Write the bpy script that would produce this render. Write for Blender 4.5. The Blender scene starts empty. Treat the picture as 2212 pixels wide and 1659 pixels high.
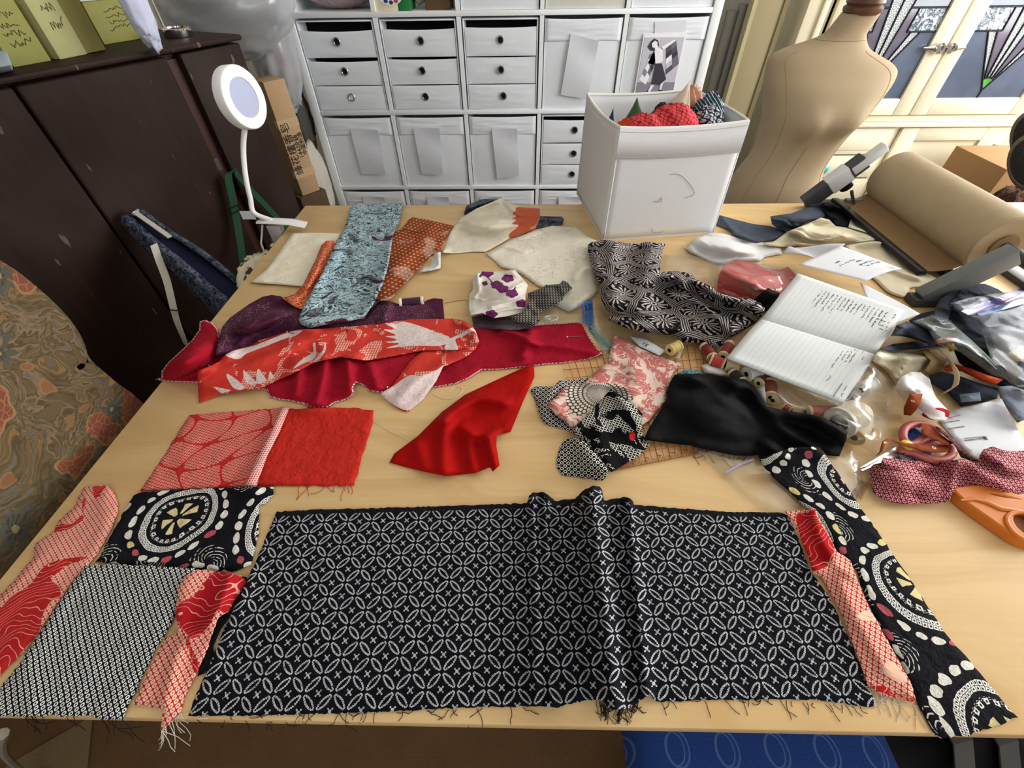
import bpy, bmesh, math, random
import numpy as np
from mathutils import Vector, Matrix, Quaternion
from mathutils.geometry import delaunay_2d_cdt
random.seed(7); RNG = np.random.default_rng(7)
C = bpy.context.scene.collection
# ------------------------------------------------------------------ camera, light, exposure
CAMH, TZ, FPX = 1.28, 0.74, 937.0
_N = np.array((.012, .699, .7152)); _N /= np.linalg.norm(_N)
_X = np.array((1, .0076, -.0163)); _X -= _N*_X.dot(_N); _X /= np.linalg.norm(_X)
_Y = np.cross(_X, _N)
CAM = np.array((0, 0, CAMH))
cd = bpy.data.cameras.new('camera'); cam = bpy.data.objects.new('camera', cd); C.objects.link(cam)
cd.sensor_width = 36; cd.lens = FPX/2212*36; cd.clip_start = .01; cd.clip_end = 50
_r = Vector((_X[0], _Y[0], -_N[0])); _d = Vector((_X[1], _Y[1], -_N[1])); _f = Vector((_X[2], _Y[2], -_N[2]))
cam.matrix_world = Matrix(((_r.x, -_d.x, -_f.x, 0), (_r.y, -_d.y, -_f.y, 0), (_r.z, -_d.z, -_f.z, CAMH), (0, 0, 0, 1)))
bpy.context.scene.camera = cam
sc = bpy.context.scene
sc.view_settings.view_transform = 'Standard'; sc.view_settings.look = 'None'
sc.view_settings.gamma = 1; sc.view_settings.use_curve_mapping = False
sc.view_settings.exposure = -0.08
try: sc.cycles.denoising_prefilter = 'FAST'
except Exception: pass
sc.cycles.max_bounces = 8; sc.cycles.transparent_max_bounces = 12
sc.cycles.caustics_reflective = False; sc.cycles.caustics_refractive = False
W = bpy.data.worlds.new('world'); sc.world = W; W.use_nodes = True
W.node_tree.nodes['Background'].inputs[0].default_value = (.80, .90, 1, 1)
W.node_tree.nodes['Background'].inputs[1].default_value = 1.0
def area(name, loc, rot, sx, sy, power, col):
    l = bpy.data.lights.new(name, 'AREA'); l.shape = 'RECTANGLE'; l.size = sx; l.size_y = sy
    l.energy = power; l.color = col
    o = bpy.data.objects.new(name, l); C.objects.link(o); o.location = loc; o.rotation_euler = rot
    return o
# daylight through the big window on the right, plus a dim fill light added behind the photographer
area('daylight_right_window', (2.86, 1.35, 1.62), (0, math.radians(90), 0), 1.5, 2.5, 125, (1.0, .985, .965))
area('rear_fill_light', (.35, -1.72, 1.75), (math.radians(68), 0, 0), 1.9, 1.2, 17, (.93, .96, 1.0))
# ------------------------------------------------------------------ pixel -> world
def ray(px, py):
    c = np.array((px-1106.0, py-829.5, FPX))
    return np.array((c.dot(_X), c.dot(_Y), -c.dot(_N)))
def P(px, py, z=TZ):
    d = ray(px, py); return CAM + d*((z-CAMH)/d[2])
def PX(px, py, x):
    d = ray(px, py); return CAM + d*(x/d[0])
def PY(px, py, y):
    d = ray(px, py); return CAM + d*(y/d[1])
def PN(px, py, p0, n):
    d = ray(px, py); n = np.array(n, float); return CAM + d*((np.array(p0, float)-CAM).dot(n)/d.dot(n))
# ------------------------------------------------------------------ objects
def link(o, parent=None):
    C.objects.link(o)
    if parent is not None: o.parent = parent
    return o
def tag(o, label=None, cat=None, group=None, kind=None):
    if label: o['label'] = label
    if cat: o['category'] = cat
    if group: o['group'] = group
    if kind: o['kind'] = kind
    return o
def thing(name, label, cat, loc=(0, 0, 0), group=None, rot=(0, 0, 0)):
    o = bpy.data.objects.new(name, None); C.objects.link(o); o.empty_display_size = .02
    o.location = loc; o.rotation_euler = rot
    return tag(o, label, cat, group)
def mesh(name, v, f, m=None, parent=None, smooth=False, uvs=None):
    me = bpy.data.meshes.new(name); me.from_pydata([tuple(map(float, p)) for p in v], [], [tuple(map(int, q)) for q in f])
    if m: me.materials.append(m)
    if smooth: me.polygons.foreach_set('use_smooth', np.ones(len(me.polygons), bool))
    if uvs is not None:
        lay = me.uv_layers.new(name='UVMap'); li = np.empty(len(me.loops), np.int32); me.loops.foreach_get('vertex_index', li)
        lay.data.foreach_set('uv', np.asarray(uvs, np.float32)[li].ravel())
    me.update()
    return link(bpy.data.objects.new(name, me), parent)
def wl(o):   # world matrix without depsgraph
    M = o.matrix_basis.copy(); p = o.parent
    while p is not None: M = p.matrix_basis @ M; p = p.parent
    return M
class MB:    # collects shapes into one mesh (coordinates local to parent)
    def __init__(s): s.v = []; s.f = []; s.sm = []
    def add(s, v, f, sm=False):
        o = len(s.v); s.v += [tuple(map(float, p)) for p in v]; s.f += [tuple(int(i)+o for i in q) for q in f]; s.sm += [sm]*len(f); return s
    def box(s, lo, hi, M=None):
        x0, y0, z0 = lo; x1, y1, z1 = hi
        v = [(x0, y0, z0), (x1, y0, z0), (x1, y1, z0), (x0, y1, z0), (x0, y0, z1), (x1, y0, z1), (x1, y1, z1), (x0, y1, z1)]
        if M is not None: v = [tuple(M @ Vector(p)) for p in v]
        return s.add(v, [(3, 2, 1, 0), (4, 5, 6, 7), (0, 1, 5, 4), (1, 2, 6, 5), (2, 3, 7, 6), (3, 0, 4, 7)])
    def hexa(s, b, t):   # 4 bottom, 4 top corners
        return s.add(list(b)+list(t), [(3, 2, 1, 0), (4, 5, 6, 7), (0, 1, 5, 4), (1, 2, 6, 5), (2, 3, 7, 6), (3, 0, 4, 7)])
    def tube(s, pts, r, n=8, cap=True, flat=1.0):
        pts = [Vector(p) for p in pts]; k = len(pts)
        rs = r if hasattr(r, '__len__') else [r]*k
        v = []; up = None
        for i, p in enumerate(pts):
            t = (pts[min(i+1, k-1)]-pts[max(i-1, 0)]).normalized()
            if up is None:
                up = Vector((0, 0, 1)) if abs(t.z) < .9 else Vector((1, 0, 0))
            up = (up - t*up.dot(t)).normalized(); b = t.cross(up)
            for j in range(n):
                a = 2*math.pi*j/n; v.append(p + (up*math.cos(a)*flat + b*math.sin(a))*rs[i])
        f = []
        for i in range(k-1):
            for j in range(n):
                f.append((i*n+j, i*n+(j+1) % n, (i+1)*n+(j+1) % n, (i+1)*n+j))
        if cap: f += [tuple(range(n))[::-1], tuple(range((k-1)*n, k*n))]
        return s.add(v, f, True)
    def lathe(s, prof, n=20, M=None):   # profile of (r, z)
        v = []; k = len(prof)
        for r, z in prof:
            for j in range(n):
                a = 2*math.pi*j/n; p = Vector((r*math.cos(a), r*math.sin(a), z)); v.append(M @ p if M is not None else p)
        f = []
        for i in range(k-1):
            for j in range(n):
                f.append((i*n+j, i*n+(j+1) % n, (i+1)*n+(j+1) % n, (i+1)*n+j))
        f += [tuple(range(n))[::-1], tuple(range((k-1)*n, k*n))]
        return s.add(v, f, True)
    def prism(s, pts, d):   # planar polygon extruded by vector d
        n = len(pts); d = Vector(d); a = [Vector(p) for p in pts]
        return s.add(a+[p+d for p in a], [tuple(range(n))[::-1], tuple(range(n, 2*n))]+[(i, (i+1) % n, n+(i+1) % n, n+i) for i in range(n)])
    def build(s, name, m, parent=None, bevel=0, seg=2, fixn=True):
        me = bpy.data.meshes.new(name); me.from_pydata(s.v, [], s.f)
        me.polygons.foreach_set('use_smooth', np.array(s.sm, bool))
        if fixn or bevel:
            bm = bmesh.new(); bm.from_mesh(me)
            if fixn: bmesh.ops.recalc_face_normals(bm, faces=bm.faces)
            if bevel:
                ed = [e for e in bm.edges if e.is_manifold and e.calc_face_angle(0) > .6]
                r = bmesh.ops.bevel(bm, geom=ed, offset=bevel, segments=seg, affect='EDGES', profile=.5, clamp_overlap=True)
                for fc in r['faces']: fc.smooth = True
            bm.to_mesh(me); bm.free()
        if m: me.materials.append(m)
        me.set_sharp_from_angle(angle=.75)
        me.update()
        return link(bpy.data.objects.new(name, me), parent)
def copy_tree(o, parent=None):
    c = o.copy(); C.objects.link(c); c.parent = parent
    for ch in list(o.children): copy_tree(ch, c)
    return c
# ------------------------------------------------------------------ node expressions
TREE = [None]
def _new(t): return TREE[0].nodes.new(t)
class E:
    def __init__(s, k): s.k = k
    def __add__(a, b): return mth('ADD', a, b)
    __radd__ = __add__
    def __sub__(a, b): return mth('SUBTRACT', a, b)
    def __rsub__(a, b): return mth('SUBTRACT', b, a)
    def __mul__(a, b): return mth('MULTIPLY', a, b)
    __rmul__ = __mul__
    def __truediv__(a, b): return mth('DIVIDE', a, b)
    def __rtruediv__(a, b): return mth('DIVIDE', b, a)
    def __neg__(a): return mth('MULTIPLY', a, -1)
def _set(i, v):
    if isinstance(v, E): TREE[0].links.new(v.k, i)
    elif isinstance(v, (int, float)):
        i.default_value = v if not hasattr(i.default_value, '__len__') else (v,)*len(i.default_value)
    else:
        v = tuple(v); n = len(i.default_value); i.default_value = (v+(1,)*n)[:n]
def mth(op, *a, clamp=False):
    n = _new('ShaderNodeMath'); n.operation = op; n.use_clamp = clamp
    for i, v in enumerate(a): _set(n.inputs[i], v)
    return E(n.outputs[0])
def ab(a): return mth('ABSOLUTE', a)
def fr(a): return mth('FRACT', a)
def fl(a): return mth('FLOOR', a)
def mn(a, b): return mth('MINIMUM', a, b)
def mx(a, b): return mth('MAXIMUM', a, b)
def lt(a, b): return mth('LESS_THAN', a, b)
def gt(a, b): return mth('GREATER_THAN', a, b)
def sn(a): return mth('SINE', a)
def cs(a): return mth('COSINE', a)
def sq(a): return mth('SQRT', a)
def at2(a, b): return mth('ARCTAN2', a, b)
def sat(a): return mth('ADD', a, 0, clamp=True)
def smooth(e, a, b):   # ramp a..b
    n = _new('ShaderNodeMapRange'); n.interpolation_type = 'SMOOTHSTEP'
    _set(n.inputs[0], e); n.inputs[1].default_value = a; n.inputs[2].default_value = b
    return E(n.outputs[0])
def vec(x, y, z=0):
    n = _new('ShaderNodeCombineXYZ'); _set(n.inputs[0], x); _set(n.inputs[1], y); _set(n.inputs[2], z); return E(n.outputs[0])
def sep(v):
    n = _new('ShaderNodeSeparateXYZ'); _set(n.inputs[0], v); return [E(o) for o in n.outputs]
def uv():
    n = _new('ShaderNodeTexCoord'); return sep(E(n.outputs['UV']))[:2]
def objco():
    n = _new('ShaderNodeTexCoord'); return sep(E(n.outputs['Object']))
def noise(v, scale, detail=2, rough=.5, dist=0, col=False):
    n = _new('ShaderNodeTexNoise'); _set(n.inputs['Vector'], v); n.inputs['Scale'].default_value = scale
    n.inputs['Detail'].default_value = detail; n.inputs['Roughness'].default_value = rough; n.inputs['Distortion'].default_value = dist
    return E(n.outputs['Color' if col else 'Fac'])
def voro(v, scale, feat='F1', out='Distance', rnd=1.0):
    n = _new('ShaderNodeTexVoronoi'); n.voronoi_dimensions = '2D'; n.feature = feat
    _set(n.inputs['Vector'], v); n.inputs['Scale'].default_value = scale
    if 'Randomness' in n.inputs: n.inputs['Randomness'].default_value = rnd
    return E(n.outputs[out])
def mix(f, a, b):
    n = _new('ShaderNodeMix'); n.data_type = 'RGBA'; _set(n.inputs[0], f); _set(n.inputs[6], a); _set(n.inputs[7], b); return E(n.outputs[2])
def attr(name):
    n = _new('ShaderNodeAttribute'); n.attribute_name = name; return E(n.outputs['Color']), E(n.outputs['Alpha']), E(n.outputs['Fac'])
def rot(u, v, a, s=1.0):
    c, t = math.cos(a)*s, math.sin(a)*s; return u*c - v*t, u*t + v*c
def L(r, g, b):   # sRGB 0-255 -> linear
    return tuple(((x/255)/12.92 if x/255 <= .04045 else ((x/255+.055)/1.055)**2.4) for x in (r, g, b))
def material(name, fn=None, rough=.8, spec=.3, metal=0, bump=None, bs=.3, bd=.001, alpha=1, sheen=0, trans=0, emit=None, coat=0):
    m = bpy.data.materials.new(name); m.use_nodes = True; nt = m.node_tree; TREE[0] = nt
    b = nt.nodes['Principled BSDF']
    _set(b.inputs['Roughness'], rough); b.inputs['Specular IOR Level'].default_value = spec
    b.inputs['Metallic'].default_value = metal; b.inputs['Alpha'].default_value = alpha
    b.inputs['Sheen Weight'].default_value = sheen; b.inputs['Transmission Weight'].default_value = trans
    b.inputs['Coat Weight'].default_value = coat
    if callable(fn): c = fn()
    else: c = fn
    hgt = None
    if isinstance(c, tuple) and len(c) == 2 and isinstance(c[0], E): c, hgt = c
    _set(b.inputs['Base Color'], c)
    if bump is not None: hgt = bump()
    if hgt is not None:
        n = _new('ShaderNodeBump'); n.inputs['Strength'].default_value = bs; n.inputs['Distance'].default_value = bd
        _set(n.inputs['Height'], hgt); nt.links.new(n.outputs[0], b.inputs['Normal'])
    if emit:
        b.inputs['Emission Color'].default_value = (*emit[0], 1); b.inputs['Emission Strength'].default_value = emit[1]
    return m
def plain(name, rgb, rough=.6, var=.06, scale=40, **k):   # nearly even colour with a little grain
    c = L(*rgb)
    def fn():
        x, y, z = objco(); f = noise(vec(x, y, z), scale, 3)
        return mix(f, tuple(q*(1-var) for q in c), tuple(min(1, q*(1+var)) for q in c))
    return material(name, fn, rough=rough, **k)
# ------------------------------------------------------------------ numpy helpers
def vnoise(x, y, seed=0):
    xi = np.floor(x).astype(np.int64); yi = np.floor(y).astype(np.int64); fx = x-xi; fy = y-yi
    fx = fx*fx*fx*(fx*(fx*6-15)+10); fy = fy*fy*fy*(fy*(fy*6-15)+10)
    def h(a, b):
        n = (a*374761393 + b*668265263 + seed*1442695041) & 0x7fffffff
        n = ((n ^ (n >> 13))*1274126177) & 0x7fffffff
        return ((n ^ (n >> 16)) & 0xffff)/65535.0
    return (h(xi, yi)*(1-fx)+h(xi+1, yi)*fx)*(1-fy) + (h(xi, yi+1)*(1-fx)+h(xi+1, yi+1)*fx)*fy
def fbm(x, y, seed=0, oct=3):
    s = 0; a = .5
    for k in range(oct): s = s + a*vnoise(x*2**k, y*2**k, seed+k*17); a *= .5
    return s
def ridged(x, y, seed=0, oct=3):
    s = 0; a = .55
    for k in range(oct): s = s + a*(1-np.abs(2*vnoise(x*2**k, y*2**k, seed+k*31)-1))**2; a *= .5
    return s
def inpoly(x, y, poly):
    r = np.zeros(x.shape, bool); n = len(poly)
    for i in range(n):
        x0, y0 = poly[i]; x1, y1 = poly[(i+1) % n]
        if y0 == y1: continue
        c = ((y0 > y) != (y1 > y)) & (x < (x1-x0)*(y-y0)/(y1-y0)+x0); r ^= c
    return r
def dpoly(x, y, pl, closed=False):   # distance to polyline
    d = np.full(x.shape, 1e9); n = len(pl)
    for i in range(n if closed else n-1):
        a = pl[i]; b = pl[(i+1) % n]; dx, dy = b[0]-a[0], b[1]-a[1]; l = dx*dx+dy*dy+1e-12
        t = np.clip(((x-a[0])*dx+(y-a[1])*dy)/l, 0, 1)
        d = np.minimum(d, (x-a[0]-t*dx)**2+(y-a[1]-t*dy)**2)
    return np.sqrt(d)
def catmull(pts, n=4, closed=True):
    p = [np.array(q, float) for q in pts]; k = len(p); out = []
    rng = range(k if closed else k-1)
    for i in rng:
        if closed: a, b, c, d = p[i-1], p[i], p[(i+1) % k], p[(i+2) % k]
        else: a, b, c, d = p[max(i-1, 0)], p[i], p[i+1], p[min(i+2, k-1)]
        for j in range(n):
            t = j/n; out.append(.5*((2*b)+(c-a)*t+(2*a-5*b+4*c-d)*t*t+(3*b-a-3*c+d)*t**3))
    if not closed: out.append(p[-1])
    return out
def resample(pl, d, closed=True):
    out = []; n = len(pl)
    for i in range(n if closed else n-1):
        a = np.array(pl[i], float); b = np.array(pl[(i+1) % n], float); k = max(1, int(np.linalg.norm(b-a)/d+.5))
        out += [a+(b-a)*j/k for j in range(k)]
    if not closed: out.append(np.array(pl[-1], float))
    return out
# ------------------------------------------------------------------ cloth engine: pieces are laid one over the other on a height map of the table
HX0, HY0, HD = -1.0, -.06, .003
HNX, HNY = int(3.0/HD), int(1.40/HD)
H = np.zeros((HNY, HNX), np.float32)
GX, GY = np.meshgrid(HX0+HD*np.arange(HNX), HY0+HD*np.arange(HNY))
def hsamp(A, x, y, x0=HX0, y0=HY0):
    u = np.clip((x-x0)/HD, 0, A.shape[1]-1.001); v = np.clip((y-y0)/HD, 0, A.shape[0]-1.001)
    i = u.astype(int); j = v.astype(int); fu = u-i; fv = v-j
    return (A[j, i]*(1-fu)+A[j, i+1]*fu)*(1-fv)+(A[j+1, i]*(1-fu)+A[j+1, i+1]*fu)*fv
def dil(A, r):
    B = A
    for ax in (0, 1):
        R = B.copy()
        for k in range(1, r+1):
            for s in (k, -k): R = np.maximum(R, np.roll(B, s, ax))
        B = R
    return B
def blur(A, r):
    for ax in (0, 1):
        for _ in range(2):
            S = np.zeros_like(A)
            for k in range(-r, r+1): S += np.roll(A, k, ax)
            A = S/(2*r+1)
    return A
def pl(pts): return [tuple(P(*q)[:2]) for q in pts]
def lift(x, y, h):   # a point traced on the table plane, raised to height h along its sight line
    s = 1-h/(CAMH-TZ); return np.stack([x*s, y*s, TZ+h], -1)
def stamp(poly, h):
    m = inpoly(GX, GY, poly); H[m] = np.maximum(H[m], h)
def hat(px, py):     # height of the pile at a pixel
    p = P(px, py); return float(hsamp(H, np.array([p[0]]), np.array([p[1]]))[0])
def top(px, py, dz=0.0):
    h = hat(px, py)+dz; return P(px, py, TZ+h)
def cloth(name, outline, m, label=None, cat='fabric', sp=.006, t=.0012, wr=(.002, 25), rg=None, folds=(), dome=None, curve=1,
          uvf=None, group=None, paint=(), parent=None, soft=4, jit=0, edge=.008, lift0=0, hset=True, fringe=None, seed=None, ret=None, lay=None, curl=None):
    seed = seed if seed is not None else (len(bpy.data.objects)*13) % 997
    px = [np.array(q, float) for q in outline]
    if curve: px = catmull(px, curve)
    ol = [tuple(q) for q in resample(pl(px), sp)]
    n = len(ol); A = np.array(ol)
    if jit:
        d = np.roll(A, -1, 0)-np.roll(A, 1, 0); d = d[:, ::-1]*(1, -1); d /= np.linalg.norm(d, axis=1)[:, None]+1e-9
        A = A + d*(RNG.normal(0, jit, n))[:, None]; ol = [tuple(q) for q in A]
    lo = A.min(0)-.02; hi = A.max(0)+.02
    j0, j1 = [int(np.clip((v-HY0)/HD, 0, HNY)) for v in (lo[1], hi[1]+HD)]; i0, i1 = [int(np.clip((v-HX0)/HD, 0, HNX)) for v in (lo[0], hi[0]+HD)]
    gx, gy = GX[j0:j1, i0:i1], GY[j0:j1, i0:i1]; sub = H[j0:j1, i0:i1]
    if lay is None:
        inside0 = inpoly(gx, gy, ol)
        base = np.where(dil(inside0.astype(np.float32), 2) > 0, sub, 0)
        base = blur(dil(base, soft), max(1, soft//2)); base = np.maximum(base, sub)
    F = [([tuple(P(*q)[:2]) for q in (catmull(f[0], 4, False) if len(f[0]) > 2 else f[0])], f[1], f[2]) for f in folds]
    D = [(P(*d[0])[:2], P(*d[1])[:2], d[2], d[3]) for d in (dome or ())]
    def hf(x, y):
        h = np.full(x.shape, lift0, float)
        de = dpoly(x, y, ol, True); k = np.clip(de/edge, 0, 1); k = k*k*(3-2*k)
        if wr: h = h + 1.25*wr[0]*fbm(x*wr[1], y*wr[1], seed, 3)*(.25+.75*k)
        if rg: h = h + 1.35*rg[0]*ridged(x*rg[1]+2*fbm(x*8, y*8, seed+5, 2), y*rg[1]*(rg[2] if len(rg) > 2 else 1), seed+3, 3)*(.15+.85*k)
        for l, w, a in F: h = h + a*np.exp(-(dpoly(x, y, l)/w)**2)
        for c, e, a, q in D:   # dome: centre, axis end, height, aspect
            ax = np.array(e)-np.array(c); r = np.hypot(*ax)+1e-9; ux = ax/r
            u = ((x-c[0])*ux[0]+(y-c[1])*ux[1])/r; v = (-(x-c[0])*ux[1]+(y-c[1])*ux[0])/(r*q)
            h = h + a*np.clip(1-u*u-v*v, 0, 1)
        if curl: h = h + curl[0]*np.exp(-de/curl[1])*fbm(x*curl[2], y*curl[2], seed+9, 2)
        return np.maximum(h, 0)
    # vertices
    xs = np.arange(lo[0], hi[0], sp); ys = np.arange(lo[1], hi[1], sp*.92)
    X, Y = np.meshgrid(xs, ys); X = X+(np.arange(len(ys)) % 2)[:, None]*sp*.5
    X = X.ravel()+RNG.normal(0, sp*.04, X.size); Y = Y.ravel()+RNG.normal(0, sp*.04, Y.size)
    k = inpoly(X, Y, ol); X, Y = X[k], Y[k]
    k = dpoly(X, Y, ol, True) > sp*.55; X, Y = X[k], Y[k]
    V = [Vector(q) for q in ol]+[Vector((a, b)) for a, b in zip(X, Y)]
    r = delaunay_2d_cdt(V, [(i, (i+1) % n) for i in range(n)], [], 1, 1e-6)
    v2 = np.array([tuple(q) for q in r[0]]); fc = np.array([tuple(q) for q in r[2] if len(q) == 3])
    x, y = v2[:, 0], v2[:, 1]
    b = hsamp(base, x, y, GX[0, i0], GY[j0, 0]) if lay is None else np.full(x.shape, lay)
    top_h = b+hf(x, y)+t+.0004
    if hset:
        ins = inpoly(gx, gy, ol); hh = (base if lay is None else lay)+hf(gx, gy)+t+.0004
        sub[ins] = np.maximum(sub[ins], hh[ins])
    nv = len(x); pt = lift(x, y, top_h); pb = lift(x, y, top_h-t)
    e = np.concatenate([fc[:, [0, 1]], fc[:, [1, 2]], fc[:, [2, 0]]]); key = e[:, 0]*nv+e[:, 1]; rk = e[:, 1]*nv+e[:, 0]
    be = e[~np.isin(key, rk)]
    faces = np.concatenate([fc, fc[:, ::-1]+nv, np.stack([be[:, 1], be[:, 0], be[:, 0]+nv], 1), np.stack([be[:, 1], be[:, 0]+nv, be[:, 1]+nv], 1)])
    a = P(*uvf[0])[:2] if uvf else np.array((0., 0.)); c = P(*uvf[1])[:2] if uvf else np.array((1., 0.))
    ux = (c-a)/np.linalg.norm(c-a); U = (x-a[0])*ux[0]+(y-a[1])*ux[1]; Vv = -(x-a[0])*ux[1]+(y-a[1])*ux[0]
    u2 = np.stack([U, Vv], -1)
    me = bpy.data.meshes.new(name); allv = np.concatenate([pt, pb])
    org = np.array((float(x.mean()), float(y.mean()), TZ)) if parent is None else np.array(wl(parent).translation)
    me.vertices.add(2*nv); me.vertices.foreach_set('co', (allv-org).astype(np.float32).ravel())
    me.loops.add(len(faces)*3); me.loops.foreach_set('vertex_index', faces.astype(np.int32).ravel())
    me.polygons.add(len(faces)); me.polygons.foreach_set('loop_start', (np.arange(len(faces))*3).astype(np.int32))
    me.polygons.foreach_set('use_smooth', np.ones(len(faces), bool))
    lay_ = me.uv_layers.new(name='UVMap'); lay_.data.foreach_set('uv', np.concatenate([u2, u2])[faces.ravel()].astype(np.float32).ravel())
    de = dpoly(x, y, ol, True); at = me.attributes.new('rim', 'FLOAT', 'POINT'); at.data.foreach_set('value', np.concatenate([de, de]).astype(np.float32))
    if paint:
        col = np.zeros((nv, 4), np.float32); col[:, :3] = L(*paint[0][1])
        for pp, rgb in paint:
            q = pl(catmull(pp, 4) if len(pp) > 4 else pp); sd_ = dpoly(x, y, q, True)*np.where(inpoly(x, y, q), 1, -1); al = np.clip(.5+sd_/(3.2*sp), 0, 1)
            k = al >= np.maximum(col[:, 3], .02); col[k, :3] = L(*rgb); col[:, 3] = np.maximum(col[:, 3], al)
        at = me.attributes.new('paint', 'FLOAT_COLOR', 'POINT'); at.data.foreach_set('color', np.concatenate([col, col]).ravel())
    me.update(calc_edges=True); me.validate()
    me.materials.append(m)
    o = link(bpy.data.objects.new(name, me), parent); 
    if parent is None: o.location = org; tag(o, label, cat, group)
    if fringe:
        for fe in (fringe if isinstance(fringe, list) else [fringe]): threads(o, fe, H)
    return o
def threads(o, fe, Hm):
    line, cnt, ln, m = fe[:4]; pts = resample(pl(line), .002, False); mb = MB(); org = wl(o).translation
    for k in range(cnt):
        p = pts[int(RNG.integers(0, len(pts)))]; h = float(hsamp(Hm, np.array([p[0]]), np.array([p[1]]))[0]); q = lift(p[0], p[1], max(h-.0004, .0006))
        a = RNG.normal(-math.pi/2 if len(fe) < 5 else fe[4], .5); l = ln*RNG.uniform(.3, 1.3); path = [Vector(q)-org]
        for s in range(4):
            a += RNG.normal(0, .45); d = Vector((math.cos(a), math.sin(a), 0))*l/4; w = path[-1]+d
            wx, wy = w.x+org.x, w.y+org.y
            if wy < .058 or wx < -.638: w.z -= l*.22; w.y += l*.12
            else: w.z = TZ+.0008-org.z
            path.append(w)
        mb.tube(path, .00035, 3, False)
    c = mb.build('loose_threads', m, o, fixn=False); c['kind'] = 'stuff'
    return c
# ------------------------------------------------------------------ fabric patterns (u, v in metres)
def wob(u, v, s=60, a=.0015):   # hand-made irregularity
    c = noise(vec(u, v), s, 1, col=True); r = sep(c)
    return u+(r[0]-.5)*a*2, v+(r[1]-.5)*a*2
def knots(u, v, p, dot=.16, big=.40):   # tie-dye grid of little square rings
    cu, cv = ab(fr(u/p)-.5), ab(fr(v/p)-.5)
    m = mx(cu, cv)*.65+(cu+cv)*.25
    return lt(m, big)*gt(m, dot), cu, cv
def weave(u, v, s=900):
    return sn(u*s*2)*sn(v*s*2)*.5
def beadring(a, b, p, ro=.46, ri=.2):   # chain of rings along a, centred on b = 0
    ca = (fr(a/p)-.5)*p; d = sq(ca*ca+b*b); return lt(d, p*ro)*gt(d, p*ri)
# ------------------------------------------------------------------ setting
def fcarpet():
    x, y, z = objco(); f = noise(vec(x, y, z), 260, 3); g = noise(vec(x, y, z), 14, 2)
    return mix(f*.7+g*.3, L(78, 56, 36), L(132, 100, 68)), f
M_carpet = material('brown_carpet', fcarpet, rough=.95, bs=.4, bd=.004)
def ftile():
    x, y, z = objco(); f = noise(vec(x, y, z), 200, 3); return mix(f, L(112, 94, 66), L(140, 120, 88))
M_tile = material('olive_tile', ftile, rough=.8)
M_wall = plain('cream_wall', (226, 222, 210), .85, .03, 6)
M_ceil = plain('white_ceiling', (235, 234, 230), .9, .02, 6)
def struct(name, lo, hi, m, lab=None):
    o = MB().box(lo, hi).build(name, m); o['kind'] = 'structure'
    if lab: o['label'] = lab
    return o
RX0, RX1, RY0, RY1, RZ = -2.1, 2.95, -1.85, 2.82, 2.5
struct('floor', (RX0-.1, RY0-.1, -.1), (RX1+.1, RY1+.1, 0), M_carpet)
struct('ceiling', (RX0-.1, RY0-.1, RZ), (RX1+.1, RY1+.1, RZ+.1), M_ceil)
struct('wall_back', (RX0-.1, RY1, 0), (RX1+.1, RY1+.1, RZ), M_wall)
struct('wall_left', (RX0-.1, RY0, 0), (RX0, RY1, RZ), M_wall)
def holed(name, axis, at, a0, a1, h0, h1, thick):
    mb = MB(); lo_, hi_ = (RY0, RY1) if axis == 'x' else (RX0, RX1)
    for u0, u1, z0, z1 in ((lo_, a0, 0, RZ), (a1, hi_, 0, RZ), (a0, a1, 0, h0), (a0, a1, h1, RZ)):
        if axis == 'x': mb.box((at, u0, z0), (at+thick, u1, z1))
        else: mb.box((u0, at-thick, z0), (u1, at, z1))
    o = mb.build(name, M_wall); o['kind'] = 'structure'; return o
holed('wall_right', 'x', RX1, .05, 2.65, .85, 2.4, .1)
holed('wall_front', 'y', RY0, -.65, 1.35, 1.0, 2.3, .1)
M_wframe = plain('white_window_paint', (240, 240, 236), .4)
M_pane = material('window_glass', (1, 1, 1, 1), rough=0, trans=1)
def window(name, axis, at, a0, a1, h0, h1):
    f = MB(); w = .05; mid = (a0+a1)/2
    for u0, u1, z0, z1 in ((a0, a0+w, h0, h1), (a1-w, a1, h0, h1), (a0, a1, h0, h0+w), (a0, a1, h1-w, h1), (mid-w/2, mid+w/2, h0, h1)):
        if axis == 'x': f.box((at+.04, u0, z0), (at+.09, u1, z1))
        else: f.box((u0, at-.09, z0), (u1, at-.04, z1))
    o = f.build(name, M_wframe); o['kind'] = 'structure'
    for k, (u0, u1) in enumerate(((a0+w, mid-w/2), (mid+w/2, a1-w))):
        g = MB()
        if axis == 'x': g.box((at+.06, u0, h0+w), (at+.065, u1, h1-w))
        else: g.box((u0, at-.065, h0+w), (u1, at-.06, h1-w))
        g.build('window_pane', M_pane, o)
window('window_1', 'x', RX1, .05, 2.65, .85, 2.4); window('window_2', 'y', RY0, -.65, 1.35, 1.0, 2.3)  # the rear window is unseen, put in to go with the fill light
# olive patch of another floor covering, lower left
c = [P(20, 1652, 0), P(203, 1546, 0), P(187, 1700, 0), P(-60, 1740, 0)]
o = MB().prism([(p[0], p[1], .0) for p in c], (0, 0, .004)).build('trim_1', M_tile); o['kind'] = 'structure'; o['label'] = 'olive floor covering patch beside brown carpet'
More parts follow.
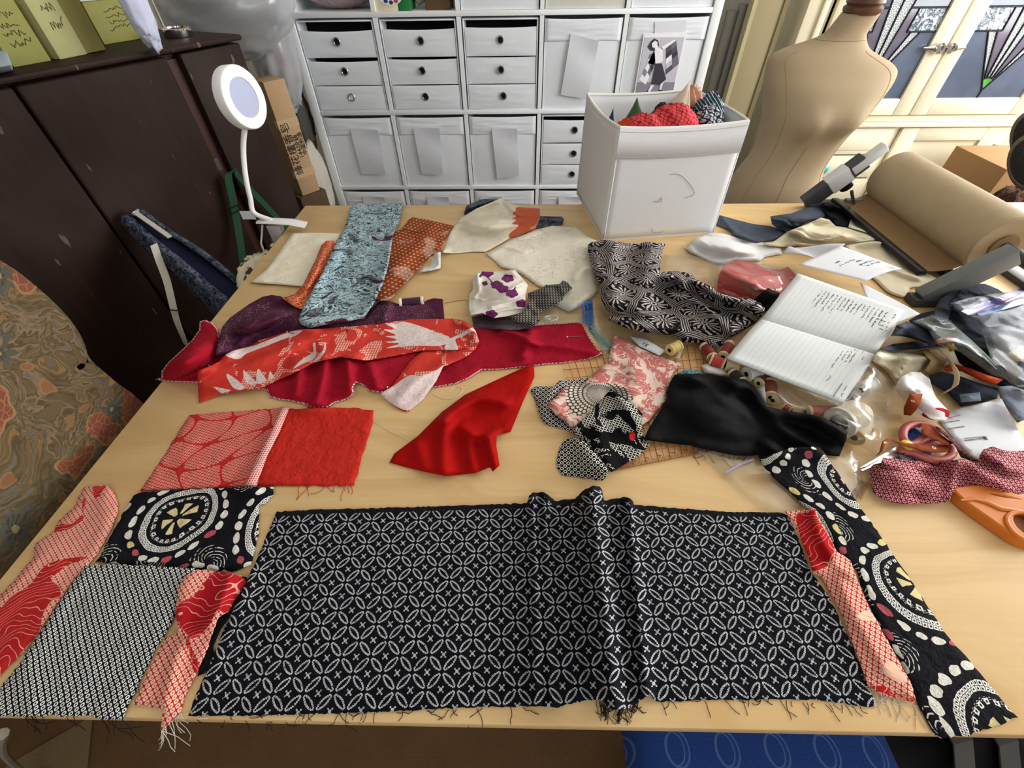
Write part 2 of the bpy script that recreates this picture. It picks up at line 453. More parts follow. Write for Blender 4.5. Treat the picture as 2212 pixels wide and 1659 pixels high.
# ------------------------------------------------------------------ worktable
def fply(ax=0):
    def fn():
        x, y, z = objco(); d = noise(vec(x*.9, y*2.2, z), 1.6, 3, .55)
        s = x*.12+y*1.0+d*.45
        g = noise(vec(s*26, x*.4, 0), 1.0, 3, .6); fine = noise(vec(x*8, y*260, z), 1, 2)
        r = sn(s*95+noise(vec(x, y, z), 5, 2)*4)*.5+.5
        bl = noise(vec(x, y, z), 3.2, 2)
        c = mix(smooth(g, .35, .75)*.55+r*r*.22, L(236, 206, 152), L(210, 170, 110))
        c = mix(fine*.25, c, L(186, 146, 96)); return mix(bl*.3, c, L(222, 186, 134))
    return fn
M_ply = material('birch_ply', fply(), rough=.45, spec=.35, bs=.05)
M_plyedge = plain('birch_ply_edge', (214, 184, 136), .5, .12, 120)
M_leg = plain('pale_wood_leg', (200, 170, 125), .5)
TX0, TX1, TY0, TY1 = -.638, 1.80, .058, 1.262
tb = thing('worktable', 'large birch plywood worktable covered with fabric pieces', 'table', (0.58, .66, 0))
def at0(o, root):   # world-space mesh under a thing at its base
    o.location = -wl(o.parent).translation; return o
at0(MB().box((TX0, TY0, TZ-.024), (TX1, TY1, TZ)).build('tabletop', M_ply, tb, bevel=.002), tb)
for x in (TX0+.10, TX1-.14):
    for y in (TY0+.16, TY1-.14):
        at0(MB().box((x, y, 0), (x+.07, y+.07, TZ-.024)).build('leg', M_leg, tb, bevel=.003), tb)
at0(MB().box((TX0+.13, TY1-.1, TZ-.11), (TX1-.14, TY1-.075, TZ-.024)).build('apron', M_leg, tb), tb)
# ------------------------------------------------------------------ white cube shelf with drawers and boxes
M_white = plain('white_shelf_lacquer', (242, 248, 252), .45, .015)
M_bin = plain('white_bin_fabric', (231, 238, 246), .85, .03, 30)
M_tagp = plain('white_tag_paper', (222, 227, 236), .8, .03, 60)
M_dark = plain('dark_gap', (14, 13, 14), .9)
M_steel = material('steel_ring', L(190, 192, 195), rough=.25, metal=1)
SX0, SX1, SY, SDP = -1.0, .82, 2.35, .39
DIV = [-.617, -.266, .083, .435]; ZB = [1.07, .713, .365]
ZTOP = 1.80
sh = thing('cube_shelf', 'tall white cube shelf of five columns along the back wall', 'shelf', (-.09, SY, 0))
def lb(nm, lo, hi, m=M_white, par=sh, bev=.0015):
    return at0(MB().box(lo, hi).build(nm, m, par, bevel=bev), par)
lb('side_panel', (SX0, SY, 0), (SX0+.038, SY+SDP, ZTOP)); lb('side_panel', (SX1-.038, SY, 0), (SX1, SY+SDP, ZTOP))
lb('top_panel', (SX0+.038, SY, ZTOP-.038), (SX1-.038, SY+SDP, ZTOP)); lb('bottom_panel', (SX0+.038, SY, 0), (SX1-.038, SY+SDP, .022))
for z in ZB+[1.423]: lb('shelf_board', (SX0+.038, SY+.001, z-.009), (SX1-.038, SY+SDP-.001, z+.009))
zz = [.022]+sorted(ZB)+[1.423, ZTOP-.038]
for d in DIV:
    for a, b in zip(zz[:-1], zz[1:]): lb('divider', (d-.009, SY+.002, a+.0095), (d+.009, SY+SDP-.002, b-.0095), bev=0)
lb('back_panel', (SX0+.02, SY+SDP-.004, .02), (SX1-.02, SY+SDP, ZTOP-.02), bev=0)
colx = [(SX0+.038, DIV[0]-.009)]+[(DIV[i]+.009, DIV[i+1]-.009) for i in range(3)]+[(DIV[3]+.009, SX1-.038)]
rowz = {0: (ZB[0]+.009, 1.414), 1: (ZB[1]+.009, ZB[0]-.009), 2: (ZB[2]+.009, ZB[1]-.009), 3: (.022, ZB[2]-.009)}
COLN = ['first', 'second', 'third', 'fourth', 'fifth']; ROWN = {0: 'top visible', 1: 'second', 2: 'third', 3: 'lowest'}
def softpanel(x0, x1, z0, z1, y, bul, seed, n=18, wr=.0015, th=.004, sag=0):   # slightly bulging cloth front facing -y
    v = []; 
    for k in range(2):
        for j in range(n+1):
            for i in range(n+1):
                u, w = i/n, j/n; e = min(u, 1-u, w, 1-w)
                d = bul*(16*u*(1-u)*w*(1-w))**.6 + wr*2*(fbm(np.array(u*4.+seed), np.array(w*9.+seed), seed, 2)-.4)*min(1, e*8)
                zz_ = z0+(z1-z0)*w - (sag*4*u*(1-u) if w == 1 else sag*4*u*(1-u)*w)
                v.append((x0+(x1-x0)*u, y-float(d)+k*th, zz_))
    f = []; q = (n+1)*(n+1)
    for j in range(n):
        for i in range(n):
            a = j*(n+1)+i; f.append((a, a+1, a+n+2, a+n+1)); f.append((q+a, q+a+n+1, q+a+n+2, q+a+1))
    b = [i for i in range(n+1)]+[j*(n+1)+n for j in range(1, n+1)]+[n*(n+1)+i for i in range(n-1, -1, -1)]+[j*(n+1) for j in range(n-1, 0, -1)]
    for i in range(len(b)): f.append((b[i], q+b[i], q+b[(i+1) % len(b)], b[(i+1) % len(b)]))
    return v, f
def drawer_unit(c, r, lab, inner=()):
    x0, x1 = colx[c]; z0, z1 = rowz[r]; x0 += .006; x1 -= .006; z0 += .001; z1 -= .008
    t = thing('drawer_unit', lab, 'drawer unit', ((x0+x1)/2, SY+.19, z0), 'fabric drawer units in the cube shelf')
    fr_ = MB(); y0 = SY+.006
    for lo, hi in (((x0, y0, z0), (x0+.005, SY+.37, z1)), ((x1-.005, y0, z0), (x1, SY+.37, z1)), ((x0+.005, y0, z1-.005), (x1-.005, SY+.37, z1)), ((x0+.005, y0, z0), (x1-.005, SY+.37, z0+.004)), ((x0+.005, SY+.36, z0), (x1-.005, SY+.37, z1))): fr_.box(lo, hi)
    at0(fr_.build('case', M_bin, t, bevel=.001), t)
    at0(MB().box((x0+.006, SY+.1, z0+.01), (x1-.006, SY+.11, z1-.006)).build('gap_shade_sheet', M_dark, t), t)  # near-black sheet painting the shade in the gaps between drawer fronts
    hs = [.096, .102, .108]; z = z0+.005; gap = .004
    for k, hh in enumerate(hs):
        gp = inner[k] if k < len(inner) else .003
        mb = MB(); tilt = random.uniform(-.002, .002)
        v, f = softpanel(x0+.007, x1-.007, z, z+hh-gp, SY+.004+random.uniform(0, .006), .004, k*7+c*3+r, sag=gp*.35); mb.add(v, f, True)
        dr = at0(mb.build('drawer', M_bin, t), t)
        cx, cz = (x0+x1)/2+random.uniform(-.006, .006), z+hh*.52
        ring = MB(); pr = []
        R, rr = .0135, .0032; vv = []; ff = []
        for i in range(20):
            for j in range(6):
                a, b = 2*math.pi*i/20, 2*math.pi*j/6; vv.append((cx+(R+rr*math.cos(b))*math.cos(a), SY-.001-rr*math.sin(b)*.8, cz+(R+rr*math.cos(b))*math.sin(a)))
                ff.append((i*6+j, i*6+(j+1) % 6, ((i+1) % 20)*6+(j+1) % 6, ((i+1) % 20)*6+j))
        ring.add(vv, ff, True); at0(ring.build('grommet', M_steel, dr), t)
        hol = MB().prism([(cx+R*math.cos(2*math.pi*i/16), SY-.0005, cz+R*math.sin(2*math.pi*i/16)) for i in range(16)], (0, .004, 0))
        at0(hol.build('hole', M_tagp if (c, r, k) in ((0, 1, 0),) else M_dark, dr), t)
        z += hh
    return t
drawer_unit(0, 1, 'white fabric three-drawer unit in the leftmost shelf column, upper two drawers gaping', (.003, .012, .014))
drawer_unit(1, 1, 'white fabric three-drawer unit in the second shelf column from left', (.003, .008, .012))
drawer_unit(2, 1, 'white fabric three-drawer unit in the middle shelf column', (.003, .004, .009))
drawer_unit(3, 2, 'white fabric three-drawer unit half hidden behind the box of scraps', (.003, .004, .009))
def label_sheet(par, t, pts, y, mat=M_tagp, name='paper_label', curlp=0.011):
    n = 8; mm = len(pts); v = []
    # pts: four corners in x,z (lower-left, lower-right, upper-right, upper-left); bent sheet
    a, b, c_, d = [np.array(p) for p in pts]
    for k in range(2):
        for j in range(n+1):
            for i in range(5):
                u, w = i/4, j/n; p = (a*(1-u)+b*u)*(1-w)+(d*(1-u)+c_*u)*w
                v.append((p[0], y-.0015-curlp*abs(math.sin(w*3.1+u))*(.4+.6*u)+k*.0008, p[1]))
    f = []; q = (n+1)*5
    for j in range(n):
        for i in range(4):
            s = j*5+i; f.append((s, s+1, s+6, s+5)); f.append((q+s, q+s+5, q+s+6, q+s+1))
    return at0(mesh(name, v, f, mat, par, True), t)
def bin_box(c, r, lab, sheet=None, bulge=.006, hem=True, drop=.012):
    x0, x1 = colx[c]; z0, z1 = rowz[r]; x0 += .004; x1 -= .006; z0 += .001; z1 -= drop
    t = thing('storage_bin', lab, 'storage bin', ((x0+x1)/2, SY+.19, z0), 'white fabric bins in the cube shelf')
    mb = MB(); y0 = SY+.012
    for lo, hi in (((x0, y0, z0), (x0+.004, SY+.37, z1)), ((x1-.004, y0, z0), (x1, SY+.37, z1)), ((x0, SY+.366, z0), (x1, SY+.37, z1)), ((x0, y0, z0), (x1, SY+.37, z0+.004))): mb.box(lo, hi)
    v, f = softpanel(x0, x1, z0, z1, y0-.002, bulge, c*5+r, sag=.003); mb.add(v, f, True)
    body = at0(mb.build('body', M_bin, t), t)
    if hem:
        v, f = softpanel(x0, x1, z1-.075, z1+.001, y0-.0065, bulge*.7, c*9+r, wr=.003, th=.003, sag=.003); at0(mesh('hem', v, f, M_bin, t, True), t)
    if sheet:
        label_sheet(t, t, [tuple(PY(px, py, y0-bulge-.004)[[0, 2]]) for px, py in sheet], y0-bulge-.006)
    return t
bin_box(3, 1, 'white fabric bin with a blank paper strip, right of the middle drawers', [(1211, 205), (1269, 213), (1293, 88), (1233, 72)])
b5 = bin_box(4, 1, 'white fabric bin with a grey print of a dancing woman')
bin_box(0, 2, 'white fabric bin with a faint label, leftmost in the third row', [(782, 376), (834, 375), (817, 279), (757, 279)], hem=True)
bin_box(1, 2, 'white fabric bin with a torn label, second from left', [(912, 376), (957, 377), (950, 275), (893, 277)])
bin_box(2, 2, 'white fabric bin with a creased folded label, third from left', [(1074, 386), (1121, 378), (1117, 276), (1062, 277)])
for c_, w in ((0, 'leftmost'), (1, 'second from left'), (2, 'third from left'), (3, 'fourth from left')):
    xa = [787, 925, 1040, 1208][c_]
    bin_box(c_, 3, 'white fabric bin in the lowest visible row, %s, just above the table edge' % w, [(xa, 470), (xa+48, 470), (xa+44, 424), (xa-2, 424)])
bin_box(4, 2, 'white fabric bin mostly hidden behind the box of scraps')
bin_box(4, 3, 'white fabric bin low behind the box of scraps')
bin_box(2, 0, 'white fabric bin cut by the top of the picture, middle column'); bin_box(4, 0, 'white fabric bin cut by the top of the picture, rightmost column')
M_bgrey = plain('pale_grey_bin', (214, 216, 206), .85)
o = bin_box(3, 0, 'pale grey-green fabric bin at the top, set back in the fourth column', hem=False)
for ch in o.children: ch.data.materials[0] = M_bgrey
# top-row things
M_pink = plain('dusty_pink_satin', (176, 150, 152), .4, .08, 20, sheen=.3)
t = thing('pleated_cushion', 'dusty pink pleated cushion in the top left cube', 'cushion', (-.79, SY+.16, ZB[0]+.009))
v = []; f = []; n, k = 48, 12
for j in range(k+1):
    a = math.pi*j/k
    for i in range(n):
        b = 2*math.pi*i/n; rr = 1+.045*abs(math.sin(b*8)); v.append((.155*math.sin(a)*math.cos(b)*rr, .13*math.sin(a)*math.sin(b)*rr, .07-.07*math.cos(a)))
for j in range(k):
    for i in range(n): f.append((j*n+i, j*n+(i+1) % n, (j+1)*n+(i+1) % n, (j+1)*n+i))
mesh('cover', v, f, M_pink, t, True)
for q in range(8):
    b = 2*math.pi*(q+.5)/8; MB().tube([(.158*math.sin(a)*math.cos(b+.5*math.cos(a)), .133*math.sin(a)*math.sin(b+.5*math.cos(a)), .07-.0715*math.cos(a)) for a in np.linspace(.1, 3.04, 12)], .002, 5).build('piping', M_pink, t)
M_cream = plain('cream_card', (226, 216, 190), .6); M_green = plain('green_card', (38, 120, 66), .5); M_brown = plain('brown_wood', (104, 80, 56), .5)
M_purple = plain('purple_print', (70, 40, 110), .5); M_redp = plain('brick_red_print', (180, 74, 58), .5); M_whiteprint = plain('white_print', (235, 235, 240), .5); M_bluep = plain('navy_print', (44, 52, 110), .5)
t = thing('tissue_box', 'cream and green printed box in the second top cube', 'box', (-.535, SY+.06, ZB[0]+.009))
MB().box((-.075, -.045, 0), (.02, .08, .11)).build('body', M_cream, t, bevel=.002); MB().box((.02, -.045, 0), (.072, .08, .11)).build('green_side', M_green, t, bevel=.002)
MB().prism([(.042*math.cos(a)*1.3-.005, -.0465, .06+.043*math.sin(a)) for a in np.linspace(0, 2*math.pi, 24)[:-1]], (0, .0015, 0)).build('oval_print', M_whiteprint, t)
for q in range(12):
    a = 2*math.pi*q/12; x, z = .042*math.cos(a)-.005, .06+.032*math.sin(a)
    MB().prism([(x+.009*math.cos(b), -.0475, z+.007*math.sin(b)) for b in np.linspace(0, 6.28, 7)[:-1]], (0, .001, 0)).build('printed_motif', [M_purple, M_redp, M_bluep][q % 3], t)
t = thing('wooden_block', 'brown wooden box at the right of the second top cube', 'box', (-.35, SY+.09, ZB[0]+.009))
MB().box((-.055, -.05, 0), (.05, .08, .14)).build('body', M_brown, t, bevel=.003); MB().box((-.06, -.052, .13), (.055, .085, .155)).build('lid', M_brown, t, bevel=.003)
t = tag(MB().tube([(-.46, SY+.14, ZB[0]+.03), (-.43, SY+.15, ZB[0]+.055), (-.40, SY+.17, ZB[0]+.035)], [.02, .028, .018], 10).build('floral_cloth_bundle', plain('ivory_floral', (206, 190, 170), .9, .2, 60)), 'ivory floral cloth bundle behind the green printed box', 'fabric')
# print of a dancing woman, taped on the right bin (flat print on its own sheet)
Yp = SY+.012-.006-.006
sheet = lambda pts, m, dy, nm: at0(MB().prism([tuple(PY(x, y, Yp-dy)) for x, y in pts], (0, .0006, 0)).build(nm, m, b5), b5)
Gm = {g: plain('print_grey_%d' % g, (g, g, g+14), .6, .05, 60) for g in (245, 200, 175, 140, 112, 84, 58)}
Z = lambda x, y: (1360+x*.11453, 30+y*.11453)   # traced on an enlargement of this region
def zz_(l): return [Z(*q) for q in l]
sheet(zz_([(480, 150), (1070, 115), (1050, 420), (470, 430)]), M_tagp, .0015, 'tape_strip')
sheet(zz_([(70, 1580), (820, 1580), (1085, 345), (270, 370)]), Gm[245], .003, 'print_sheet')
sheet(zz_([(100, 1580), (800, 1580), (855, 1290), (145, 1290)]), Gm[140], .0042, 'print_floor'); sheet(zz_([(145, 1290), (855, 1290), (1035, 440), (290, 445)]), Gm[200], .0042, 'print_backdrop')
sheet(zz_([(490, 940), (610, 935), (690, 1230), (570, 1340), (410, 1320)]), Gm[58], .0066, 'printed_skirt')
sheet(zz_([(475, 700), (560, 640), (630, 680), (620, 905), (490, 940)]), Gm[245], .006, 'printed_blouse')
sheet(zz_([(600, 620), (830, 485), (880, 500), (640, 680)]), Gm[245], .0066, 'printed_arm')
sheet(zz_([(340, 620), (400, 520), (470, 465), (540, 500), (560, 600), (470, 650), (470, 700), (390, 690)]), Gm[58], .0055, 'printed_hair')
sheet(zz_([(420, 560), (480, 505), (525, 530), (530, 620), (570, 720), (480, 690), (480, 640), (430, 630)]), Gm[245], .0066, 'printed_face')
for l in ([(400, 1345), (460, 1345), (385, 1470), (380, 1530), (355, 1530), (350, 1450)], [(590, 1310), (650, 1270), (605, 1380), (600, 1430), (560, 1430)]): sheet(zz_(l), Gm[245], .0066, 'printed_leg')
for l in ([(335, 1450), (352, 1460), (355, 1530), (330, 1530)], [(540, 1440), (600, 1430), (660, 1475), (560, 1475)]): sheet(zz_(l), Gm[58], .0066, 'printed_shoe')
def quilt(A, B, C_, D, nu, nv, pal, seed):
    R = random.Random(seed); A, B, C_, D = [np.array(q, float) for q in (A, B, C_, D)]
    for i in range(nu):
        for j in range(nv):
            g = lambda u, w: tuple((A*(1-u)+B*u)*(1-w)+(D*(1-u)+C_*u)*w)
            sheet(zz_([g(i/nu, j/nv), g((i+1)/nu, j/nv), g((i+1)/nu, (j+1)/nv), g(i/nu, (j+1)/nv)]), Gm[pal[(i*2+j*3+R.randint(0, 1)) % len(pal)]], .0052, 'printed_patch')
quilt((690, 650), (880, 500), (930, 940), (680, 1150), 2, 5, [84, 245, 112, 58, 200, 112], 3)
quilt((460, 700), (490, 940), (300, 1335), (180, 1240), 2, 5, [245, 84, 112, 245, 140, 58], 5)
quilt((385, 760), (490, 720), (470, 960), (330, 930), 2, 2, [112, 245, 84], 8)
# ------------------------------------------------------------------ left side: dark cabinet and what is on it
def fdark():
    x, y, z = objco(); g = noise(vec(x*34, y*34, z*1.3), 1.6, 4, .6); b = noise(vec(x, y, z), 2.2, 3)
    s = noise(vec(x*9, y*9, z*2.5), 6, 2)
    c = mix(g*.8, L(20, 10, 7), L(50, 29, 20)); c = mix(smooth(b, .45, .75)*.5, c, L(70, 56, 50))
    return mix(smooth(s, .70, .74)*.35, c, L(150, 130, 115))
M_wood = material('dark_stained_wood', fdark, rough=.6, spec=.16)
M_woodred = plain('red_brown_edge', (58, 30, 20), .5, .2, 30)
CZ = 1.094
q0 = P(0, 165, CZ); q1 = P(510, 74, CZ); cu = (q1-q0); cu[2] = 0; CL = np.linalg.norm(cu); cu /= CL; cw = np.array((-cu[1], cu[0], 0))
near = q1-cu*2.05; ang = math.atan2(cu[1], cu[0]); CL = 2.05
cab = thing('dark_cabinet', 'dark stained wooden cabinet along the left wall', 'cabinet', (near[0], near[1], 0), rot=(0, 0, ang))
def cpos(px, py, off=0.0):   # pixel -> point on the cabinet front, off metres towards the table
    return PN(px, py, q1-cw*off, cw)
def cl(p): d = np.array(p)-np.array((near[0], near[1], 0)); return (d.dot(cu), d.dot(cw), d[2])
gs = cl(cpos(366, 135))[0]; ge = cl(cpos(392, 125))[0]
for a, b in ((0.02, .60), (.605, gs-.36), (gs-.355, gs)):
    MB().box((a, .003, .06), (b, .03, CZ-.02)).build('door_panel', M_wood, cab, bevel=.006, seg=3)
MB().box((gs, .022, .06), (ge+.004, .03, CZ-.03)).build('recess_strip', M_woodred, cab)
MB().box((ge, 0, 0), (CL, .032, CZ-.02)).build('corner_stile', M_wood, cab, bevel=.004)
MB().box((0, .031, 0), (CL, .40, CZ-.02)).build('body', M_wood, cab)
MB().box((-.02, -.010, CZ-.014), (CL+.010, .42, CZ)).build('top_board', M_wood, cab, bevel=.006)
for k, s in enumerate((.62, .74)):
    pz = .78-.1*k; MB().box((gs-.004, .018, pz), (gs+.022, .03, pz+.035)).build('hinge', plain('tarnished_hinge_%d' % k, (90, 84, 76), .4, metal=.7), cab)
# boxes on the cabinet top
M_olive = plain('olive_green_card', (142, 141, 78), .7, .06, 80); M_olive2 = plain('pale_olive_card', (172, 171, 120), .7, .06, 80); M_olived = plain('dark_olive_card', (122, 116, 62), .7, .06, 80)
M_ink = plain('dark_ink', (30, 28, 24), .7); M_lid = plain('white_lid', (212, 220, 206), .7)
def scrib(par, o, ux, uz, w, h, seed, m=M_ink, n=5, r=.0007, name='scribble'):   # loose handwriting strokes
    R = random.Random(seed); mb = MB(); o = Vector(o); ux = Vector(ux); uz = Vector(uz)
    for k in range(n):
        y = h*(k+.5)/n; x = w*R.uniform(0, .15); pts = []
        while x < w*R.uniform(.75, 1):
            pts.append(o+ux*x+uz*(y+R.uniform(-.4, .4)*h/n)); x += w*R.uniform(.03, .08)
        if len(pts) > 2: mb.tube(pts, r, 3, False)
    return mb.build(name, m, par, fixn=False)
def cbox(name, lab, bl, br, hgt, dep, ms, seed, lidh=0):
    a, b = P(*bl, CZ), P(*br, CZ); u = b-a; w = np.linalg.norm(u); u /= w; d = np.array((-u[1], u[0], 0))
    t = thing(name, lab, 'box', tuple(a), group='boxes on the dark cabinet', rot=(0, 0, math.atan2(u[1], u[0])))
    MB().box((0, 0, 0), (w, dep, hgt)).build('body', ms[0], t, bevel=.002)
    if len(ms) > 1: MB().box((w-.001, .001, .001), (w+.055, dep, hgt-.001)).build('side_face', ms[1], t, bevel=.002)
    if lidh: MB().box((-.004, -.004, hgt), (w+.004, dep+.004, hgt+lidh)).build('lid', M_lid, t, bevel=.003)
    scrib(t, (w*.25, -.001, hgt*.25), (1, 0, .1), (0, 0, 1), w*.6, hgt*.55, seed, n=4, r=.0006)
    return t
cbox('olive_box', 'olive green card box at the far left of the cabinet top', (31, 146), (112, 131), .115, .2, [M_olive], 1)
cbox('olive_box', 'pale olive card box with dark scribbles and a darker side, second on the cabinet', (131, 129), (190, 117), .19, .2, [M_olive2, M_olived], 2)
cbox('olive_box', 'olive box with a white lid, nearest the chrome dish on the cabinet', (226, 97), (321, 81), .088, .16, [M_olive], 3, .06)
o = MB().hexa([tuple(P(x, y, CZ+.001)) for x, y in ((-25, 165), (29, 152), (22, 120), (-40, 130))], [tuple(P(x, y, CZ+.03)) for x, y in ((-25, 150), (25, 140), (10, 100), (-45, 112))]).build('pale_blue_packet', plain('pale_blue_paper', (170, 190, 205), .7), bevel=.004)
tag(o, 'pale blue packet at the left picture edge on the cabinet', 'packet')
# chrome dish with rod, blue-white cloth
M_chrome = material('chrome', L(215, 216, 220), rough=.08, metal=1); M_maroon = plain('maroon_felt', (96, 50, 58), .9)
pc = P(388, 80, CZ)
t = thing('chrome_dish', 'round chrome dish with maroon lining at the cabinet corner', 'dish', tuple(pc))
MB().lathe([(.036, 0), (.038, .003), (.038, .020), (.035, .022), (.034, .017), (.002, .017)], 32).build('rim', M_chrome, t)
MB().lathe([(.033, .0172), (.033, .0185), (.001, .0185)], 24).build('lining', M_maroon, t)
a, b = P(360, 72, CZ+.004), np.array(PN(318, -20, P(360, 72, CZ), cu))
t = tag(MB().tube([a, a*.5+b*.5, b], .0045, 10).build('metal_rod', material('brushed_metal', L(180, 176, 168), rough=.3, metal=1)), 'thin metal rod leaning beside the chrome dish', 'rod')
M_bluewhite = plain('pale_blue_cotton', (196, 202, 226), .9, .08, 30)
def blob(name, m, c, r, lab, cat, amp=.18, fr_=3.0, seed=1, n=40, k=26, par=None, kind=None, flat0=None, group=None):
    v = []; f = []
    th = np.linspace(0, math.pi, k+1); ph = np.linspace(0, 2*math.pi, n, endpoint=False)
    for j in range(k+1):
        for i in range(n):
            d = np.array((math.sin(th[j])*math.cos(ph[i]), math.sin(th[j])*math.sin(ph[i]), math.cos(th[j])))
            q = 1+amp*(ridged(np.array(d[0]*fr_+d[2]*1.7+9), np.array(d[1]*fr_-d[2]*2.1+9), seed, 3)-.5)
            p = d*np.array(r)*float(q)
            if flat0 is not None: p[2] = max(p[2], flat0)
            v.append(p)
    for j in range(k):
        for i in range(n): f.append((j*n+i, j*n+(i+1) % n, (j+1)*n+(i+1) % n, (j+1)*n+i))
    o = mesh(name, v, [q[::-1] for q in f], m, par, True)
    if par is None: o.location = tuple(c); tag(o, lab, cat, group)
    else: o.location = tuple(c)
    return o
p = P(320, 62, CZ+.05); blob('folded_cloth', M_bluewhite, (p[0]-.045, p[1]+.06, CZ+.09), (.026, .035, .09), 'crumpled pale blue cloth standing behind the chrome dish', 'cloth', .3, 2.5, 4)
def plastic(name, tint=(.93, .95, .97), op=.25, rough=.12, wr=40, haze=.35, fk=.30):
    m = bpy.data.materials.new(name); m.use_nodes = True; nt = m.node_tree; TREE[0] = nt; nt.nodes.remove(nt.nodes['Principled BSDF'])
    out = nt.nodes['Material Output']; tr = _new('ShaderNodeBsdfTransparent'); tr.inputs[0].default_value = (*tint, 1)
    pr = _new('ShaderNodeBsdfGlossy'); pr.inputs['Color'].default_value = (*tint, 1); pr.inputs['Roughness'].default_value = rough; df = _new('ShaderNodeBsdfDiffuse'); df.inputs[0].default_value = (*tint, 1); gm = _new('ShaderNodeMixShader'); gm.inputs[0].default_value = haze; nt.links.new(pr.outputs[0], gm.inputs[1]); nt.links.new(df.outputs[0], gm.inputs[2])
    x, y, z = objco(); nz = noise(vec(x, y, z), wr, 1, .5, .8)
    bp = _new('ShaderNodeBump'); bp.inputs['Strength'].default_value = .22; bp.inputs['Distance'].default_value = .003; _set(bp.inputs['Height'], nz); nt.links.new(bp.outputs[0], pr.inputs['Normal'])
    lw = _new('ShaderNodeLayerWeight'); lw.inputs[0].default_value = .35; nt.links.new(bp.outputs[0], lw.inputs['Normal'])
    F_ = E(lw.outputs['Facing'])
    fac = sat(F_*F_*fk+op+(nz-.5)*.10)
    mx_ = _new('ShaderNodeMixShader'); _set(mx_.inputs[0], fac); nt.links.new(tr.outputs[0], mx_.inputs[1]); nt.links.new(gm.outputs[0], mx_.inputs[2]); nt.links.new(mx_.outputs[0], out.inputs[0])
    return m
M_bagp = plastic('cloudy_plastic', (.70, .72, .75), .5, .25, 9, .8, .4); M_clear = plastic('clear_plastic', (.93, .95, .97), .03, .2, 14, .45, .12); M_clear2 = plastic('crinkled_plastic', (.95, .95, .94), .05, .15, 20)
M_pillow = plain('pale_grey_pillow', (140, 139, 140), .9, .1, 8)
t = thing('bagged_pillow', 'large cloudy plastic bag with a grey pillow, behind the cabinet corner', 'plastic bag', tuple(PY(475, 20, 1.98)))
blob('pillow', M_pillow, (0, .05, .03), (.19, .12, .13), '', '', .15, 2, 3, par=t); blob('plastic_bag', M_bagp, (0, .03, .02), (.235, .16, .165), '', '', .22, 2.2, 6, par=t)
p = PY(612, 70, 2.25); t = thing('hanging_bag', 'grey plastic bag squeezed beside the left end of the cube shelf', 'plastic bag', (p[0]-.065, p[1], p[2]-.05))
blob('stuffing', plain('dusty_pink_stuffing', (130, 100, 98), .9, .3, 18), (0, .02, -.05), (.05, .08, .13), '', '', .2, 3, 5, par=t); blob('plastic_bag', M_bagp, (0, 0, 0), (.085, .12, .23), '', '', .35, 2.6, 9, par=t)
# carton with Chinese lettering, standing on a darker carton
M_card = plain('brown_cardboard', (176, 146, 112), .8, .06, 50); M_card2 = plain('dark_cardboard', (84, 66, 50), .85, .08, 40); M_tape = plain('glossy_parcel_tape', (190, 164, 128), .15, .03, 30, spec=.6)
E0 = PY(655, 424, 1.86); E1 = PY(567, 178, 1.86); an_ = math.radians(52); ud = np.array((math.cos(an_), math.sin(an_), 0)); nn_ = np.array((math.sin(an_), -math.cos(an_), 0))
w = float((PN(691, 404, E0, nn_)-E0).dot(ud)*.5+(PN(612, 166, E1, nn_)-E1).dot(ud)*.5); h = float(E1[2]-E0[2]); z0_ = float(E0[2]); dp_ = .10
ex_ = (E0+E1)/2; t = thing('soap_carton', 'tall brown carton with black Chinese lettering between cabinet and shelf', 'carton', (ex_[0]+ud[0]*w/2, ex_[1]+ud[1]*w/2, z0_), rot=(0, 0, an_))
MB().box((-w/2, 0, 0), (w/2, dp_, h)).build('body', M_card, t, bevel=.003)
for z in (.17*h, .62*h): MB().box((-w/2-.001, -.001, z), (w/2+.001, .02, z+.03)).build('tape_strip', M_tape, t)
def text(body, name, m, par, loc, rotm, size, ext=.0003):
    cu_ = bpy.data.curves.new(name, 'FONT'); cu_.body = body; cu_.size = size; cu_.extrude = ext; cu_.align_x = 'LEFT'; cu_.align_y = 'CENTER'; cu_.resolution_u = 3
    o = bpy.data.objects.new(name, cu_); C.objects.link(o)
    dg = bpy.context.evaluated_depsgraph_get(); dg.update(); me = bpy.data.meshes.new_from_object(o.evaluated_get(dg))
    bpy.data.objects.remove(o); bpy.data.curves.remove(cu_); me.materials.clear(); me.materials.append(m)
    o = link(bpy.data.objects.new(name, me), par); o.matrix_basis = Matrix.Translation(loc) @ rotm.to_4x4(); return o
up90 = Matrix(((0, -1, 0), (0, 0, -1), (1, 0, 0))).transposed().inverted() if 0 else Matrix(((0, 1, 0), (0, 0, -1), (-1, 0, 0))).transposed() if 0 else Matrix([[0, 1, 0], [0, 0, -1], [1, 0, 0]])
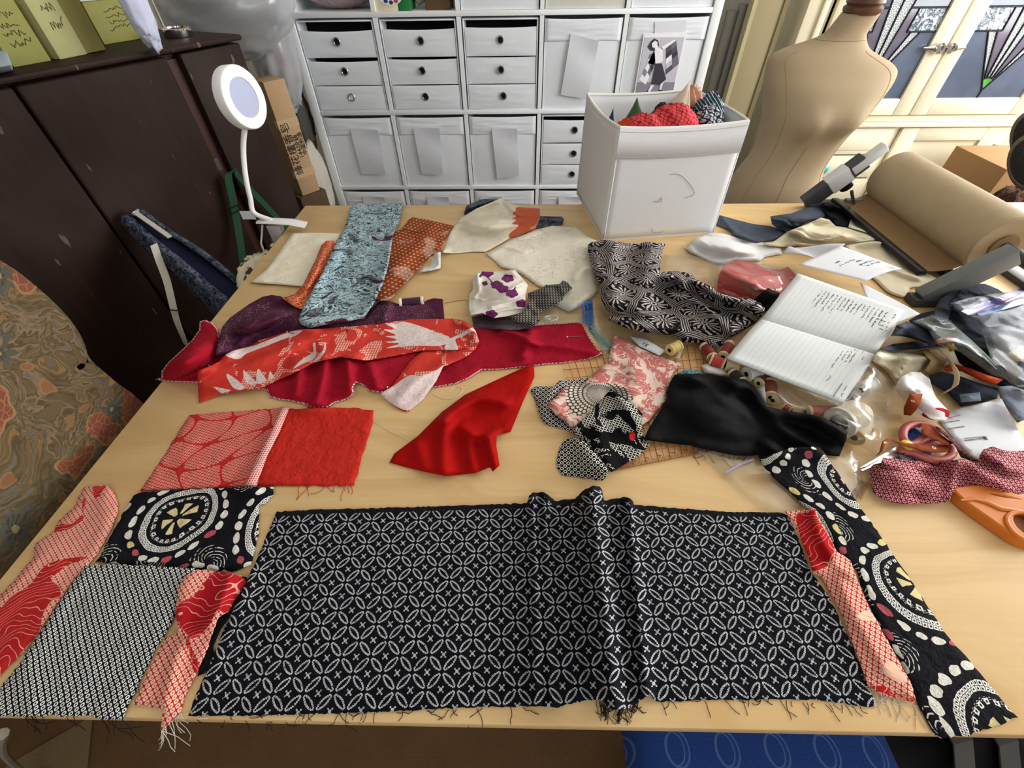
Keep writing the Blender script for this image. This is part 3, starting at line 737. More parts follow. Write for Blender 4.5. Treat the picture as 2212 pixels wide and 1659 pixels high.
# columns of the rotation: text x -> up (z), text y -> left (-x), out of face -> -y
up90 = Matrix(((0, -1, 0), (0, 0, -1), (1, 0, 0)))
text('蜂花檀香皂', 'printed_name', M_ink, t, Vector((-w*.22, -.0012, h*.20)), up90, h*.095)
text('144块装', 'printed_count', M_ink, t, Vector((w*.12, -.0012, h*.34)), up90, h*.062)
text('中国制造', 'printed_origin', M_ink, t, Vector((w*.36, -.0012, h*.36)), up90, h*.052)
cc0 = t.location; Mq = Matrix.Translation(Vector((cc0.x, cc0.y, 0))) @ Matrix.Rotation(an_, 4, 'Z'); o = MB().box((-w/2-.02, -.01, 0), (w/2+.02, .13, z0_), Mq).build('dark_carton', M_card2, bevel=.004); tag(o, 'dark carton on the floor under the lettered carton', 'carton')
p = PY(704, 400, 2.25); blob('white_sack', plain('dingy_white_cloth', (196, 192, 180), .9, .08, 12), (p[0]-.055, p[1]+.03, p[2]), (.055, .10, .20), 'dingy white cloth sack against the left end of the shelf', 'sack', .35, 2.4, 13)
p = PY(655, 230, 2.32); blob('grey_wrap', plain('dark_grey_wrap', (70, 68, 64), .6, .3, 20), (p[0]-.05, p[1]+.04, p[2]-.05), (.05, .08, .17), 'dark grey crumpled wrapping between carton and shelf', 'wrapping', .4, 3, 17)
# ------------------------------------------------------------------ clip-on lamp at the left table edge
M_lampw = plain('white_plastic', (240, 241, 242), .35, .01, 30); M_diff = material('frosted_diffuser', L(176, 184, 214), rough=.4)
base = np.array((-.665, P(575, 505)[1]+.02, TZ+.012))
lp = thing('clip_lamp', 'white clip-on lamp with round head and bent neck on the left table edge', 'lamp', tuple(base))
B_ = Vector(base)
hc = Vector(PY(520, 212, 1.16)); nrm = Vector((.97, -.24, .10)).normalized()
Q = nrm.to_track_quat('Z', 'Y').to_matrix().to_4x4()
MB().lathe([(.02, -.014), (.060, -.014), (.063, -.011), (.063, .010), (.061, .013), (.040, .012), (.039, .009)], 40, Matrix.Translation(hc-B_) @ Q).build('lamp_head', M_lampw, lp)
MB().lathe([(.0385, .0075), (.0385, .0105), (.002, .0108)], 36, Matrix.Translation(hc-B_) @ Q).build('diffuser', M_diff, lp)
nk = [Vector(PY(x, y, yy)) for x, y, yy in ((531, 262, 1.16), (526, 305, 1.155), (527, 350, 1.14), (533, 395, 1.12), (541, 430, 1.11), (549, 460, 1.10))]
nk.append(Vector((base[0]+.005, nk[-1].y, TZ+.03)))
nk = [Vector(q) for q in catmull([tuple(q) for q in nk], 5, False)]
MB().tube([q-B_ for q in nk], .0062, 12).build('neck', M_lampw, lp)
foot = nk[-1]-B_
cj = MB().tube([foot+Vector((-.04, 0, -.004)), foot+Vector((0, 0, -.002)), foot+Vector((.05, 0, -.005)), foot+Vector((.085, 0, -.013))], [.010, .016, .017, .016], 12, True, .32); cj.build('upper_jaw', M_lampw, lp)
MB().tube([foot+Vector((-.03, 0, -.07)), foot+Vector((.01, 0, -.062)), foot+Vector((.06, 0, -.062))], [.009, .014, .013], 12, True, .3).build('lower_jaw', M_lampw, lp)
MB().prism([(foot.x-.015, foot.y-.014, foot.z-.010), (foot.x+.02, foot.y-.014, foot.z-.010), (foot.x+.012, foot.y-.014, foot.z-.062), (foot.x-.012, foot.y-.014, foot.z-.062)], (0, .028, 0)).build('spring_bracket', plain('grey_plastic', (170, 170, 172), .4), lp, bevel=.002)
MB().tube([foot+Vector((-.03, .0, -.012)), foot+Vector((-.05, -.01, -.06)), foot+Vector((-.045, -.03, -.16)), foot+Vector((-.02, -.05, -.34)), foot+Vector((-.03, -.04, -.72))], .0025, 8).build('cord', M_lampw, lp)
ct = nk[-5]-B_; MB().box((ct.x-.040, ct.y-.004, ct.z-.010), (ct.x-.005, ct.y-.0034, ct.z+.012)).build('cord_tag', M_tagp, lp)
# ------------------------------------------------------------------ straps and bag between cabinet and table
def ribbon(mb, pts, wdir, w, th=.0015):   # flat band; wdir one vector or list
    n = len(pts); v = []
    for i, p in enumerate(pts):
        p = np.array(p); d = np.array(wdir[i] if hasattr(wdir[0], '__len__') else wdir, float); d /= np.linalg.norm(d)
        t = np.array(pts[min(i+1, n-1)])-np.array(pts[max(i-1, 0)]); nn = np.cross(t, d); nn /= np.linalg.norm(nn)+1e-9
        ww = w[i] if hasattr(w, '__len__') else w
        for s, k in ((-1, -1), (1, -1), (1, 1), (-1, 1)): v.append(p+d*s*ww/2+nn*k*th/2)
    f = []
    for i in range(n-1):
        for j in range(4): f.append((i*4+j, i*4+(j+1) % 4, i*4+4+(j+1) % 4, i*4+4+j))
    f += [(3, 2, 1, 0), tuple((n-1)*4+q for q in range(4))]
    return mb.add(v, f, True)
M_gstrap = plain('green_webbing', (24, 66, 42), .8, .1, 300); M_wstrap = plain('white_webbing', (206, 202, 190), .85, .08, 300); M_blk = plain('black_plastic', (20, 20, 20), .4)
g0 = cpos(500, 368, .03); t = thing('green_strap', 'dark green webbing strap with slider hung on the cabinet handle', 'strap', tuple(g0)); G0 = Vector(g0)
def sp3(l): return [np.array(q) for q in catmull([tuple(x) for x in l], 4, False)]
mb = MB(); ribbon(mb, [q-g0 for q in sp3([cpos(507, 370, .035), cpos(497, 371, .03), cpos(493, 385, .03), cpos(503, 430, .03), cpos(512, 480, .03), cpos(520, 530, .05), cpos(528, 590, .10)])], cu, .028); mb.build('strap_band', M_gstrap, t)
mb = MB(); ribbon(mb, [q-g0 for q in sp3([cpos(507, 370, .034), cpos(530, 398, .03), cpos(570, 440, .035), cpos(612, 485, .04), cpos(640, 520, .05)])], (0, .6, .8), .026); mb.build('strap_band', M_gstrap, t)
sb = cpos(508, 452, .034)-g0; mb = MB()
for dz in (-.008, .008): mb.tube([sb-cu*.018+np.array((0, 0, dz)), sb+cu*.018+np.array((0, 0, dz))], .0022, 6)
for s in (-1, 1): mb.tube([sb+cu*.018*s+np.array((0, 0, -.008)), sb+cu*.018*s+np.array((0, 0, .008))], .0022, 6)
mb.build('slider', M_blk, t)
h0 = cl(cpos(512, 375, 0)); h1 = cl(cpos(522, 418, 0)); MB().tube([(h0[0], 0, h0[2]), (h0[0], -.03, h0[2]-.005), (h1[0], -.03, h1[2]+.01), (h1[0], 0, h1[2])], .004, 8).build('handle', M_chrome, cab)
# navy bag
def fnavy():
    x, y, z = objco(); f = noise(vec(x*60, y*60, z*60), 1.5, 4, .7, 1.5); return mix(smooth(f, .42, .62), L(20, 26, 46), L(104, 112, 132))
M_navyp = material('navy_figured_cloth', fnavy, rough=.9); M_navy = plain('navy_lining', (14, 22, 50), .9, .15, 60)
fa, fb = np.array(cpos(284, 458, .035)), np.array(PX(520, 640, -.70)); ax = fb-fa; LN = np.linalg.norm(ax); ax /= LN
sd = np.cross(ax, (0, 0, 1)); sd /= np.linalg.norm(sd); dn = np.cross(ax, sd); dn = dn if dn[2] < 0 else -dn
t = thing('navy_bag', 'long navy patterned bag leaning open between cabinet and table', 'bag', tuple(fa))
def lipw(s): return .006+.015*math.sin(min(1, s*1.15)*math.pi*.62)
for sgn in (-1, 1):
    v = []; n = 16; k = 6
    for q in range(2):
        for i in range(n+1):
            for j in range(k+1):
                s, w_ = i/n, j/k; o_ = sd*sgn*(lipw(s)+.012*w_+.016*q+.006*math.sin(w_*3)); v.append(ax*LN*s*1.1+o_+dn*(.10*w_*(.25+.75*s)+.006*math.sin(s*9)))
    f = []; qn = (n+1)*(k+1)
    for i in range(n):
        for j in range(k):
            a = i*(k+1)+j; f += [(a, a+1, a+k+2, a+k+1), (qn+a, qn+a+k+1, qn+a+k+2, qn+a+1)]
    for i in range(n): a = i*(k+1); f.append((a, a+k+1, qn+a+k+1, qn+a))
    mesh('side_panel', v, f, M_navyp, t, True)
MB().prism([ax*LN*s+sd*sg*lipw(s)*.98+dn*.012 for s, sg in [(x/8, 1) for x in range(9)]+[(x/8, -1) for x in range(8, -1, -1)]], tuple(dn*.02)).build('lining', M_navy, t)
mb = MB(); ribbon(mb, [ax*LN*s-sd*(lipw(s)*.5)+dn*(-.004) for s in np.linspace(0, .34, 8)], sd, .012, .004); mb.build('white_zip', M_wstrap, t)
MB().box((-.01, -.012, -.014), (.016, .012, .006)).build('metal_tip', M_chrome, t, bevel=.003)
w0 = PX(332, 532, -.93); t = thing('white_strap', 'narrow white webbing strap with black slider hanging in the dark gap', 'strap', tuple(w0))
wp = sp3([PX(332, 528, -.93), PX(345, 565, -.92), PX(360, 605, -.90), PX(371, 650, -.88), PX(381, 690, -.87), PX(393, 722, -.86), PX(402, 745, -.855)])
wd = [np.array((math.cos(a), math.sin(a), .1)) for a in np.linspace(.9, -.5, len(wp))]
mb = MB(); ribbon(mb, [q-w0 for q in wp], [tuple(d) for d in wd], .017); mb.build('strap_band', M_wstrap, t)
sb = PX(382, 676, -.865)-w0; mb = MB()
for dz in (-.01, .01): mb.tube([sb+np.array((-.014, 0, dz)), sb+np.array((.014, .0, dz-.004))], .0016, 6)
mb.build('slider', M_blk, t)
# bundle under the lamp clip
def fleo():
    x, y, z = objco(); f = noise(vec(x, y, z), 34, 2); return mix(smooth(f, .54, .60), L(214, 206, 180), L(72, 58, 40))
p = PX(556, 575, -.69); blob('patterned_bundle', material('brown_blotched_cloth', fleo, rough=.9), (p[0], p[1], p[2]-.03), (.05, .09, .055), 'cream bundle with brown blotches below the lamp clip', 'cloth', .3, 2.6, 8)
# ------------------------------------------------------------------ upholstered chair at the left
def ftap():
    x, y, z = objco(); n0 = noise(vec(x, y, z), 9, 3, col=True); r = sep(n0); a, b = y+(r[0]-.5)*.10, z+(r[1]-.5)*.10
    c = mix(noise(vec(a, b, 0), 60, 3), L(70, 60, 40), L(126, 108, 76)); n2 = noise(vec(a, b, 0), 15, 3, .6, 1.5)
    c = mix(lt(ab(fr(n2*9)-.5), .10)*.7, c, L(52, 44, 32)); c = mix(gt(fr(n2*5), .72)*.55, c, L(116, 122, 122)); c = mix(lt(fr(n2*7), .18)*.6, c, L(172, 128, 80))
    d2 = voro(vec(a, b), 34); cc = sep(voro(vec(a, b), 34, 'F1', 'Color')); c = mix(lt(d2, .30)*gt(cc[0], .72)*.75, c, L(176, 130, 86)); c = mix(lt(d2, .20)*gt(cc[0], .72)*.7, c, L(146, 84, 60))
    a2, b2 = a+(noise(vec(x, y, z), 40, 2)-.5)*.03, b
    d1 = voro(vec(a2, b2), 12.5); c1 = sep(voro(vec(a2, b2), 12.5, 'F1', 'Color')); ps = sep(voro(vec(a2, b2), 12.5, 'F1', 'Position')); th = at2(b2-ps[1], a2-ps[0])
    fl_ = .33+.06*sn(th*5); k = gt(c1[1], .48)
    c = mix(k*lt(d1, fl_+.06), c, L(178, 138, 96)); c = mix(k*lt(d1, fl_), c, mix(noise(vec(a, b), 45, 2), L(126, 46, 36), L(170, 84, 64)))
    c = mix(k*lt(d1, fl_)*lt(voro(vec(a, b), 90, 'DISTANCE_TO_EDGE'), .06)*.6, c, L(204, 152, 112)); q = lt(c1[1], .2); c = mix(q*lt(d1, .26+.08*sn(th*9)), c, L(70, 84, 84)); c = mix(q*lt(d1, .15)*gt(sn(th*9), 0), c, L(34, 44, 46)); c = mix(q*lt(d1, .06), c, L(170, 156, 110))
    return mix(.42, mix(noise(vec(x, y, z), 420, 2)*.35, c, L(52, 46, 34)), L(88, 74, 50))
M_tap = material('floral_tapestry', ftap, rough=.95, bs=.3)
prof = [(0, 533), (45, 566), (95, 605), (150, 655), (205, 722), (245, 790), (285, 845), (330, 882)]
pp = [PX(x, y, -.70)[1:] for x, y in prof]
t = thing('tapestry_chair', 'armchair covered in faded floral tapestry at the left table edge', 'armchair', (-.95, .2, 0))
out = [(pp[0][0]-.09, pp[0][1]+.055)]+[tuple(q) for q in catmull([tuple(q) for q in pp], 3, False)]
out = out+[(out[-1][0]+.01, .0), (.15, 0), (.15, pp[0][1]+.10), (pp[0][0]-.2, pp[0][1]+.09)]
nO = len(out); mb = MB(); v = []
lay_ = [(-.70, .03), (-.685, .012), (-.68, .0)] 
steps = [(-1.15, .0), (-.78, .0), (-.745, -.006), (-.715, -.016), (-.70, -.034), (-.695, -.06)]
cen = np.mean(np.array(out), 0)
for X_, ins in steps:
    for q in out:
        d = np.array(q)-cen; l = np.linalg.norm(d); e = np.array(q)+d/l*ins; v.append((X_, e[0], max(e[1], 0)))
f = []
for s in range(len(steps)-1):
    for i in range(nO): f.append((s*nO+i, s*nO+(i+1) % nO, (s+1)*nO+(i+1) % nO, (s+1)*nO+i))
f += [tuple(range(nO))[::-1], tuple((len(steps)-1)*nO+i for i in range(nO))]
mb.add(v, f, True); at0(mb.build('side_panel', M_tap, t), t)
at0(MB().box((-1.15, .17, .18), (-1.09, .5, .46)).build('seat', M_tap, t, bevel=.03, seg=4), t)
# ------------------------------------------------------------------ right side: dress form
def flinen():
    x, y, z = objco(); f = noise(vec(x, y, z), 300, 2); g = noise(vec(x, y, z), 4, 2); return mix(f*.4+g*.5, L(158, 140, 111), L(184, 166, 137))
M_linen = material('linen_cover', flinen, rough=.75, spec=.25); M_cap = plain('brown_turned_wood', (96, 66, 50), .35, .2, 30)
YD = 1.52
rows = [(28, 1822, 1897, .80), (50, 1805, 1882, .80), (70, 1788, 1868, .80), (84, 1762, 1868, .62), (97, 1722, 1871, .52), (110, 1684, 1881, .44), (124, 1665, 1904, .42), (140, 1659, 1926, .44), (156, 1657, 1929, .50), (180, 1655, 1911, .66), (212, 1656, 1880, .82), (250, 1654, 1843, .92), (295, 1647, 1812, .84), (333, 1630, 1786, .80), (362, 1607, 1771, .78), (395, 1584, 1763, .78), (433, 1563, 1742, .76), (480, 1546, 1716, .76), (520, 1536, 1694, .74), (540, 1545, 1680, .7)]
t = thing('dress_form', 'linen covered dress form with a brown neck cap, standing behind the table', 'dress form', (.95, YD, 0))
v = []; NS = 40
rr = [np.array(r, float) for r in rows]; fine = []
for i in range(len(rr)-1):
    a, b, c_, d = rr[max(i-1, 0)], rr[i], rr[i+1], rr[min(i+2, len(rr)-1)]
    for j in range(3):
        tt = j/3; fine.append(.5*((2*b)+(c_-a)*tt+(2*a-5*b+4*c_-d)*tt*tt+(3*b-a-3*c_+d)*tt**3))
fine.append(rr[-1])
for r in fine:
    a, b = PY(r[1], r[0], YD), PY(r[2], r[0], YD); cx, hw, z = (a[0]+b[0])/2, (b[0]-a[0])/2, (a[2]+b[2])/2
    bust = math.exp(-((r[0]-243)/30)**2)
    for i in range(NS):
        th = 2*math.pi*i/NS; ex = .86
        cx_, sy_ = math.cos(th), math.sin(th); X_ = hw*math.copysign(abs(cx_)**ex, cx_); Y_ = hw*r[3]*math.copysign(abs(sy_)**ex, sy_)
        if sy_ < 0: Y_ -= bust*.032*(math.exp(-((X_/hw-.42)/.3)**2)+math.exp(-((X_/hw+.42)/.3)**2))
        v.append((cx+X_, YD+Y_, z))
f = []; K = len(fine)
for j in range(K-1):
    for i in range(NS): f.append((j*NS+i, (j+1)*NS+i, (j+1)*NS+(i+1) % NS, j*NS+(i+1) % NS))
f += [tuple(range(NS)), tuple((K-1)*NS+i for i in range(NS))[::-1]]
vv = v; at0(mesh('torso', v, f, M_linen, t, True), t)
M_seam = plain('seam_thread', (150, 126, 92), .8)
for si, j0_, j1_ in ((int(NS*.60), 14, K-1), (int(NS*.88), 14, K-1), (int(NS*.74), 36, K-1)):
    at0(MB().tube([Vector(vv[j*NS+si]) for j in range(j0_, j1_)], .0008, 4).build('seam', M_seam, t), t)
at0(MB().tube([Vector(vv[9*NS+i]) for i in range(NS//2, NS)], .0008, 4).build('neck_seam', M_seam, t), t)
ca = PY(1860, 28, YD); at0(MB().lathe([(.040, -.002), (.046, .004), (.047, .012), (.041, .017), (.046, .022), (.043, .032), (.030, .037), (.034, .05), (.02, .06)], 28, Matrix.Translation(Vector((ca[0], YD, ca[2])))).build('neck_cap', M_cap, t), t)
bx = (PY(1620, 520, YD)[0]); at0(MB().tube([(bx, YD, .02), (bx, YD, .52)], .014, 12).build('pole', M_steel, t), t)
for k in range(3):
    a = k*2.1; at0(MB().tube([(bx, YD, .16), (bx+.22*math.cos(a), YD+.22*math.sin(a), .012)], .01, 8).build('leg', M_steel, t), t)
# ------------------------------------------------------------------ rolls and board beside the shelf
M_rollg = plain('grey_roll', (150, 148, 140), .8, .06, 20)
for px, py, lab, r in ((1583, 22, 'grey upright roll next to the cube shelf, shorter of the two', .024), (1607, 8, 'grey upright roll next to the beige board, thinner of the two', .019)):
    p = PY(px, py, 2.50); tag(MB().lathe([(r*.55, 0), (r, 0), (r, p[2]), (r*.6, p[2]), (r*.55, p[2]-.01)], 20, Matrix.Translation(Vector((p[0], p[1], 0)))).build('upright_roll', M_rollg), lab, 'roll')
M_board = plain('beige_board', (166, 154, 120), .6, .05, 12)
a, b = PY(1632, 0, 2.34), PY(1706, 0, 2.34); t = thing('beige_board', 'tall beige folded board standing between shelf and cream cupboard', 'board', ((a[0]+b[0])/2, 2.36, 0))
at0(MB().box((a[0], 2.345, 0), (b[0], 2.40, 1.55)).build('panel', M_board, t, bevel=.004), t)
at0(MB().box((a[0]-.004, 2.339, 0), (a[0]+.012, 2.345, 1.55)).build('edge_strip', plain('board_edge', (186, 176, 140), .5), t), t); at0(MB().box((b[0]-.016, 2.339, 0), (b[0]+.003, 2.345, 1.55)).build('edge_strip', plain('board_edge2', (140, 130, 96), .5), t), t)
# ------------------------------------------------------------------ cream cupboard with leaded glass doors
M_cup = plain('cream_gloss_paint', (240, 232, 204), .35, .02, 8)
YC = 2.30
def cx_(px, py): return PY(px, py, YC)[0]
xg = cx_(1964, 234); dw = .52; xl, xr = xg-dw, xg+dw
zb, zt = .70, 1.75
cp = thing('cream_cupboard', 'cream painted cupboard with leaded glass doors behind the dress form', 'cupboard', (xg, YC+.2, 0))
def cb(nm, lo, hi, m=M_cup, par=None, bev=.004): return at0(MB().box(lo, hi).build(nm, m, par or cp, bevel=bev), cp)
cb('side_panel', (xl-.10, YC, 0), (xl-.003, YC+.45, 1.8)); cb('side_panel', (xr+.003, YC, 0), (xr+.05, YC+.45, 1.8))
cb('stile_moulding', (xl-.045, YC-.012, 0), (xl-.02, YC+.002, 1.8))
cb('back_panel', (xl-.004, YC+.43, 0), (xr+.004, YC+.45, 1.8)); cb('middle_rail', (xl-.01, YC-.004, .672), (xr+.01, YC+.04, .698)); cb('shelf_lip', (xl-.02, YC-.03, .655), (xr+.02, YC+.42, .671))
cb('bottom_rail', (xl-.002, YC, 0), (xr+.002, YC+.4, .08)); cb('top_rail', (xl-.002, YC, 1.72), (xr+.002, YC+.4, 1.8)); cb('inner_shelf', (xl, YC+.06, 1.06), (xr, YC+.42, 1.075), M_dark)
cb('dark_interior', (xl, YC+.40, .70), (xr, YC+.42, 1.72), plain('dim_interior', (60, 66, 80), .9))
M_gdark = material('smoky_glass', lambda: mix(noise(vec(*objco()), 6, 3), L(58, 68, 86), L(112, 126, 150)), rough=.08, spec=.7)
def frip():
    x, y, z = objco(); f = voro(vec(x, z), 130, 'DISTANCE_TO_EDGE'); return mix(smooth(f, .05, .25), L(120, 132, 138), L(226, 234, 236)), f
M_grip = material('rippled_clear_glass', frip, rough=.15, spec=.7, bs=.6, bd=.003)
def fsw():
    x, y, z = objco(); f = noise(vec(x, y, z), 30, 3, .5, 2.5); return mix(smooth(f, .48, .56), L(70, 86, 104), L(196, 210, 216)), f
M_gsw = material('seedy_grey_glass', fsw, rough=.12, spec=.7, bs=.6, bd=.003)
M_ggreen = material('green_glass', lambda: mix(noise(vec(*objco()), 60, 2), L(40, 120, 40), L(130, 220, 110)), rough=.1, spec=.7); M_gpurp = material('mauve_glass', lambda: mix(noise(vec(*objco()), 20, 2), L(84, 80, 98), L(130, 124, 144)), rough=.1, spec=.7)
M_came = plain('lead_came', (34, 36, 42), .5, metal=.4)
for xc, nm in ((xg-dw/2, 'left'), (xg+dw/2, 'right')):
    sw = .075; x0, x1 = xc-dw/2+.003, xc+dw/2-.003; g0, g1 = xc-.185, xc+.185; z0, z1 = .703, 1.715; gz0, gz1 = .767, 1.65
    d = thing('door', '', None, (xc, YC, z0)); del_ = d
    d.parent = cp; d.location = (xc-cp.location.x, YC-cp.location.y, z0)
    for lo, hi in (((x0, YC-.022, z0), (g0, YC, z1)), ((g1, YC-.022, z0), (x1, YC, z1)), ((g0, YC-.021, z0), (g1, YC-.001, gz0)), ((g0, YC-.021, gz1), (g1, YC-.001, z1))):
        at0(MB().box(lo, hi).build('frame_rail', M_cup, d, bevel=.004), d)
    yg = YC-.012
    def pane(pts, m): at0(MB().prism([(xc+u, yg, h) for u, h in pts], (0, .003, 0)).build('pane', m, d), d)
    def line(pts): at0(MB().tube([(xc+u, yg-.001, h) for u, h in pts], .0035, 6).build('lead_line', M_came, d, fixn=False), d)
    A = (0, .795); W2 = .185; HB, HT = 1.00, 1.075
    for s in (-1, 1):
        pane([(0, .84), (s*.012, .84), (s*.045, 1.10), (0, 1.135)], M_grip)                              # centre strips
        pane([(s*.020, .838), (s*.026, .836), (s*.125, HB), (s*.088, HB)], M_grip)                            # side strips
        pane([(s*.012, .84), (s*.020, .838), (s*.088, HB), (s*.064, HB), (s*.034, 1.0)], M_gpurp)
        pane([(s*.125, HB), (s*W2, HB), (s*W2, HT), (s*.075, HT), (s*.070, HB)], M_gsw)
        pane([(s*.034, 1.0), (s*.070, HB), (s*.075, HT), (s*.043, HT)], M_gpurp)
        pane([(0, gz0), (s*W2, gz0), (s*W2, HB), (s*.125, HB), (s*.026, .836), (0, .795)], M_gdark)
        pane([(0, 1.135), (s*.045, 1.10), (s*.043, HT), (s*W2, HT), (s*W2, gz1), (0, gz1)], M_gdark)
        line([(s*.012, .84), (s*.045, 1.10), (0, 1.135)]); line([(s*.020, .838), (s*.088, HB)]); line([(s*.026, .836), (s*.125, HB)]); line([(s*.070, HB), (s*W2, HB)]); line([(s*.043, HT), (s*W2, HT)]); line([(s*.026, .836), (0, .795)]); line([(s*.070, HB), (s*.075, HT)])
    pane([(0, .797), (.024, .834), (.012, .84), (-.012, .84), (-.024, .834)], M_ggreen); line([(0, .84), (0, 1.135), (0, gz1)]); line([(-.026, .836), (0, .842), (.026, .836)]); line([(0, .795), (0, gz0)])
lt_ = PY(2040, 104, YC-.03); mb = MB()
mb.box((lt_[0]-.045, YC-.034, lt_[2]-.008), (lt_[0]+.045, YC-.022, lt_[2]+.008)); mb.tube([(lt_[0]-.085, YC-.028, lt_[2]), (lt_[0]-.045, YC-.03, lt_[2])], [.004, .011], 10)
mb.tube([(lt_[0]+.045, YC-.03, lt_[2]), (lt_[0]+.085, YC-.028, lt_[2])], [.011, .004], 10)
for s in (-1, 1): mb.tube([(lt_[0]+s*.022+.014*math.cos(a), YC-.036, lt_[2]+.017*math.sin(a)) for a in np.linspace(0, 6.28, 12)], .004, 6)
at0(mb.build('ornate_latch', M_chrome, cp), cp)
cb('centre_stile', (xg-.020, YC-.002, .08), (xg+.012, YC+.3, .655))
# drawers left, panelled door right
M_turq = material('turquoise_glass', L(70, 190, 196), rough=.15, spec=.7)
for z0, z1, kx, ky in ((.537, .650, 1803, 315), (.43, .528, 1772, 378), (.30, .42, 1742, 430), (.09, .29, 1710, 480)):
    d = cb('drawer', (xl+.012, YC-.016, z0), (xg-.02, YC+.3, z1))
    at0(MB().box((xl+.04, YC-.019, z0+.02), (xg-.05, YC-.015, z1-.02)).build('drawer_bead', M_cup, d, bevel=.002), cp)
    k = PY(kx, ky, YC-.03); at0(MB().lathe([(.006, 0), (.008, .012), (.018, .018), (.019, .028), (.010, .034), (.002, .035)], 14, Matrix.Translation(Vector((k[0], YC-.016, (z0+z1)/2))) @ Matrix.Rotation(math.radians(90), 4, 'X')).build('knob', M_turq, d), cp)
d = thing('lower_door', '', None); d.parent = cp; d.location = (xg+.26-cp.location.x, YC-cp.location.y, .1)
x0, x1 = xg+.012, xr-.01
for lo, hi in (((x0, YC-.018, .09), (x0+.08, YC, .650)), ((x1-.11, YC-.018, .09), (x1, YC, .650)), ((x0+.08, YC-.0175, .595), (x1-.11, YC-.0005, .650)), ((x0+.08, YC-.0175, .09), (x1-.11, YC-.0005, .17))): at0(MB().box(lo, hi).build('frame_rail', M_cup, d, bevel=.003), d)
at0(MB().box((x0+.08, YC-.006, .17), (x1-.11, YC, .595)).build('panel', M_cup, d), d)
hx = x1-.03
for z in (.56, .36): at0(MB().tube([(hx, YC-.02, z-.02), (hx, YC-.024, z+.02)], .007, 8).build('hinge', M_chrome, d), d)
# things at the far right behind the table
M_orange = plain('tan_cardboard', (168, 131, 90), .8, .08, 30)
p = PY(2165, 400, 1.95); tag(MB().box((p[0]-.08, 1.9, 0), (p[0]+.42, 2.2, .60)).build('tan_carton', M_orange, bevel=.004), 'tan carton on the floor at the right behind the paper roll', 'carton')
def ffur():
    x, y, z = objco(); f = noise(vec(x, y, z), 190, 4, .7); return mix(f, L(20, 20, 20), L(70, 66, 60)), f
M_fur = material('dark_fur', ffur, rough=1, bs=1, bd=.01); M_furp = material('grey_fur_rim', lambda: mix(noise(vec(*objco()), 240, 3), L(84, 76, 66), L(150, 140, 124)), rough=1, bs=1, bd=.01, bump=lambda: noise(vec(*objco()), 240, 3))
for k, (px, py, lab) in enumerate(((2190, 352, 'dark furry oval pad with grey rim, the lower one at the right edge'), (2196, 300, 'dark furry oval pad with grey rim, the upper one at the right edge'))):
    c = PY(px, py, 1.62+.07*k); d = (Vector(CAM)-Vector(c)).normalized(); d = (d+Vector((-.5, 0, .2))).normalized(); Mx = Matrix.Translation(Vector(c)+Vector((.055, 0, 0))) @ d.to_track_quat('Z', 'Y').to_matrix().to_4x4() @ Matrix.Rotation(.8, 4, 'Z') @ Matrix.Diagonal((.62, 1.15, 1, 1))
    t = thing('furry_pad', lab, 'pad', tuple(Mx.translation), 'dark furry pads'); Ml = Matrix.Translation(-Mx.translation) @ Mx
    MB().lathe([(.02, -.06), (.07, -.05), (.085, -.02), (.086, .0), (.076, .010)], 28, Ml).build('rim', M_furp, t); MB().lathe([(.074, .0), (.070, .012), (.04, .016), (.002, .017)], 28, Ml).build('centre', M_fur, t)
p = PY(2200, 425, 1.62); blob('brown_fur', material('brown_fur', lambda: mix(noise(vec(*objco()), 90, 4, .7), L(40, 26, 20), L(140, 104, 84)), rough=1, bs=1, bd=.012, bump=lambda: noise(vec(*objco()), 140, 4)), (p[0]+.06, 1.66, p[2]-.16), (.15, .1, .17), 'brown and grey fur below the oval pads, right edge', 'fur', .5, 4, 21)
o = MB().box((1.36, 1.52, 0), (1.62, 1.84, p[2]-.32)).build('stand_box', M_card2, bevel=.004); tag(o, 'dark carton under the brown fur at the right edge', 'carton')
# ------------------------------------------------------------------ below the front edge
def fseat():
    x, y, z = objco(); c = mix(noise(vec(x, y, z), 400, 2), L(24, 52, 120), L(44, 84, 164))
    ox, oy = fr(x/.068+fl(y/.075)*.37)-.5, fr(y/.075)-.5; d = sq(ox*ox*1.5+oy*oy); d2 = sq((ox+.06)*(ox+.06)*1.7+oy*oy)
    return mix(mx(lt(ab(d-.27), .02), lt(ab(d2-.24), .016))*.55, c, L(104, 132, 190))
M_seat = material('blue_oval_upholstery', fseat, rough=.9)
a, b = P(1374, 1640, .5)[0], P(1978, 1640, .5)[0]
t = thing('office_chair', 'blue upholstered chair with oval rings on the seat, pushed under the table front', 'chair', ((a+b)/2, -.05, 0))
mb = MB(); v = []; f = []; n = 28; hw = (b-a)/2
for j in range(n+1):
    for i in range(n+1):
        u, w_ = 2*i/n-1, 2*j/n-1; s = (1-abs(u)**6)**.25*(1-abs(w_)**6)**.25
        v.append((u*hw*(1-.05*(w_+1)/2*0), w_*.26, .42+.075*s))
for j in range(n):
    for i in range(n): q = j*(n+1)+i; f.append((q, q+1, q+n+2, q+n+1))
k0 = len(v); v += [(p_[0]*.98, p_[1]*.98, .40) for p_ in v]; f += [tuple(k0+i for i in q)[::-1] for q in f[:n*n]]
bd = list(range(n+1))+[j*(n+1)+n for j in range(1, n+1)]+[n*(n+1)+i for i in range(n-1, -1, -1)]+[j*(n+1) for j in range(n-1, 0, -1)]
f += [(bd[i], k0+bd[i], k0+bd[(i+1) % len(bd)], bd[(i+1) % len(bd)]) for i in range(len(bd))]
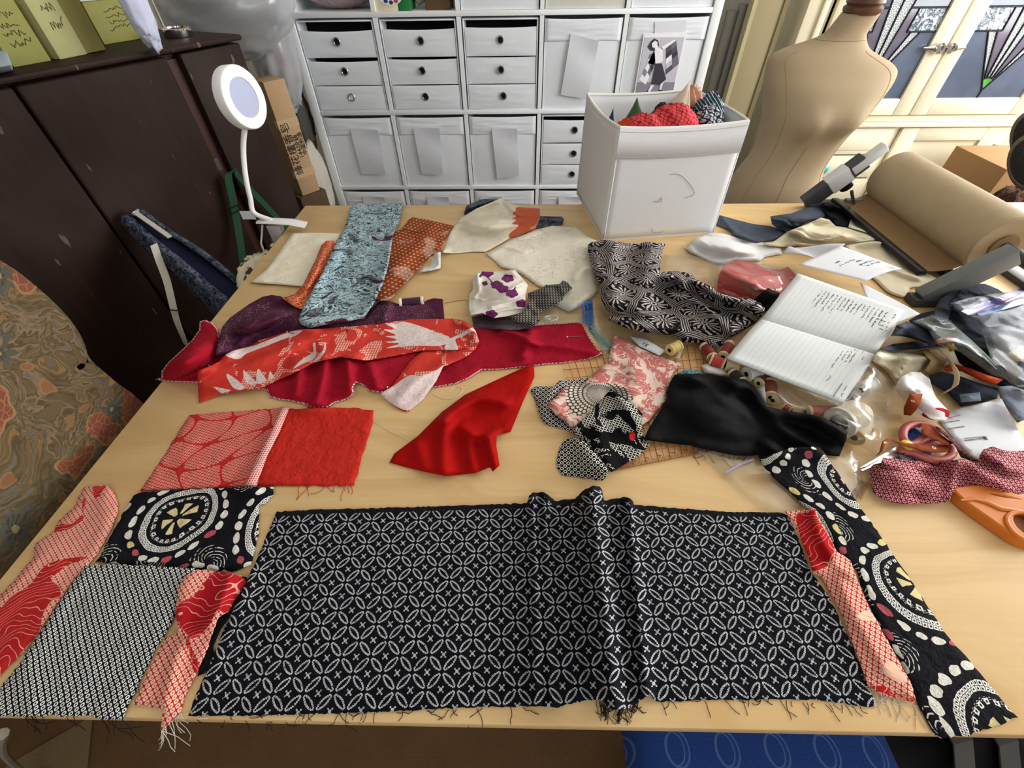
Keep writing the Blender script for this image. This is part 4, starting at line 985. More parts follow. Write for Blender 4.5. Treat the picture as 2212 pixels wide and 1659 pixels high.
mesh('seat', v, f, M_seat, t, True); MB().tube([(0, 0, .12), (0, 0, .40)], .025, 12).build('column', M_blk, t)
for k in range(5): an = k*1.2566; an -= .5; MB().tube([(0, 0, .13), (.17*math.cos(an), .17*math.sin(an), .05)], [.022, .014], 8).build('leg', M_blk, t); MB().lathe([(.012, -.026), (.026, -.02), (.026, .02), (.012, .026)], 12, Matrix.Translation((.17*math.cos(an), .17*math.sin(an), .026)) @ Matrix.Rotation(1.57, 4, 'Y')).build('castor', M_blk, t)
M_bag = plain('black_bag_cloth', (16, 16, 18), .8, .2, 60)
p = P(2110, 1650, .30); t = thing('black_bag', 'black bag with grey straps on the floor at the lower right', 'bag', (p[0], p[1]+.06, 0))
blob('body', M_bag, (0, 0, .18), (.20, .17, .19), '', '', .25, 2.5, 31, par=t, flat0=-.18)
for dx in (-.10, -.03): mb = MB(); ribbon(mb, [(dx, -.18, .10), (dx+.01, -.14, .33), (dx+.03, -.04, .385), (dx+.05, .06, .36)], (1, .2, 0), .035, .003); mb.build('strap', plain('grey_strap_%d' % int(-dx*100), (92, 92, 92), .7), t)
c0 = P(24, 1556, .735); pts = [P(24, 1556, .72), P(8, 1588, .55), P(4, 1612, .42), P(14, 1636, .25), P(45, 1664, .06), P(110, 1720, .0055)]
pts[0][1] = min(pts[0][1], .045)
tag(MB().tube(sp3(pts), .0055, 8).build('grey_cable', plain('grey_cable', (150, 144, 132), .5)), 'grey cable hanging from the lower left table corner', 'cable')
# ------------------------------------------------------------------ fabric materials
def fab(name, fn, rough=.9, sheen=.0, painted=False, bs=.25, bd=.0008, crepe=500, spec=.12, wrk=1.0):
    def f():
        u, v = uv(); c = fn(u, v)
        if painted:
            pc, pa, _ = attr('paint'); c = mix(smooth(pa, .45, .55), c, pc)
        return c, noise(vec(u, v), crepe, 2)*.35+noise(vec(u, v), 55, 4, .6, .6)*2.2*wrk
    return material(name, f, rough=rough, spec=spec, sheen=sheen*.3, bs=min(.9, bs+.3), bd=bd*2)
def solid(name, rgb, var=.08, rough=.9, s=25, **k):
    c = L(*rgb)
    return fab(name, lambda u, v: mix(noise(vec(u, v), s, 3), tuple(q*(1-var) for q in c), tuple(min(1, q*(1+var)) for q in c)), rough=rough, **k)
WH, NV = L(232, 234, 236), L(14, 16, 26)
def p_shippo(u, v, r=.01575):
    u, v = wob(u, v, 50, .0006); x, y = u/r, v/r; i, j = fl(x), fl(y); par = mth('MODULO', ab(i+j), 2)
    cx, cy = fr(x)-.5, fr(y)-.5; sx = cx*(1-par*2); a = (sx+cy)*.7071; b = (sx-cy)*.7071
    bc = (1-(a*a)*(1/.36))*.170; d = ab(b)-bc; pch = .140; m1 = beadring(a, d, pch, .44, .20)*lt(ab(a), .56)
    pp, qq = (x+y)*.5, (x-y)*.5; A, B = ab(fr(pp)-.5)*1.414, ab(fr(qq)-.5)*1.414; m, n = mx(A, B), mn(A, B)
    m2 = beadring(m-.005, n, .130, .40, .18)*lt(m, .265)
    return mx(m1, m2)
M_shippo = fab('navy_interlocked_circle_shibori', lambda u, v: mix(p_shippo(u, v)*gt(noise(vec(u, v), 420, 2), .36), mix(noise(vec(u, v), 60, 2), L(6, 8, 15), L(15, 17, 27)), L(216, 220, 224)), bs=.5, bd=.0015, painted=True)
def kano(p, base, dot, ang=.785, mask=None, big=.40, ri=.16, extra=None, w=.0012):
    def f(u, v):
        a, b = wob(u, v, 45, w); a, b = rot(a, b, ang); k, _, _ = knots(a, b, p, ri, big)
        if mask is not None: k = k*mask(u, v)
        c = mix(k, base, dot)
        return extra(u, v, c) if extra else c
    return f
M_bwdense = fab('black_white_dense_shibori', kano(.0050, L(16, 16, 26), L(222, 226, 222), big=.365, ri=.15), bs=.6, bd=.0015)
def lines(u, v, s=240, d=14, a=3.0):
    n = noise(vec(u, v), d, 2); return lt(fr(u*s*.55+v*s*.3+n*a*6), .10)
def red_paint(u, v, c):
    pc, pa, _ = attr('paint'); k = smooth(pa, .45, .55); return mix(k, c, mix(lines(u, v), pc, L(222, 160, 140)))
M_redwhite = fab('red_white_lattice_print', kano(.0047, L(176, 50, 48), L(224, 176, 158), big=.42, ri=.11, w=.0006, extra=red_paint), bs=.3)
M_redwhite2 = fab('red_white_lattice_print_fine', kano(.0052, L(172, 44, 44), L(228, 182, 162), ang=.6, big=.41, ri=.11, w=.0006, extra=red_paint), bs=.3)
def p_floral(u, v):
    u, v = wob(u, v, 14, .014); u, v = wob(u, v, 120, .0012)
    sx, sy = .142, .122; row = fl(v/sy); off = mth('MODULO', ab(row), 2)*.5
    x, y = (fr(u/sx+off)-.5)*sx, (fr(v/sy)-.5)*sy; r = sq(x*x+y*y); th = at2(y, x)/6.28318+.5
    cid = fl(u/sx+off)*3.7+row*5.3
    def chain(r0, n, h, ri=.4):
        a = (fr(th*n)-.5)*(6.28318*r0/n); d = mx(ab(a), ab(r-r0)); return lt(d, h)*gt(d, h*ri)
    k = mx(chain(.0445, 58, .0021), chain(.0398, 52, .0021)); k = mx(k, chain(.0295, 21, .0023)); 
    blob_a = (fr(th*22+cid*.3)-.5)*(6.28318*.0585/22); nb = noise(vec(u, v), 90, 1)
    bl = lt(sq(blob_a*blob_a*.75+(r-.0585)*(r-.0585)*1.5), .0056+(nb-.5)*.006)
    pet = lt(ab(r-.0125), .0075+(nb-.5)*.004)*lt(ab(fr(th*6)-.5), .27)
    c2x, c2y = (fr(u/sx+off+.5)-.5)*sx, (fr(v/sy+.47)-.5)*sy; r2 = sq(c2x*c2x+c2y*c2y)
    fern = gt(sn(at2(c2y, c2x)*9+r2*1400), .72)*lt(r2, .021)*gt(r2, .005)*gt(noise(vec(u, v), 260, 1), .42)
    sp = gt(sn(r*3600)*sn(th*260), .45)*lt(ab(r-.0315), .0018)
    c = mix(noise(vec(u, v), 60, 2), L(10, 11, 17), L(24, 24, 32)); c = mix(mx(mx(k, fern*.8), sp*.8), c, L(226, 226, 222))
    tint = fr(sn(fl(th*22+cid*.3)*12.99+cid*3)*437.5); col = mix(gt(tint, .93), L(224, 224, 214), L(184, 84, 96)); col = mix(gt(tint, .86)*lt(tint, .93), col, L(214, 200, 132))
    st = gt(noise(vec(u*3, v), 320, 2), .62)*.4
    c = mix(bl, c, mix(st, col, L(120, 112, 108))); pcol = mix(gt(fr(cid*.37), .5), L(216, 204, 150), L(214, 190, 170)); return mix(pet, c, mix(st, pcol, L(170, 110, 96)))
M_floral = fab('black_floral_shibori', p_floral, bs=.5, bd=.0015)
M_redshib = fab('red_medallion_shibori', kano(.0042, L(186, 42, 42), L(226, 168, 152), ang=.35, big=.365, ri=.16, mask=lambda u, v: gt(ab(sn(u*52+sn(v*40)*1.1)*sn(v*66+sn(u*30)))+noise(vec(u, v), 70, 2)*.1, .12)), bs=.4, crepe=300)
M_redshib_edge = fab('red_white_scale_shibori', kano(.0052, L(190, 54, 56), L(232, 196, 190), ang=.785, big=.45, ri=.2), bs=.4)
M_redplain = fab('brick_red_crepe', lambda u, v: mix(noise(vec(u, v), 30, 4, .7, 1), L(176, 34, 26), L(206, 52, 42)), bs=.5, bd=.0015, crepe=160)
M_redsilk = fab('scarlet_silk', lambda u, v: mix(noise(vec(u, v), 18, 2), L(152, 10, 10), L(176, 18, 15)), rough=.8, bs=.1, spec=.08)
def p_crimson(u, v):
    a, b = rot(u, v, .4); k = mx(lt(fr(a/.009), .18)*gt(fr(b/.018), .5), lt(fr(b/.009), .18)*lt(fr(a/.018), .5))
    c = mix(noise(vec(u, v), 22, 3), L(140, 12, 34), L(176, 24, 48)); c = mix(k*.30, c, L(120, 8, 28))
    _, _, rim = attr('rim'); e = lt(rim, .0028)*gt(sn(u*900)*sn(v*900)+noise(vec(u, v), 300, 1), .35); return mix(e, c, L(226, 190, 190))
M_crimson = fab('crimson_damask', p_crimson, rough=.9, sheen=.0, bs=.35, bd=.001, crepe=220)
def p_purple(u, v):
    n = noise(vec(u, v), 420, 3, .7); m = noise(vec(u, v), 9, 2); c = mix(noise(vec(u, v), 40, 2), L(58, 18, 42), L(84, 32, 60))
    c = mix(smooth(n, .54, .66)*smooth(m, .44, .64), c, L(184, 160, 172)); w = lt(ab(sn(u*70+noise(vec(u, v), 12, 3, .6, 2)*16)), .07)*gt(m, .5); return mix(w*.5, c, L(160, 120, 140))
M_purple_c = fab('purple_speckled_silk', p_purple, rough=.9, sheen=.0)
def p_orange(u, v):
    d = voro(vec(u*1.4, v), 75); d2 = voro(vec(u+.03, v*1.3), 60, 'DISTANCE_TO_EDGE'); k = mx(lt(ab(d-.42), .05), lt(d2, .03)); return mix(k, mix(noise(vec(u, v), 30, 2), L(190, 66, 34), L(214, 84, 46)), L(226, 178, 140))
M_orange_c = fab('orange_line_print', p_orange, rough=.8)
def p_rust(u, v):
    n = noise(vec(u, v), 13, 2); a, b = rot(*wob(u, v, 40, .001), .3)
    s, _, _ = knots(a, b, .0125, .06, .18); t, _, _ = knots(a, b, .0052, .13, .36); x = mix(noise(vec(u, v), 20, 2), L(138, 62, 26), L(164, 78, 36))
    return mix(mx(s, t*smooth(n, .56, .63)), x, L(222, 190, 170))
M_rust = fab('rust_dotted_shibori', p_rust, rough=.75, bs=.4)
M_rustplain = fab('rust_scrap', lambda u, v: mix(knots(*rot(u, v, .4), .03, .035, .085)[0], mix(noise(vec(u, v), 40, 3), L(128, 58, 28), L(160, 76, 38)), L(230, 214, 196)), rough=.8)
def p_land(u, v):
    a, b = u, v; n1 = noise(vec(a*.9, b*1.7), 27, 2, .55, 1.6); n2 = noise(vec(a*1.3, b*1.8), 26, 3, .6, 2); n3 = noise(vec(a+.3, b*1.2), 17, 2, .5, 1); n4 = noise(vec(a, b), 13, 2)
    c = mix(noise(vec(a, b*3), 14, 2), L(156, 186, 198), L(190, 216, 226))
    c = mix(gt(n3, .62), c, L(110, 124, 134)); c = mix(gt(n3, .655)*gt(n4, .50), c, L(88, 28, 44)); c = mix(lt(n3, .31), c, L(70, 104, 112)); c = mix(gt(n2, .70), c, L(26, 32, 38)); c = mix(lt(n2, .34)*gt(n4, .5), c, L(196, 212, 218))
    l1 = lt(ab(fr(n1*5)-.5), .085); l2 = lt(ab(fr(n2*5)-.5), .09)*gt(n4, .42); l3 = lt(ab(fr(n3*15)-.5), .13)*lt(n4, .50)
    return mix(mx(mx(l1, l2), l3)*.95, c, L(18, 24, 30))
M_land = fab('pale_blue_landscape_print', p_land, rough=.7, sheen=.2)
def p_crane(u, v):
    m = noise(vec(u*1.3, v*.9), 17, 2, .5, 1.5); k, _, _ = knots(*rot(u, v, .6), .0048, .0, .36); c = mix(noise(vec(u, v), 20, 2), L(190, 48, 40), L(208, 66, 56))
    c = mix(k*gt(m, .575), c, L(228, 184, 168)); pc, pa, _ = attr('paint'); w = noise(vec(u*2, v*10), 42, 3, .6, .8); return mix(smooth(pa, .45, .55), c, mix(lt(ab(w-.5), .025)*.6, pc, L(150, 130, 134)))
M_crane = fab('red_crane_feather_print', p_crane, rough=.75)
M_ivory = solid('ivory_cotton', (238, 231, 210), .05, bs=.4, crepe=120); M_creamf = solid('cream_linen', (228, 220, 194), .07, bs=.35, crepe=240); M_creamp = fab('cream_damask_silk', lambda u, v: mix(smooth(noise(vec(u, v), 26, 3, .6, 2), .48, .54)*.35, L(234, 228, 210), L(214, 206, 184)), rough=.6, sheen=.2, painted=True)
def p_emb(u, v):
    n = noise(vec(u, v), 34, 3, .6, 2.5); m = noise(vec(u, v), 9, 1); k = lt(ab(fr(n*5)-.5), .09)*gt(m, .50); return mix(k*.55, mix(noise(vec(u, v), 10, 2), L(232, 227, 210), L(240, 236, 222)), L(168, 156, 132))
M_emb = fab('cream_embroidered_silk', p_emb, rough=.65)
M_whitec = solid('white_cotton', (224, 226, 228), .04, bs=.3)
M_plum = fab('white_plum_blossom_silk', lambda u, v: mix(noise(vec(u, v), 24, 3), L(214, 208, 196), L(234, 230, 222)), rough=.65, painted=True)
def p_knit(u, v):
    c = mth('SINE', (u+ab(fr(v/.006)-.5)*.006)*1050); k = gt(c, .1)*gt(sn(v*1047), -.5); return mix(k*.8, L(22, 20, 20), L(178, 172, 164))
M_bwsmall = fab('black_white_fine_shibori', p_knit, bs=.5)
def p_scarf(u, v):
    a, b = wob(u, v, 15, .013); s = 15; de = voro(vec(a, b), s, 'DISTANCE_TO_EDGE'); d = voro(vec(a, b), s); ps = sep(voro(vec(a, b), s, 'F1', 'Position')); th = at2(b-ps[1], a-ps[0])
    band = mx(lt(ab(de-.035), .018), lt(ab(de-.10), .018)); beads = gt(sn((a+b)*1300)*sn((a-b)*1300), -.35); band = band*mx(beads, .2)
    pet = gt(sn(th*13+noise(vec(a, b), 30, 1)*3), -.05)*gt(d, .11)*lt(d, .36+.05*sn(th*13))*gt(de, .15); cen = lt(ab(d-.065), .022); gr = noise(vec(a, b), 60, 3, .6, 2)
    hat_ = gt(sn(a*420+sn(b*160)*2.4), .25)*gt(d, .40)*gt(de, .15)*gt(gr, .47); knit = gt(sn(u*1900)*sn(v*1900), -.55)
    k = mx(mx(band, pet), mx(cen, hat_))*mx(knit, .15); return mix(k, L(15, 14, 15), mix(noise(vec(u, v), 7, 2), L(214, 208, 204), L(188, 174, 176)))
M_scarf = fab('black_white_flower_knit', p_scarf, bs=.8, bd=.002, crepe=700)
CHRY = [0, 0]
def p_pink(u, v):
    n = noise(vec(u, v), 26, 2, .5, 1.6); m = noise(vec(u+.2, v), 40, 2, .5, 2.2); c = mix(smooth(n, .44, .47), L(226, 208, 194), L(190, 112, 108)); c = mix(lt(ab(n-.545), .013), c, L(222, 196, 184)); c = mix(smooth(m, .60, .63), c, L(222, 206, 192)); c = mix(noise(vec(u, v), 30, 2)*.3, c, L(170, 92, 90))
    pc, pa, _ = attr('paint'); x, y = u-CHRY[0], v-CHRY[1]; r = sq(x*x+y*y); th = at2(y, x)/6.28318
    row = fl((r-.022)/.0078); off = mth('MODULO', ab(row), 2)*.5; ca, cb = fr(th*46+off)-.5, fr((r-.022)/.0078)-.5; pe = gt(sq(ca*ca+cb*cb*.9), .40); sp_ = gt(ab(fr(th*46)-.5), .26); k = mth('MULTIPLY', gt(r, .022), pe)+lt(r, .022)*sp_
    return mix(smooth(pa, .45, .55), c, mix(k, L(214, 204, 192), L(66, 60, 54)))
M_bwpatch = fab('black_patch_shibori', kano(.0068, L(12, 12, 14), L(224, 222, 214), ang=.25, big=.40, ri=.24, mask=lambda u, v: gt(noise(vec(u*1.4, v), 24, 2, .5, 1), .47), extra=lambda u, v, c: mix(smooth(attr('paint')[1], .45, .55), c, attr('paint')[0])), bs=.6, bd=.0015)
M_bwgrid = fab('black_grid_shibori', kano(.0068, L(10, 10, 12), L(224, 222, 214), ang=.7, big=.37, ri=.19), bs=.6, bd=.0015)
M_blacksat = fab('black_satin', lambda u, v: mix(noise(vec(u, v), 30, 3), L(9, 9, 11), L(17, 17, 22)), rough=.75, sheen=.0, bs=.2, spec=.10); M_blackc = solid('black_cotton', (20, 20, 21), .2, bs=.4)
def p_denim(c1, c2): return lambda u, v: mix(noise(vec(u, v), 90, 4, .7)*.7+noise(vec(u, v), 14, 2)*.4, L(*c1), L(*c2))
M_denim = fab('grey_blue_denim', p_denim((46, 52, 64), (90, 98, 114)), bs=.5); M_denimd = fab('dark_denim', p_denim((26, 30, 38), (62, 68, 82)), bs=.5); M_deniml = fab('faded_denim', p_denim((84, 94, 110), (134, 144, 158)), bs=.5); M_denimb = fab('black_denim', p_denim((16, 17, 20), (38, 40, 46)), bs=.5)
M_maroonk = fab('maroon_shibori', kano(.0062, L(118, 14, 40), L(224, 170, 174), ang=.3, big=.38, ri=.19), bs=.7, bd=.002)
M_bluegrey = fab('blue_grey_print', lambda u, v: mix(smooth(noise(vec(u, v), 40, 3, .6, 1.5), .48, .56), L(94, 98, 116), L(52, 58, 70)), rough=.8)
M_burg = fab('burgundy_lace', lambda u, v: mix(gt(noise(vec(u, v), 380, 2), .52), L(70, 34, 40), L(124, 88, 90)), bs=.8); M_redbag = solid('coral_red_cotton', (206, 44, 50), .1); M_teal = fab('teal_glitter', lambda u, v: mix(gt(noise(vec(u, v), 300, 2), .52), L(24, 90, 110), L(120, 190, 206)), rough=.4)
M_yellow = solid('yellow_scrap', (190, 166, 60)); M_tan = solid('tan_canvas', (196, 168, 122)); M_orangescrap = solid('burnt_orange_scrap', (176, 66, 30)); M_salmon = solid('salmon_scrap', (214, 140, 106)); M_tealcloth = solid('dull_teal_cloth', (60, 82, 84)); M_greenscrap = solid('leaf_green_scrap', (76, 104, 66)); M_oran = solid('bright_orange_scrap', (206, 72, 34)); M_darkpurple = solid('dark_purple_cloth', (34, 28, 50), .2); M_greygreen = solid('grey_green_cloth', (104, 112, 102))
M_paper = material('white_paper', lambda: mix(noise(vec(*objco()), 12, 2), L(216, 221, 228), L(226, 230, 236)), rough=.8); M_papgrey = plain('grey_paper', (196, 198, 206), .8, .02, 12); M_pencil = plain('pencil_grey', (96, 98, 104), .7)
# ------------------------------------------------------------------ fabric pieces on the table, lowest layer first (traced on enlargements)
def cr(x0, y0, s): return lambda l: [(x0+x/s, y0+y/s) for x, y in l]
zA, zB, zC, zD, zE, zF, zG = cr(480, 420, 3.456), cr(300, 640, 3.687), cr(480, 420, 5.267), cr(940, 400, 3.95), cr(1240, 460, 4.608), cr(1500, 400, 4.424), cr(1812, 400, 5.53)
zH, zI, zJ, zK, zL, zM, zN, zO, zQ, zR = cr(1500, 700, 4.608), cr(1772, 640, 4.609), cr(1772, 860, 4.88), cr(1100, 720, 3.95), cr(240, 780, 2.353), cr(0, 1020, 2.597), cr(380, 1040, 3.072), cr(1080, 1020, 2.9625), cr(1580, 920, 2.370), cr(1560, 580, 5.027)
M_thr = plain('dark_thread', (24, 22, 26), .9); M_thrw = plain('white_thread', (220, 214, 206), .9); M_thrr = plain('red_thread', (150, 30, 34), .9)
# far left group
cloth('folded_cloth', zA([(215, 655), (330, 560), (430, 420), (525, 290), (700, 286), (890, 292), (800, 480), (640, 690), (560, 685), (420, 672), (300, 665)]), M_ivory, 'folded ivory cotton cloth at the left beside the orange strip', t=.004, wr=(.004, 22), rg=(.003, 14), curve=1, edge=.004)
cr_l = [(335, 820), (349, 815), (348, 803), (362, 784), (389, 759), (414, 735), (430, 713), (431, 694), (444, 691), (460, 698), (471, 710), (474, 727), (490, 745), (560, 750), (700, 730), (850, 715), (1000, 708), (1026, 707), (1084, 712), (1117, 711), (1152, 702), (1254, 695), (1262, 704), (1274, 729), (1292, 754), (1304, 764), (1269, 777), (1213, 785), (1178, 787), (1142, 792), (1072, 799), (1041, 799), (1016, 815), (985, 829), (940, 837), (880, 842), (821, 848), (798, 845), (787, 834), (769, 826), (763, 837), (765, 851), (749, 863), (720, 871), (711, 880), (665, 881), (661, 874), (625, 866), (601, 863), (581, 857), (575, 842), (530, 840), (427, 827), (360, 824)]
cloth('crimson_cloth', cr_l, M_crimson, 'long crimson damask cloth with frayed white edge under the red crane strip', wr=(.006, 14), rg=(.004, 9), soft=5,
      folds=[([(705, 770), (695, 830), (685, 868)], .010, .016), ([(650, 790), (640, 850)], .010, .012), ([(752, 775), (757, 845)], .009, .018), ([(800, 790), (815, 835)], .009, .012), ([(1090, 715), (1120, 724), (1160, 745)], .008, .014), ([(1120, 735), (1190, 745), (1290, 762)], .010, .008), ([(1148, 718), (1130, 770)], .010, .014)],
      dome=[((415, 765), (455, 715), .050, .75), ((395, 790), (430, 760), .030, .8)])
pur = [(465, 767), (470, 740), (480, 706), (497, 686), (538, 657), (567, 641), (587, 637), (607, 640), (616, 649), (648, 666), (720, 690), (787, 689), (798, 669), (821, 650), (842, 650), (865, 658), (914, 654), (923, 648), (937, 644), (956, 646), (960, 689), (900, 697), (827, 710), (740, 727), (653, 735), (538, 752), (490, 766)]
cloth('purple_cloth', pur, M_purple_c, 'dark purple speckled silk bunched at the left, running under the pale blue print', wr=(.006, 16), rg=(.006, 12), soft=4, dome=[((560, 695), (620, 672), .045, .65), ((520, 715), (560, 690), .02, .7)], folds=[([(840, 655), (830, 690)], .008, .010), ([(880, 665), (940, 660)], .010, .006), ([(520, 740), (570, 700), (620, 680)], .008, .012)])
cloth('orange_strip', zA([(460, 768), (540, 745), (600, 680), (640, 600), (700, 480), (740, 380), (775, 345), (835, 345), (860, 420), (800, 600), (720, 760), (650, 860), (580, 855), (520, 830), (470, 790)]), M_orange_c, 'orange strip with pale line print beside the ivory cloth', t=.003, wr=(.006, 20), folds=[(zA([(790, 360), (700, 560), (610, 740), (540, 780)]), .012, .012)], uvf=(zA([(540, 790)])[0], zA([(800, 350)])[0]))
cloth('rust_cloth', zA([(1345, 252), (1390, 190), (1420, 170), (1500, 180), (1560, 195), (1730, 235), (1700, 280), (1660, 340), (1630, 395), (1640, 428), (1560, 450), (1480, 540), (1380, 650), (1270, 770), (1210, 795), (1140, 800), (1150, 650), (1200, 480), (1260, 300)]), M_rust, 'rust cloth with white tied dots right of the pale blue print', t=.002, wr=(.005, 16), folds=[(zA([(1640, 420), (1480, 560), (1330, 720), (1230, 790)]), .007, .010), (zA([(1590, 230), (1450, 400), (1280, 560)]), .02, .008), (zA([(1350, 250), (1480, 275), (1600, 210)]), .007, .006)], uvf=(zA([(1160, 790)])[0], zA([(1600, 210)])[0]))
cloth('cream_tape', zA([(1465, 585), (1500, 548), (1550, 540), (1585, 437), (1632, 430), (1630, 550), (1560, 570)]), M_whitec, 'short looped cream tape below the rust cloth', wr=(.003, 30), folds=[(zA([(1490, 570), (1610, 545), (1610, 440)]), .006, .010)], curve=1)
land = zA([(955, 100), (985, 75), (1010, 66), (1350, 66), (1345, 110), (1320, 210), (1275, 300), (1262, 400), (1235, 550), (1195, 680), (1165, 740), (1140, 800), (1060, 920), (960, 945), (760, 975), (650, 1000), (590, 970), (570, 935), (600, 850), (660, 740), (760, 560), (830, 400), (900, 280), (940, 170)])
cloth('landscape_print', land, M_land, 'pale blue landscape print folded in a long strip from the back table edge', t=.005, wr=(.006, 15), rg=(.004, 12), lift0=.003, edge=.006, folds=[(zA([(1290, 300), (1240, 500), (1180, 690), (1090, 860)]), .008, .010), (zA([(660, 960), (900, 930), (1060, 890)]), .010, .010), (zA([(820, 640), (1000, 600), (1180, 620)]), .012, .006)], uvf=(zA([(620, 900)])[0], zA([(1060, 880)])[0]))
# zip bag with purple cloth, plum cloth and neighbours
cloth('blue_grey_print', zD([(245, 240), (270, 170), (400, 120), (520, 115), (700, 200), (900, 265), (1080, 268), (1098, 290), (1085, 335), (1000, 345), (850, 390), (600, 400), (300, 330)]), M_bluegrey, 'blue-grey printed cloth showing under the cream silk with the orange flower', wr=(.006, 20), folds=[(zD([(270, 200), (480, 130)]), .015, .02), (zD([(990, 300), (1090, 300)]), .010, .012)])
flower = zD([(660, 240), (690, 215), (700, 188), (890, 200), (888, 280), (870, 340), (850, 390), (740, 412), (640, 450), (636, 412), (715, 345), (655, 330), (690, 300), (655, 282), (690, 265)])
cloth('cream_silk', zD([(65, 575), (130, 400), (220, 280), (350, 200), (560, 112), (600, 140), (720, 187), (890, 200), (892, 280), (850, 390), (740, 418), (640, 450), (560, 500), (430, 570), (300, 570), (150, 585)]), M_creamp, 'cream silk with an orange chrysanthemum corner near the back edge', sp=.0042, wr=(.006, 12), dome=[(zD([(480, 330)])[0], zD([(760, 300)])[0], .028, .6)], folds=[(zD([(200, 310), (420, 290), (620, 300)]), .010, .008), (zD([(600, 140), (700, 260)]), .008, .010)], paint=[(flower, (206, 92, 54)), (zD([(780, 370), (860, 320), (885, 285), (880, 330), (850, 388)]), (222, 170, 120))])
cloth('embroidered_silk', zD([(435, 590), (620, 480), (860, 380), (1000, 345), (1200, 360), (1290, 430), (1390, 480), (1360, 640), (1360, 760), (1390, 900), (1350, 950), (1260, 1020), (1135, 1080), (1030, 1030), (960, 900), (860, 850), (780, 790), (700, 740), (560, 700), (500, 640)]), M_emb, 'cream embroidered silk lying left of the black and white scarf', wr=(.006, 10), rg=(.003, 8), folds=[(zD([(1370, 700), (1250, 720), (1200, 800)]), .012, .012), (zD([(600, 520), (760, 560)]), .012, .006), (zD([(1180, 1040), (1300, 930)]), .012, .010)])
o = cloth('purple_lining', zD([(330, 1205), (312, 1125), (420, 1100), (600, 1130), (900, 1150), (810, 1225), (700, 1230), (500, 1228)]), M_purple_c, 'purple cloth inside the zip bag under the plum blossom cloth', wr=(.003, 20))
bagA = cloth('zip_bag', zD([(330, 1215), (310, 1130), (420, 1080), (800, 1010), (1050, 1000), (1250, 1000), (1340, 965), (1352, 1010), (1325, 1210), (1250, 1172), (840, 1200), (700, 1238)]), M_clear, 'clear zip bag with blue closure stripes under the cream silk', 'plastic bag', t=.0005, wr=(.003, 25))
M_zipb = material('blue_zip_plastic', L(40, 92, 158), rough=.25); M_zipt = material('turquoise_zip_plastic', L(80, 160, 178), rough=.25); M_zipp = material('violet_zip_plastic', L(104, 100, 172), rough=.25); M_zippale = material('pale_violet_plastic', L(168, 160, 192), rough=.3)
def strip3(name, pxs, w, m, par, dz=.0015, th=.0006):   # narrow flat band lying on the pile
    pts = [top(*q, dz) for q in [tuple(s) for s in resample(pxs, 6, False)]]; mb = MB(); o0 = wl(par).translation if par else Vector((0, 0, 0))
    n = len(pts); wd = []
    for i in range(n):
        t_ = pts[min(i+1, n-1)]-pts[max(i-1, 0)]; wd.append((-t_[1], t_[0], 0))
    ribbon(mb, [p-np.array(o0) for p in pts], wd, w, th); return mb.build(name, m, par)
for k, (a, b) in enumerate((((1258, 1010), (1268, 1170)), ((1283, 1000), (1300, 1185)), ((1320, 985), (1335, 1230)))): strip3('zip_stripe', zD([a, b]), (.004, .007, .011)[k], (M_zipp, M_zipb, M_zipb)[k], bagA)
lab = cloth('printed_label', zD([(915, 1060), (1050, 1050), (1055, 1165), (925, 1170)]), M_clear2, sp=.008, parent=bagA, t=.0004, wr=None, curve=0)
for k, r_ in enumerate((.006, .011)):
    p = top(*zD([(960+k*40, 1130)])[0], .002); MB().tube([(p[0]+r_*math.cos(a)-bagA.location.x, p[1]+r_*.8*math.sin(a)-bagA.location.y, p[2]-bagA.location.z) for a in np.linspace(0, 6.28, 16)], .0007, 4).build('printed_mark', M_whitec, bagA)
cloth('zip_bag', zD([(1345, 960), (1500, 1120), (1900, 1330), (2150, 1390), (2100, 1480), (1950, 1530), (1750, 1420), (1560, 1320), (1510, 1400), (1445, 1450), (1330, 1230)]), M_clear2, 'clear zip bag with a turquoise closure under the black and white scarf', 'plastic bag', t=.0005, wr=(.005, 30), rg=(.004, 20))
bagB = bpy.data.objects['zip_bag.001']
strip3('zip_stripe', zD([(1325, 1200), (1420, 1300), (1515, 1385)]), .005, M_zipt, bagB); strip3('zip_stripe', zD([(1310, 1230), (1400, 1330), (1470, 1400)]), .003, M_zipt, bagB)
# ruler
M_acr = plastic('clear_acrylic', (1, .955, .90), .03, .05, 3, .2, .2); M_grid = plain('rust_grid_ink', (150, 84, 46), .6)
RC = [(1205, 763), (1545, 742), (1575, 966), (1291, 1022)]; rc = [P(*q, TZ+.0045) for q in RC]
ctr = sum(rc)/4; rl = thing('quilting_ruler', 'clear acrylic quilting ruler with brown grid lines and inch numbers under the black cloths', 'ruler', tuple(ctr))
lo_ = [tuple(p-ctr+np.array((0, 0, -.0040))) for p in rc]; hi_ = [tuple(p-ctr+np.array((0, 0, -.0012))) for p in rc]
MB().hexa(lo_, hi_).build('sheet', M_acr, rl)
mb = MB(); bl2 = lambda u, w: (rc[0]*(1-u)+rc[1]*u)*(1-w)+(rc[3]*(1-u)+rc[2]*u)*w-ctr+np.array((0, 0, -.0010))
for k in range(1, 22): mb.tube([bl2(k/22, 0), bl2(k/22, 1)], .0004 if k % 2 else .0007, 4, False)
for k in range(0, 13): mb.tube([bl2(0, k/12), bl2(1, k/12)], .0004 if k % 2 else .0007, 4, False)
for k in range(88): mb.tube([bl2(k/88, 1), bl2(k/88, .97 if k % 4 else .95)], .0003, 3, False)
g = mb.build('grid_lines', M_grid, rl, fixn=False); g['kind'] = 'stuff'
